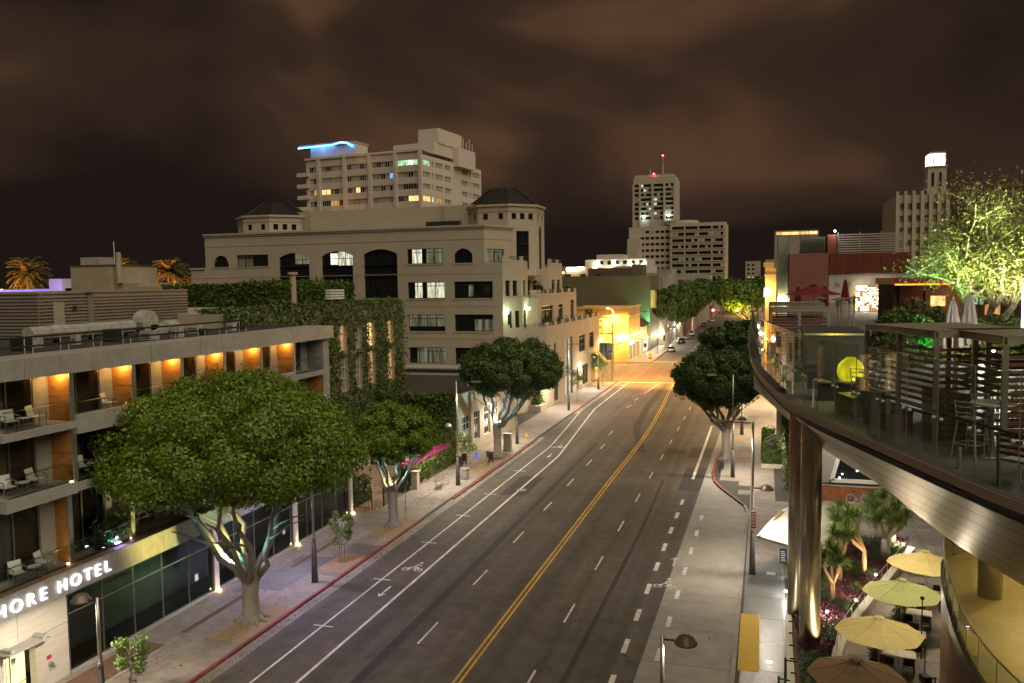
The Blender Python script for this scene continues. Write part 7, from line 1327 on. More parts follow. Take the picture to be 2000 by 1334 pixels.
shrub('terrace_shrub_mass', 'loose dark shrub in front of the string light window', (5.9, 38, DZ), (1.5, 1.8, 2.2), 5200, .11, 'leaf_ivy'); shrub('terrace_shrub_mass', 'green lit shrub left of the closed grey parasols', (6.6, 36.6, DZ), (1.3, 1.2, 1.9), 4200, .11, 'leaf_ivy'); shrub('terrace_shrub_mass', 'shrub with pale lit leaves right of the closed parasols', (9.5, 39.5, DZ), (1.6, 1.4, 1.6), 3800, .12, 'leaf_ivy'); shrub('terrace_shrub_mass', 'dark shrub at the right edge below the uplit tree', (11.5, 38.5, DZ), (1.7, 1.4, 1.7), 3800, .12, 'leaf_ivy'); shrub('terrace_shrub_mass', 'low shrub beyond the bar kiosk', (4.9, 34.5, DZ), (1.0, 1.0, 1.2), 2200, .1, 'leaf_ivy')
lb = thing('light_pillar', 'tall glowing white light pillar at the right edge', 'lamp', (9.75, 36, DZ)); MB().tube([(9.75, 36, DZ), (9.75, 36, DZ + 1.4)], .05, 8).build('post', 'steel_pole', lb); MB().box(9.55, 35.85, DZ + 1.4, 9.95, 36.15, DZ + 3.1).build('light_box', 'em_lightbox', lb)
for nm, lab, p, pw in (('terrace_lamp', 'small bright lamp under the right shrubs', (8.3, 34.8, DZ + .6), 170), ('terrace_lamp', 'small white lamp between the slatted cabins', (5.6, 24.0, DZ + .5), 120)):
    t = thing(nm, lab, 'lamp', p); MB().tube([(p[0], p[1], DZ), p], .02, 6).build('post', 'iron_dark', t); MB().lathe([(0, -.07), (.07, 0), (0, .07)], 10, p).build('bulb', 'em_white', t); light('terrace_spill', 'POINT', (p[0], p[1], p[2] + .3), pw, (1, .95, .85), t, .1)
# ---------------- restaurant with a red light line, mall blocks behind the terrace
rs = thing('terrace_restaurant', 'dark glazed restaurant front under a glowing red light line', 'building', (14, 62, DZ)); MB().box(8.6, 62, DZ, 30, 70, DZ + 2.9).build('body', 'room_dark', rs); MB().box(8.4, 60.8, DZ + 2.9, 30, 70, DZ + 3.35).build('roof', 'red_metal', rs); MB().box(8.5, 60.72, DZ + 2.86, 30, 60.79, DZ + 2.93).build('light_line', 'em_redline', rs)
for k in range(8): MB().bar((9 + k * 1.6, 61.9, DZ), (9 + k * 1.6, 61.9, DZ + 2.9), .08).build('mullion', 'iron_dark', rs)
for x, z, m in ((13.2, 1.5, 'lit_green'), (10.9, 1.4, 'lit_warm'), (14.2, .8, 'lit_amber')): MB().box(x, 61.93, DZ + z, x + .9, 61.98, DZ + z + .7).build('lit_pane', m, rs)
light('restaurant_wash', 'AREA', (12, 60.2, DZ + 2.8), 40, (1, .35, .15), rs, .6, (12, 61.5, DZ))
ml = thing('mall_building', 'mall block with red tile, red metal band and glass corner above the terrace', 'building', (8, 88, 0))
MB().box(2.6, 88.02, 0.1, 40, 130, DZ + 1).build('podium', 'far_wall', ml); MB().box(2.6, 70.6, 0.1, 40, 88, DZ - 0.13).build('podium', 'limestone', ml); MB().box(2.6, 88, DZ, 6.3, 96, 20.5).build('tile_wall', 'red_tile', ml)
for k in range(14): MB().box(6.32 + k * .52, 87.9, 18.45, 6.32 + (k + 1) * .52 - .02, 96, 20.4).build('metal_panel', 'red_metal', ml)
MB().box(6.32, 88.1, DZ, 13.6, 96, 18.43).build('white_wall', 'limestone', ml); lw2 = MB().box(8.8, 87.98, DZ + .05, 11.9, 88.08, 17.2).build('lit_opening', 'lit_amber', ml)
for i in range(15): MB().bar((8.85 + i * .21, 87.9, DZ + .05), (8.85 + i * .21, 87.9, 17.15), .03).build('curtain_rod', 'frame_dark', lw2)
for i in range(15):
    sl = MB()
    for j in range(16):
        if rnd.random() < .75: sl.lathe([(0, -.035), (.045, 0), (0, .035)], 6, (8.85 + i * .21, 87.84, DZ + .2 + j * .155))
    sl.build('string_lights', 'em_white' if i % 3 else 'em_warm', lw2)
for x in (7.0, 8.0): MB().box(x, 87.95, 17.3, x + .35, 88.08, 17.6).build('wall_light', 'duct', ml)
gt = MB().box(1.5, 92.6, 0.1, 2.55, 96, 22.4).build('lift_shaft', 'duct', ml)
for z in (14.7, 18.6, 22.3): MB().box(1.35, 91.6, z, 2.6, 91.7, z + .12).build('lift_beam', 'steel_pole', ml)
for x in (1.4, 2.55): MB().bar((x, 91.6, 8), (x, 91.6, 22.4), .1).build('lift_post', 'steel_pole', ml)
MB().quad((1.45, 91.5, 8), (2.5, 91.5, 8), (2.5, 91.5, 22.3), (1.45, 91.5, 22.3)).build('lift_glass', 'glass', ml); light('lift_light', 'POINT', (2.0, 92.1, 15.6), 60, (1, 1, .55), ml, .2)
MB().box(3.6, 90, 20.52, 6.2, 90.05, 22.3).build('glass_box', 'glass', ml); MB().box(3.7, 90.4, 20.52, 6.1, 95, 22.2).build('lift_core', 'duct', ml); MB().box(6.25, 90, 20.45, 7.1, 95, 22.4).build('red_pier', 'red_metal', ml)
for k in range(9): MB().box(7.4, 92, 20.45 + k * .24, 13.6, 92.1, 20.45 + k * .24 + .13).build('roof_louvre', 'corrugated', ml)
for x in (7.4, 9.5, 11.5, 13.5): MB().bar((x, 92.2, 20.4), (x, 92.2, 22.7), .1).build('louvre_post', 'alu', ml)
ss = MB().lathe([(0, -.12), (.12, 0), (0, .12)], 8, (6.9, 89.6, 22.7)).build('roof_flood', 'em_white', ml); light('roof_flood_light', 'POINT', (6.9, 89.0, 22.8), 25, (1, .95, .9), ml, .1)
MB().box(2.0, 150, 20, 9, 165, 26.2).build('upper_house', 'far_wall', ml); MB().box(2.2, 149.8, 25.5, 8.8, 149.95, 25.95).build('light_band', 'lit_warm', ml)
cb_ = thing('cream_street_block', 'cream stone block with cornice beyond the glass lift tower', 'building', (2.2, 188, 0)); MB().box(0.5, 187, 0.1, 14, 230, 20.9).build('wall', 'ochre', cb_); MB().box(.1, 186.7, 20.9, 14.2, 230.2, 21.6).build('cornice', 'ochre', cb_); MB().box(.3, 186.8, 18.6, 14.1, 230.1, 19.0).build('string_course', 'ochre', cb_); MB().box(0.3, 186.4, 14.2, .9, 186.98, 16.0).build('wall_lamp', 'em_lightbox', cb_); light('cream_wall_lamp', 'POINT', (.4, 185.6, 15), 500, (1, .8, .35), cb_, .3)
for k in range(6): MB().box(.38, 189 + k * 6.8, .4, .49, 194 + k * 6.8, 4.2).build('shop_window', ('lit_white', 'lit_warm', 'lit_curtain')[k % 3], cb_)
light('mall_shop_spill', 'POINT', (-.6, 200, 3.4), 320, (1, .8, .5), cb_, .3)
ms_ = thing('mall_street_shops', 'mall shop fronts lit along the right pavement towards the crossing', 'shop front', (2.4, 110, 0)); MB().box(2.45, 100, 0.1, 2.59, 146, 5.0).build('wall', 'limestone', ms_)
for k in range(10): MB().box(2.36, 101 + k * 4.4, .4, 2.44, 104.4 + k * 4.4, 3.8).build('shop_window', ('lit_white', 'lit_warm', 'lit_curtain')[k % 3], ms_)
for k in range(3): light('mall_shop_spill', 'POINT', (1.6, 106 + k * 14, 3.2), 160, (1, .8, .5), ms_, .3)
fb = thing('far_right_shops', 'warm lit shop row on the far right past the crossing', 'building', (6, 240, 0)); MB().box(1.5, 232, 0.1, 30, 370, 13).build('wall', 'far_wall', fb)
for k in range(18): MB().box(1.38, 234 + k * 7.5, .4, 1.49, 239 + k * 7.5, 4.2).build('shop_window', ('lit_warm', 'lit_white', 'lit_curtain')[k % 3], fb)
for k in range(4): light('shop_spill', 'POINT', (.4, 242 + k * 24, 3.6), 420, (1, .75, .4), fb, .4)
# ================================================================ below the deck: columns, garden, patio, walkway
def column(label, x, y, z0, z1, r=.47):
    t = thing('steel_column', label, 'column', (x, y, z0), 'polished columns under the deck'); n = 3; h = (z1 - z0) / n
    MB().tube([(x, y, z0), (x, y, z1)], r, 40).build('shaft', 'steel', t, smooth=True)
    for k in range(1, n): MB().tube([(x, y, z0 + k * h - .012), (x, y, z0 + k * h + .012)], r + .004, 40, False).build('seam', 'duct', t, smooth=True)
column('nearest polished steel column with golden reflections', 2.25, 40.8, SZ, 11.6); column('polished steel column half hidden behind the nearest one', 1.82, 44.6, SZ, 12.0); column('polished column standing on the upper walkway', 8.3, 34.4, 5.9, 12.2, .42)
# garden bed: kerb, soil, plants
bed = [(1.45, 36), (1.5, 42), (1.65, 46.5), (2.1, 50.5), (3.2, 55), (4.6, 58.6), (9.4, 59.8), (8.9, 57), (7.2, 52.4), (5.8, 48.6), (4.6, 45.2), (3.7, 42.4), (3.1, 39.4), (2.9, 36)]
gdn = struct('garden_ground', MB().prism(bed, .02, .42), 'mulch')
kb = thing('garden_kerb', 'pale stone kerb wall curving around the garden bed', 'kerb wall', (1.45, 42, SZ))
kc = smooth(bed[:6], 1.45)
for a, b in zip(kc, kc[1:]):
    t = (b - a).normalized(); q = Vector((-t.y, t.x, 0)) * .3; p0, p1 = a + t * .01, b - t * .01; MB().prism([(p0.x, p0.y), (p1.x, p1.y), (p1.x + q.x, p1.y + q.y), (p0.x + q.x, p0.y + q.y)], .05, .52).build('kerb_block', 'limestone', kb)
    MB().cbox(a.x - .05, a.y + .1, .52, .22, .05, .06, 0).build('skate_stop', 'iron_dark', kb)
def inside(p, poly):
    c = False; n = len(poly)
    for i in range(n):
        (x1, y1), (x2, y2) = poly[i], poly[(i + 1) % n]
        if (y1 > p[1]) != (y2 > p[1]) and p[0] < (x2 - x1) * (p[1] - y1) / (y2 - y1) + x1: c = not c
    return c
patches = {'leaf_purple': [], 'leaf_blue': [], 'leaf_ivy': []}
for k in range(60000):
    p = (G.uniform(1.7, 9.4), G.uniform(36, 59.6))
    if not inside(p, bed): continue
    v = math.sin(p[0] * 1.3 + 1) * math.sin(p[1] * .8) + .4 * math.sin(p[1] * 1.9 + p[0]); key = 'leaf_purple' if v > -.15 else ('leaf_blue' if v > -.7 else 'leaf_ivy')
    if p[1] < 41.5: key = 'leaf_blue' if p[1] < 40 else 'leaf_purple'
    patches[key].append((p[0], p[1], .42 + abs(G.normal(0, .13))))
for key, (nm, lab, cat, asp, sz) in {'leaf_purple': ('purple_groundcover', 'low purple leaved ground cover in the garden bed', 'ground cover', 1.4, .085), 'leaf_blue': ('blue_fescue', 'bluish green grass tufts in the garden bed', 'grass', 4.5, .05), 'leaf_ivy': ('green_groundcover', 'low green ground cover in the garden bed', 'ground cover', 1.6, .085)}.items():
    o = leaves(nm, patches[key][:12000], sz, key, None, 3, asp, None, .6); tag(o, lab, cat, kind='stuff')
def straps(mb, c, r, n, w, rg, up_=.25, droop=.5):
    """burst of long narrow leaves, each bent once"""
    for k in range(n):
        a = rg.uniform(0, 6.283); el = math.asin(rg.uniform(-.35 + up_, 1)); d = Vector((math.cos(a) * math.cos(el), math.sin(a) * math.cos(el), math.sin(el))); s = Vector((-math.sin(a), math.cos(a), 0)) * w; Ln = r * rg.uniform(.75, 1.1); C = Vector(c)
        m_ = C + d * Ln * .55; e_ = C + d * Ln - Vector((0, 0, droop * Ln * .35 * rg.uniform(.5, 1.3))); mb.add([C + s * .6, C - s * .6, m_ - s, m_ + s, e_], [(0, 1, 2, 3), (3, 2, 4)])
def dracaena(label, base, heads, r, n, tr, seed, m='leaf_strap', bark='bark_tan'):
    t = thing('dragon_tree', label, 'plant', (*base, .42), 'dragon trees in the garden bed'); rg = random.Random(seed); b = MB(); f = MB()
    zf = min(h[2] for h in heads) * .5
    b.tube([(*base, .35), (base[0], base[1], .42 + zf)], [tr * 1.15, tr], 9)
    for h in heads: p = Vector((base[0] + h[0], base[1] + h[1], .42 + h[2])); b.tube([(base[0], base[1], .4 + zf), tuple((Vector((base[0], base[1], .4 + zf)) + p) / 2 + Vector((h[0] * .2, h[1] * .2, 0))), tuple(p)], [tr * .85, tr * .7, tr * .55], 8); straps(f, p, r * 1.2 * rg.uniform(.85, 1.1), int(n * 1.8), .034, rg)
    b.build('trunk', bark, t, smooth=True); f.build('leaves', m, t)
dracaena('tan forked dragon tree right behind the nearest column', (3.75, 47.0), ((-.5, .3, 2.2), (.35, .4, 2.0), (.0, .9, 2.6)), .85, 95, .11, 1); dracaena('leaning dragon tree with long bare tan trunk', (5.9, 52.2), ((-.8, .3, 3.2), (-.4, .9, 3.0), (-1.5, .2, 2.9), (-1.0, -.5, 2.7)), .9, 95, .12, 2)
dracaena('broad crowned dragon tree on a thick grey trunk', (7.5, 55.6), tuple((1.15 * math.cos(a) * q, 1.1 * math.sin(a) * q, 2.5 + .5 * (1 - q)) for a, q in ((0, 1), (1.05, 1), (2.1, 1), (3.14, 1), (4.2, 1), (5.2, 1), (.5, .45), (2.6, .45), (4.7, .45))), .95, 80, .24, 3, bark='bark')
dracaena('wide dragon tree at the far side of the garden', (8.3, 58.4), tuple((1.5 * math.cos(a) * q, 1.1 * math.sin(a) * q, 2.7 + .4 * (1 - q)) for a, q in ((0, 1), (1.2, 1), (2.4, 1), (3.6, 1), (4.8, 1), (1, .4), (3, .4))), 1.0, 80, .2, 4, bark='bark'); dracaena('dragon tree between the leaning one and the far planting', (4.9, 55.6), ((-.4, 0, 2.3), (.4, .3, 2.5), (0, .8, 2.7)), .95, 85, .12, 5); dracaena('small dragon tree left of the columns beside the kerb', (1.95, 47.4), ((-.2, .1, 1.1), (.15, .2, 1.2)), .75, 80, .08, 6); dracaena('dragon tree head rising over the middle of the bed', (4.4, 50.2), ((-.3, .2, 2.7), (.4, .5, 2.5)), .9, 95, .11, 8)
for k, (x, y, r, m, lab) in enumerate(((5.2, 48.9, .62, 'leaf_young', 'bright green agave rosette in the blue grass'), (6.3, 54.2, .5, 'leaf_blue', 'bluish agave rosette under the broad dragon tree'), (4.1, 53.2, .5, 'leaf_young', 'small green rosette behind the leaning trunk'), (7.9, 57.2, .5, 'leaf_young', 'green rosette next to the far garden lamp'))):
    t = thing('agave', lab, 'plant', (x, y, .42)); f = MB(); straps(f, (x, y, .45), r, 26, .06, random.Random(k), .5, .1); f.build('leaves', m, t)
def spikelamp(label, x, y, pw, z=.42, c=(1, .88, .68), to=None, s=.05, spot=130):
    t = thing('garden_lamp', label, 'lamp', (x, y, z), 'garden lamps'); MB().tube([(x, y, z), (x, y, z + .3)], .015, 6).build('spike', 'iron_dark', t); MB().lathe([(0, -.04), (.05, -.02), (.06, .04), (0, .06)], 10, (x, y, z + .33)).build('bulb', 'em_white', t)
    if to: light('garden_light', 'SPOT', (x, y, z + .45), pw, c, t, s, to, spot, .6)
    else: light('garden_light', 'POINT', (x, y, z + .5), pw, c, t, s)
spikelamp('starry bright garden lamp beside the nearest column', 3.3, 44.6, 30); spikelamp('small garden lamp left of the starry one', 2.85, 44.0, 14); spikelamp('bright garden lamp at the far end of the bed', 8.8, 57.4, 70); spikelamp('low lamp on the pavement edge below the small dragon tree', 1.35, 47.8, 16, SZ); spikelamp('lamp aimed up the dragon trees in the middle bed', 4.9, 46.6, 90, .42, (1, .8, .5), (4.3, 49.5, 2.5)); spikelamp('lamp aimed at the leaning trunk', 6.4, 51.0, 70, .42, (1, .78, .45), (5.4, 53, 2.5))
t = thing('ground_disc_light', 'round flush light in the dark granite pavement', 'lamp', (.4, 39.3, SZ)); MB().lathe([(0, .008), (.11, .008), (.13, 0)], 14, (.4, 39.3, SZ)).build('lens', 'em_lightbox', t); MB().lathe([(.13, .004), (.16, .004)], 14, (.4, 39.3, SZ)).build('ring', 'steel_pole', t)
for (x, y, h, lab) in ((1.05, 36.6, 1.5, 'black bollard post at the bottom edge by the garden'), (.75, 35.2, 1.3, 'second black bollard post at the bottom edge')): t = thing('black_post', lab, 'post', (x, y, SZ)); MB().tube([(x, y, SZ), (x, y, SZ + h)], .05, 8).build('shaft', 'iron_dark', t); MB().bar((x, y, SZ + h - .1), (x + .45, y + .05, SZ + h - .16), .05).build('arm', 'iron_dark', t)
# garden railing with a pale ledge, ramp
rc = smooth([(9.1, 57.6), (8.9, 57), (7.2, 52.4), (5.8, 48.6), (4.6, 45.2), (3.7, 42.4), (3.1, 39.4), (2.9, 36)], 1.3); rl = thing('garden_railing', 'thin metal railing on a pale ledge between garden and patio', 'railing', (5.8, 48.6, SZ)); MB().tube([(p.x + .2, p.y, 1.32) for p in rc], .022, 6).build('handrail', 'steel_pole', rl)
for a, b in zip(rc, rc[1:]):
    MB().tube([(a.x + .2, a.y, .5), (a.x + .2, a.y, 1.32)], .016, 6).build('post', 'steel_pole', rl); MB().prism([(a.x, a.y), (a.x + .42, a.y - .08), (b.x + .42, b.y - .08), (b.x, b.y)], .05, .56).build('ledge', 'limestone', rl)
pf = struct('patio_floor', MB().prism([(2.6, 30), (3.2, 39), (4.9, 45), (6.2, 48.6), (7.6, 52.4), (9.3, 57), (16, 57), (16, 30)], .02, SZ + .002), 'sidewalk')
for k in range(15):
    y = 31 + k * 1.7; xa = 3.0 + max(0, y - 38) * .33; MB().box(xa + .5, y, SZ, 14, y + 1.66, SZ + .016).build('paving_slab', 'sidewalk_dark' if k % 3 else 'sidewalk', pf)
pl2 = thing('patio_planter', 'long dark planter with grasses between ramp and tables', 'planter', (6.9, 45, SZ)); MB().prism([(4.75, 39.5), (5.15, 39.4), (7.9, 47.6), (7.5, 47.8)], SZ, .75).build('box', 'roof_dark', pl2); q = G.uniform(0, 1, (2200, 1)); leaves('grass', np.concatenate([4.95 + q * 2.75 + G.normal(0, .12, (2200, 1)), 39.5 + q * 8.2, .75 + np.abs(G.normal(0, .18, (2200, 1)))], 1), .05, 'leaf_ivy', pl2, 2, 6, None, .3)
PG = 'parasols over the patio tables'
open_parasol('patio_parasol', 'dark tan parasol nearest the camera at the bottom edge', 3.65, 34.3, SZ, 2.75, 1.85, 'fabric_tan', group=PG); open_parasol('patio_parasol', 'large pale yellow parasol second from the bottom', 5.05, 38.9, SZ, 2.75, 1.85, 'fabric_yellow', group=PG); open_parasol('patio_parasol', 'pale green parasol in the middle of the row', 6.75, 44.2, SZ, 2.75, 1.85, 'fabric_green', group=PG); open_parasol('patio_parasol', 'deep yellow square parasol at the far end of the row', 8.7, 49.2, SZ, 2.75, 2.0, 'fabric_yellow', 4, group=PG)
def cafe_chair():
    t = thing('cafe_chair', 'x', 'chair'); MB().box(-.22, -.22, .44, .22, .22, .47).build('seat', 'chair_black', t); MB().box(-.21, .20, .55, .21, .225, .88).build('backrest', 'chair_black', t)
    for x in (-.21, .21): MB().tube([(x, -.21, 0), (x, -.2, .45)], .014, 5).build('leg', 'alu_taupe', t); MB().tube([(x, .22, 0), (x, .21, .45), (x, .23, .92)], .014, 5).build('leg', 'alu_taupe', t)
    MB().tube([(-.21, .23, .92), (.21, .23, .92)], .014, 5).build('top_rail', 'alu_taupe', t); return t
def cafe_table():
    t = thing('cafe_table', 'x', 'table'); MB().box(-.8, -.4, .71, -.005, .4, .75).build('top', 'table_white', t); MB().box(.005, -.4, .71, .8, .4, .75).build('top', 'table_white', t)
    for x in (-.75, .75):
        for y in (-.35, .35): MB().tube([(x, y, 0), (x, y, .71)], .02, 6).build('leg', 'iron_dark', t)
    return t
cc, cta = cafe_chair(), cafe_table()
for i, (x, y, rz, lab) in enumerate(((5.95, 40.1, -.15, 'joined white cafe tables right of the big yellow parasol'), (7.55, 45.4, -.15, 'joined white cafe tables right of the green parasol'), (8.9, 48.4, -.15, 'joined white cafe tables under the far yellow parasol'), (6.8, 42.6, -.15, 'joined white cafe tables half under the yellow parasol edge'), (4.6, 36.4, -.15, 'joined white cafe tables between tan and yellow parasols'))):
    dup(cta, (x, y, SZ + .016), rz, lab, 'white cafe tables on the patio')
    for j, (dx_, dy_, r_) in enumerate(((-.4, .68, 0), (.4, .68, 0), (-.4, -.68, math.pi), (.4, -.68, math.pi))):
        dup(cc, (x + dx_, y + dy_, SZ + .016), r_ + rz, 'black cafe chair on the %s side, %s, of the %s' % ('far' if j < 2 else 'near', 'left' if j % 2 == 0 else 'right', ('tables by the big yellow parasol', 'tables by the green parasol', 'tables under the far parasol', 'tables in mid patio', 'tables nearest the bottom')[i]), 'black cafe chairs on the patio')
ms = thing('menu_stand', 'tan wooden host stand beside the far tables', 'stand', (8.35, 47.3, SZ)); MB().cbox(8.35, 47.3, SZ, .5, .4, 1.05, .3).build('cabinet', 'wood', ms); MB().cbox(8.35, 47.3, SZ + 1.05, .6, .9, .06, .3).build('top', 'lightbrick', ms)
for k, (x, y) in enumerate(((7.1, 39.3), (6.95, 36.2))): t = thing('speaker_heater', 'black wall heater on an arm beside the wood wall, %s' % ('upper one', 'lower one')[k], 'heater', (x - .3, y, SZ)); MB().tube([(x - .1, y, SZ), (x - .1, y, 1.7)], .03, 6).build('post', 'iron_dark', t); MB().bar((x - .1, y, 1.65), (x - .4, y - .05, 1.6), .04).build('arm', 'iron_dark', t); MB().cbox(x - .48, y - .05, 1.45, .3, .4, .3, .4).build('head', 'iron_dark', t)
# walkway above the wood wall
Wc = smooth([(13, 42.5), (9.4, 40.6), (7.7, 38.8), (7.15, 37.0), (6.7, 33.9), (6.35, 30.2), (6.3, 27.7), (6.5, 25.6), (7.0, 23.4), (7.9, 20.5)], .5)
ww = thing('wood_walkway', 'curved upper walkway with wood clad wall and glass rail', 'walkway', (7, 32, 0)); MB().prism([(p.x + .05, p.y) for p in Wc] + [(26, 20), (26, 43)], 5.55, 5.9).build('floor', 'walk_floor', ww)
for k in range(len(Wc) - 1):
    a, b = Wc[k], Wc[k + 1]; t = (b - a).normalized(); q = Vector((-t.y, t.x, 0)) * .08
    for z0, z1 in ((.1, 5.45),): MB().prism([(a.x, a.y), (b.x - t.x * .012, b.y - t.y * .012), (b.x + q.x, b.y + q.y), (a.x + q.x, a.y + q.y)], z0, z1).build('wood_board', 'wood_clad', ww)
band(Wc, -.05, .1, 5.45, 5.93, 'deck_edge', 'edge_band', ww)
Wg = Wc[::3]
for a, b in zip(Wg, Wg[1:]): t = (b - a).normalized(); p, q = a + t * .02, b - t * .02; gl = MB().quad((p.x + .06, p.y, 5.93), (q.x + .06, q.y, 5.93), (q.x + .06, q.y, 6.98), (p.x + .06, p.y, 6.98)).build('glass_panel', 'glass_deck', ww); MB().bar((p.x + .06, p.y, 5.9), (p.x + .06, p.y, 7.0), .02).build('post', 'steel_pole', gl)
MB().tube([(p.x + .06, p.y, 7.02) for p in Wc], .03, 8).build('handrail', 'steel_pole', ww)
for (x, y) in ((10.5, 31), (10.2, 36.2), (9.4, 27.5)): MB().lathe([(0, 0), (.12, 0), (.12, .06)], 10, (x, y, 9.3)).build('ceiling_lamp', 'em_warm', ww); light('walkway_lamp', 'SPOT', (x, y, 9.2), 85, (1.0, .76, .28), ww, .12, (x, y, 0), 160, .4)
MB().box(7.2, 20, 9.36, 26, 43, 9.5).build('ceiling', 'soffit', ww)
bw = thing('mall_inner_wall', 'cream inner wall lit yellow behind the upper walkway column', 'wall', (14, 43.2, 0)); MB().box(10.5, 43.1, .1, 26, 43.5, 9.3).build('body', 'limestone', bw); MB().box(10.4, 43.0, .1, 26, 43.09, .4).build('skirting', 'roof_dark', bw)
for (p, to, pw, c) in (((7.2, 41.5, 3.2), (5.2, 33.5, 11.2), 40, (1, .85, .6)), ((3.9, 46.2, .8), (2.6, 41.2, 8), 90, (1, .75, .35))):
    light('soffit_uplight', 'SPOT', p, pw, c, ww, .06, to, 75, .5)
light('column_uplight', 'SPOT', (2.85, 40.2, .7), 60, (1, .72, .28), ww, .06, (2.3, 40.7, 6), 80, .6); light('column_uplight', 'SPOT', (1.5, 43.9, .5), 40, (1, .8, .45), ww, .06, (1.8, 44.5, 7), 80, .6)  # unseen uplights added to brighten the steel columns
t = thing('soffit_lamp', 'small uplight on a post aimed at the metal soffit', 'lamp', (7.2, 41.3, SZ)); MB().tube([(7.2, 41.35, SZ), (7.2, 41.35, 3.0)], .025, 6).build('post', 'iron_dark', t); MB().lathe([(0, 0), (.08, .02), (.1, .14)], 10, (7.2, 41.35, 3.0)).build('head', 'iron_dark', t)
for x, y in ((5.6, 36.6), (7.4, 43.0), (9.0, 47), (4.6, 50.5), (6.8, 55.5)): light('patio_lamp', 'SPOT', (x, y, 8.6), 280, (1, .86, .55), ww, .1, (x, y, 0), 110, .6)
# ---------------- mall ground floor facing the camera: rust plinth, triangular window
mg = thing('mall_ground_front', 'mall ground floor with white framed triangular window and rust plinth', 'building', (8, 70.4, 0)); MB().box(2.55, 70.35, 1.5, 20, 70.55, 9.5).build('wall', 'far_wall', mg); MB().box(4.4, 69.95, .1, 11.5, 70.33, 1.35).build('rust_plinth', 'rust', mg); MB().box(4.3, 69.9, 1.36, 11.6, 70.34, 1.44).build('ledge', 'steel', mg)
tri = [(5.4, 1.75), (9.6, 1.75), (6.7, 6.6)]; f = MB()
for i in range(3): a, b = tri[i], tri[(i + 1) % 3]; f.bar((a[0], 70.25, a[1]), (b[0], 70.25, b[1]), .22, .3)
f.build('window_frame', 'plastic_white', mg); MB().add([(x, 70.3, z) for x, z in tri], [(0, 1, 2)]).build('pane', 'dark_glass', mg)
for x, z in ((6.2, 2.3), (6.0, 2.0), (7.3, 2.6)): MB().lathe([(0, -.06), (.08, 0), (0, .06)], 8, (x, 70.2, z)).build('shop_spot', 'em_lightbox', mg)
MB().box(2.35, 70.0, .1, 2.95, 70.34, 13.9).build('brown_pier', 'red_tile', mg); MB().box(2.2, 69.9, .1, 3.0, 69.99, 1.6).build('pier_base', 'lightbrick', mg); MB().box(2.3, 70.4, 0.1, 2.58, 88, 14.2).build('street_wall', 'brown_roof', mg)
for k in range(4): MB().box(9.6 + k * .55, 66.4, SZ, 10.1 + k * .55, 69.9, SZ + .15 * (k + 1)).build('step', 'limestone', mg); MB().box(9.58 + k * .55, 66.4, SZ + .15 * (k + 1), 9.68 + k * .55, 69.9, SZ + .15 * (k + 1) + .006).build('nosing', 'plastic_white', mg)
light('mall_front_lamp', 'SPOT', (6, 66, 9), 750, (1, .92, .75), mg, .2, (6, 66, 0), 150, .5); MB().lathe([(0, 0), (.15, 0), (.15, .1)], 10, (6, 66, 9.05)).build('ceiling_lamp', 'em_white', mg)
# bicycle leaning on the rust plinth
bi = thing('bicycle', 'blue cruiser bicycle with cream tyres against the rust plinth', 'bicycle', (7.35, 69.6, SZ)); by = 69.72
for x in (6.82, 7.90):
    w = MB(); n = 28; cz = SZ + .34
    w.tube([(x + .33 * math.cos(6.2832 * k / n), by, cz + .33 * math.sin(6.2832 * k / n)) for k in range(n + 1)], .028, 6, False); wl_ = w.build('wheel', 'tyre_white', bi); s = MB()
    for k in range(14): s.tube([(x, by, cz), (x + .31 * math.cos(6.2832 * k / 14), by, cz + .31 * math.sin(6.2832 * k / 14))], .003, 3)
    s.build('spokes', 'steel_pole', wl_); MB().tube([(x, by - .05, cz), (x, by + .05, cz)], .03, 8).build('hub', 'steel_pole', wl_)
fr_ = MB(); A, B, C_, D_, E2_ = (6.82, by, SZ + .34), (7.22, by, SZ + .30), (7.10, by, SZ + .78), (7.72, by, SZ + .82), (7.90, by, SZ + .34)
for a, b in ((A, B), (A, C_), (B, C_), (C_, D_), (B, D_)): fr_.tube([a, b], .018, 6)
fr_.build('frame', 'blue_sign', bi); MB().tube([E2_, D_, (7.68, by, SZ + .98)], .016, 6).build('fork', 'steel_pole', bi); MB().tube([(7.5, by - .3, SZ + 1.0), (7.62, by - .22, SZ + 1.04), (7.68, by, SZ + 1.0), (7.62, by + .22, SZ + 1.04), (7.5, by + .28, SZ + 1.0)], .013, 6).build('handlebar', 'steel_pole', bi); MB().add([(6.92, by - .1, SZ + .92), (6.92, by + .1, SZ + .92), (7.24, by + .02, SZ + .9), (7.24, by - .02, SZ + .9), (6.94, by - .08, SZ + .86), (6.94, by + .08, SZ + .86), (7.2, by, SZ + .86)], [(0, 1, 2, 3), (0, 3, 6, 4), (1, 5, 6, 2), (0, 4, 5, 1), (4, 6, 5)]).build('saddle', 'rubber', bi); MB().tube([(7.10, by, SZ + .76), (7.07, by, SZ + .88)], .014, 6).build('seat_post', 'steel_pole', bi); MB().lathe([(0, -.01), (.09, -.01), (.09, .01), (0, .01)], 12, (0, 0, 0)); ch_ = MB().lathe([(0, -.01), (.1, -.01), (.1, .01), (0, .01)], 14); ch_.v = [(7.22 + a, by - .05 + c, SZ + .3 + b) for a, b, c in ch_.v]; ch_.build('chainwheel', 'steel_pole', bi); MB().bar((7.22, by - .06, SZ + .3), (7.3, by - .1, SZ + .16), .02).build('crank', 'steel_pole', bi)
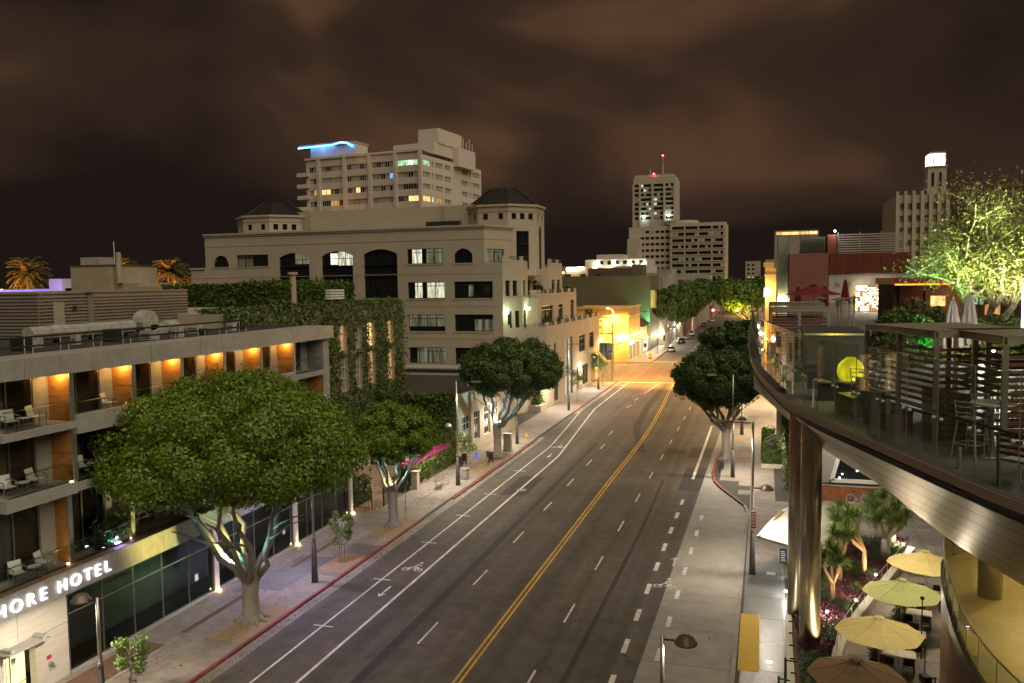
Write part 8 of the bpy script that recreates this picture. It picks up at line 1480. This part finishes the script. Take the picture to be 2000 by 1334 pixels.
# white boat shaped kiosk canopy and its board
kc_ = thing('kiosk_canopy', 'white boat shaped canopy of a kiosk behind the columns', 'canopy', (2.0, 53.2, SZ)); out2 = [(-.25, 50.4, 2.75), (.5, 53.0, 2.95), (1.3, 55.2, 3.1), (2.3, 57.0, 3.2), (4.4, 57.4, 3.0), (4.7, 54, 2.7), (3.4, 51, 2.5), (1.8, 49.6, 2.5)]
cm = MB(); n = len(out2); cm.add([*out2, *[(x, y, z - .14) for x, y, z in out2], (2.2, 53.4, 3.15), (2.2, 53.4, 2.8)], [(i, (i + 1) % n, 2 * n) for i in range(n)] + [(n + i, n + (i + 1) % n, 2 * n + 1) for i in range(n)] + [(i, (i + 1) % n, n + (i + 1) % n, n + i) for i in range(n)]); cm.build('roof', 'cushion_grey', kc_)
for i in range(3): a, b = Vector(out2[i]), Vector(out2[i + 1]); MB().bar(a + Vector((.15, -.05, .05)), b + Vector((.15, -.05, .05)), .16, .06).build('rim', 'plastic_white', kc_)
MB().bar((.75, 52.9, 3.1), (1.35, 54.6, 3.18), .1, .1).build('bracket', 'wood', kc_); MB().add([(.85, 53.0, 3.15), (1.25, 54.1, 3.2), (1.25, 54.1, 3.65), (.95, 53.1, 3.6)], [(0, 1, 2, 3)]).build('wind_panel', 'plastic_white', kc_)
for x, y in ((2.2, 52), (3.6, 52.5), (2.6, 55.8), (3.9, 55.8)): MB().tube([(x, y, SZ), (x, y, 2.7)], .04, 8).build('post', 'steel_pole', kc_)
MB().box(2.3, 52.3, SZ, 3.9, 55.6, 1.15).build('counter', 'plastic_white', kc_); light('kiosk_lamp', 'SPOT', (1.6, 52.6, 2.4), 45, (.95, .98, 1.0), kc_, .1, (1.4, 52.4, 0), 165, .3)
ab = thing('menu_board', 'black A-frame menu board under the white canopy edge', 'sign board', (1.35, 53.8, SZ)); 
for s_ in (1, -1):
    pn = MB().add([(1.1, 53.8 - s_ * .22, SZ), (1.6, 53.8 - s_ * .22, SZ), (1.6, 53.8 - s_ * .02, 1.0), (1.1, 53.8 - s_ * .02, 1.0)], [(0, 1, 2, 3)]).build('panel', 'blackboard', ab); MB().bar((1.08, 53.8 - s_ * .225, SZ), (1.08, 53.8 - s_ * .02, 1.02), .03).build('frame', 'plastic_white', pn); MB().bar((1.62, 53.8 - s_ * .225, SZ), (1.62, 53.8 - s_ * .02, 1.02), .03).build('frame', 'plastic_white', pn)
for k in range(6): z = .28 + k * .11; y = 53.8 - .22 + (z - SZ) * .23 - .012; MB().bar((1.2, y, z), (1.2 + .3 * (1 - .12 * (k % 3)), y, z), .02, .035).build('chalk_line', 'plastic_white', ab)
# right pavement planting by the mall wall
def planter(label, x0, y0, x1, y1, seed):
    t = thing('wall_planter', label, 'planter', ((x0 + x1) / 2, (y0 + y1) / 2, SZ)); MB().box(x0, y0, SZ, x1, y1, .5).build('kerb', 'limestone', t); MB().box(x0 + .12, y0 + .12, .5, x1 - .12, y1 - .12, .52).build('soil', 'mulch', t); GG = np.random.default_rng(seed); n = 1500
    leaves('shrubs', np.stack([GG.uniform(x0 + .1, x1 - .5, n), GG.uniform(y0 + .2, y1 - .1, n), .5 + np.abs(GG.normal(0, .3, n))], 1), .14, 'leaf_young', t, seed, 2.2, None, .3); leaves('clipped_hedge', np.stack([GG.uniform(x0, x0 + .5, n), GG.uniform(y0, y1, n), GG.uniform(.5, 1.1, n)], 1), .1, 'leaf_ivy', t, seed + 1, 1.5)
planter('low planter with bright shrubs nearest on the mall pavement', -.05, 80.9, 2.1, 88.5, 1); planter('second low planter behind the stair rails', 0.0, 91.5, 2.0, 98, 2)
for k in range(2): t = thing('stair_rail', 'pale stair handrail between the planters, %s one' % ('near', 'far')[k], 'railing', (.5, 89.2 + k * 1.6, SZ)); MB().tube([(.3, 89.2 + k * 1.6, SZ), (.3, 89.2 + k * 1.6, 1.05), (1.9, 89.4 + k * 1.6, 1.9), (1.9, 89.4 + k * 1.6, .5)], .03, 6).build('rail', 'plastic_white', t); MB().tube([(.3, 89.2 + k * 1.6, .6), (1.9, 89.4 + k * 1.6, 1.4)], .02, 6).build('mid_rail', 'plastic_white', t)
hg = thing('wall_ivy', 'tall strip of ivy climbing the mall street wall', 'ivy', (2.2, 74, SZ)); MB().box(2.16, 72, SZ, 2.28, 87, 8.6).build('trellis', 'iron_dark', hg); n = 6500; leaves('foliage', np.stack([2.15 - np.abs(G.normal(0, .13, n)), G.uniform(72, 87, n), G.uniform(SZ, 8.8, n)], 1), .15, 'leaf_young', hg, 5, 1.6, np.tile([-.8, -.2, .2], (n, 1)))
# bicycles parked at the right kerb tree
for k in range(2):
    t = thing('parked_bicycle', 'dark bicycle chained by the right kerb ficus, %s' % ('nearer one', 'farther one')[k], 'bicycle', (-3.6, 78.3 + k * 1.1, SZ)); x, y = -3.6, 78.3 + k * 1.1
    for q in (-.5, .5): w = MB().tube([(x + q * .25 + .0, y + q + .32 * math.cos(6.2832 * j / 18), SZ + .33 + .32 * math.sin(6.2832 * j / 18)) for j in range(19)], .022, 5, False); w.build('wheel', 'rubber', t)
    f = MB()
    for a, b in (((-.125, -.5, .33), (0, -.08, .3)), ((-.125, -.5, .33), (-.03, -.2, .8)), ((0, -.08, .3), (-.03, -.2, .8)), ((-.03, -.2, .8), (.08, .38, .82)), ((0, -.08, .3), (.08, .38, .82)), ((.125, .5, .33), (.08, .36, .98))): f.tube([(x + a[0], y + a[1], SZ + a[2]), (x + b[0], y + b[1], SZ + b[2])], .016, 5)
    f.build('frame', 'iron_dark', t); MB().tube([(x - .2, y + .34, SZ + .98), (x + .3, y + .36, SZ + .98)], .012, 5).build('handlebar', 'steel_pole', t); MB().cbox(x - .03, y - .22, SZ + .82, .12, .26, .05).build('saddle', 'rubber', t)

# ---------------- fallen leaves and grit in the gutters
n = 900; q = np.stack([-24.45 + np.abs(G.normal(0, .22, n)) - .05, G.uniform(22, 90, n), np.full(n, .012)], 1); q2 = np.stack([G.uniform(-29.5, -24.9, 500), G.uniform(22, 85, 500), np.full(500, SZ + .012)], 1); q3 = np.stack([G.uniform(-23, -2, 260), G.uniform(24, 120, 260), np.full(260, .014)], 1)
lf = leaves('fallen_leaves', np.concatenate([q, q2, q3]), .075, 'mulch', None, 21, 1.6, np.tile([0, 0, 4.0], (n + 760, 1)), fold=.05); tag(lf, 'scattered fallen leaves and grit in the gutter and on paving', 'leaf litter', kind='stuff')
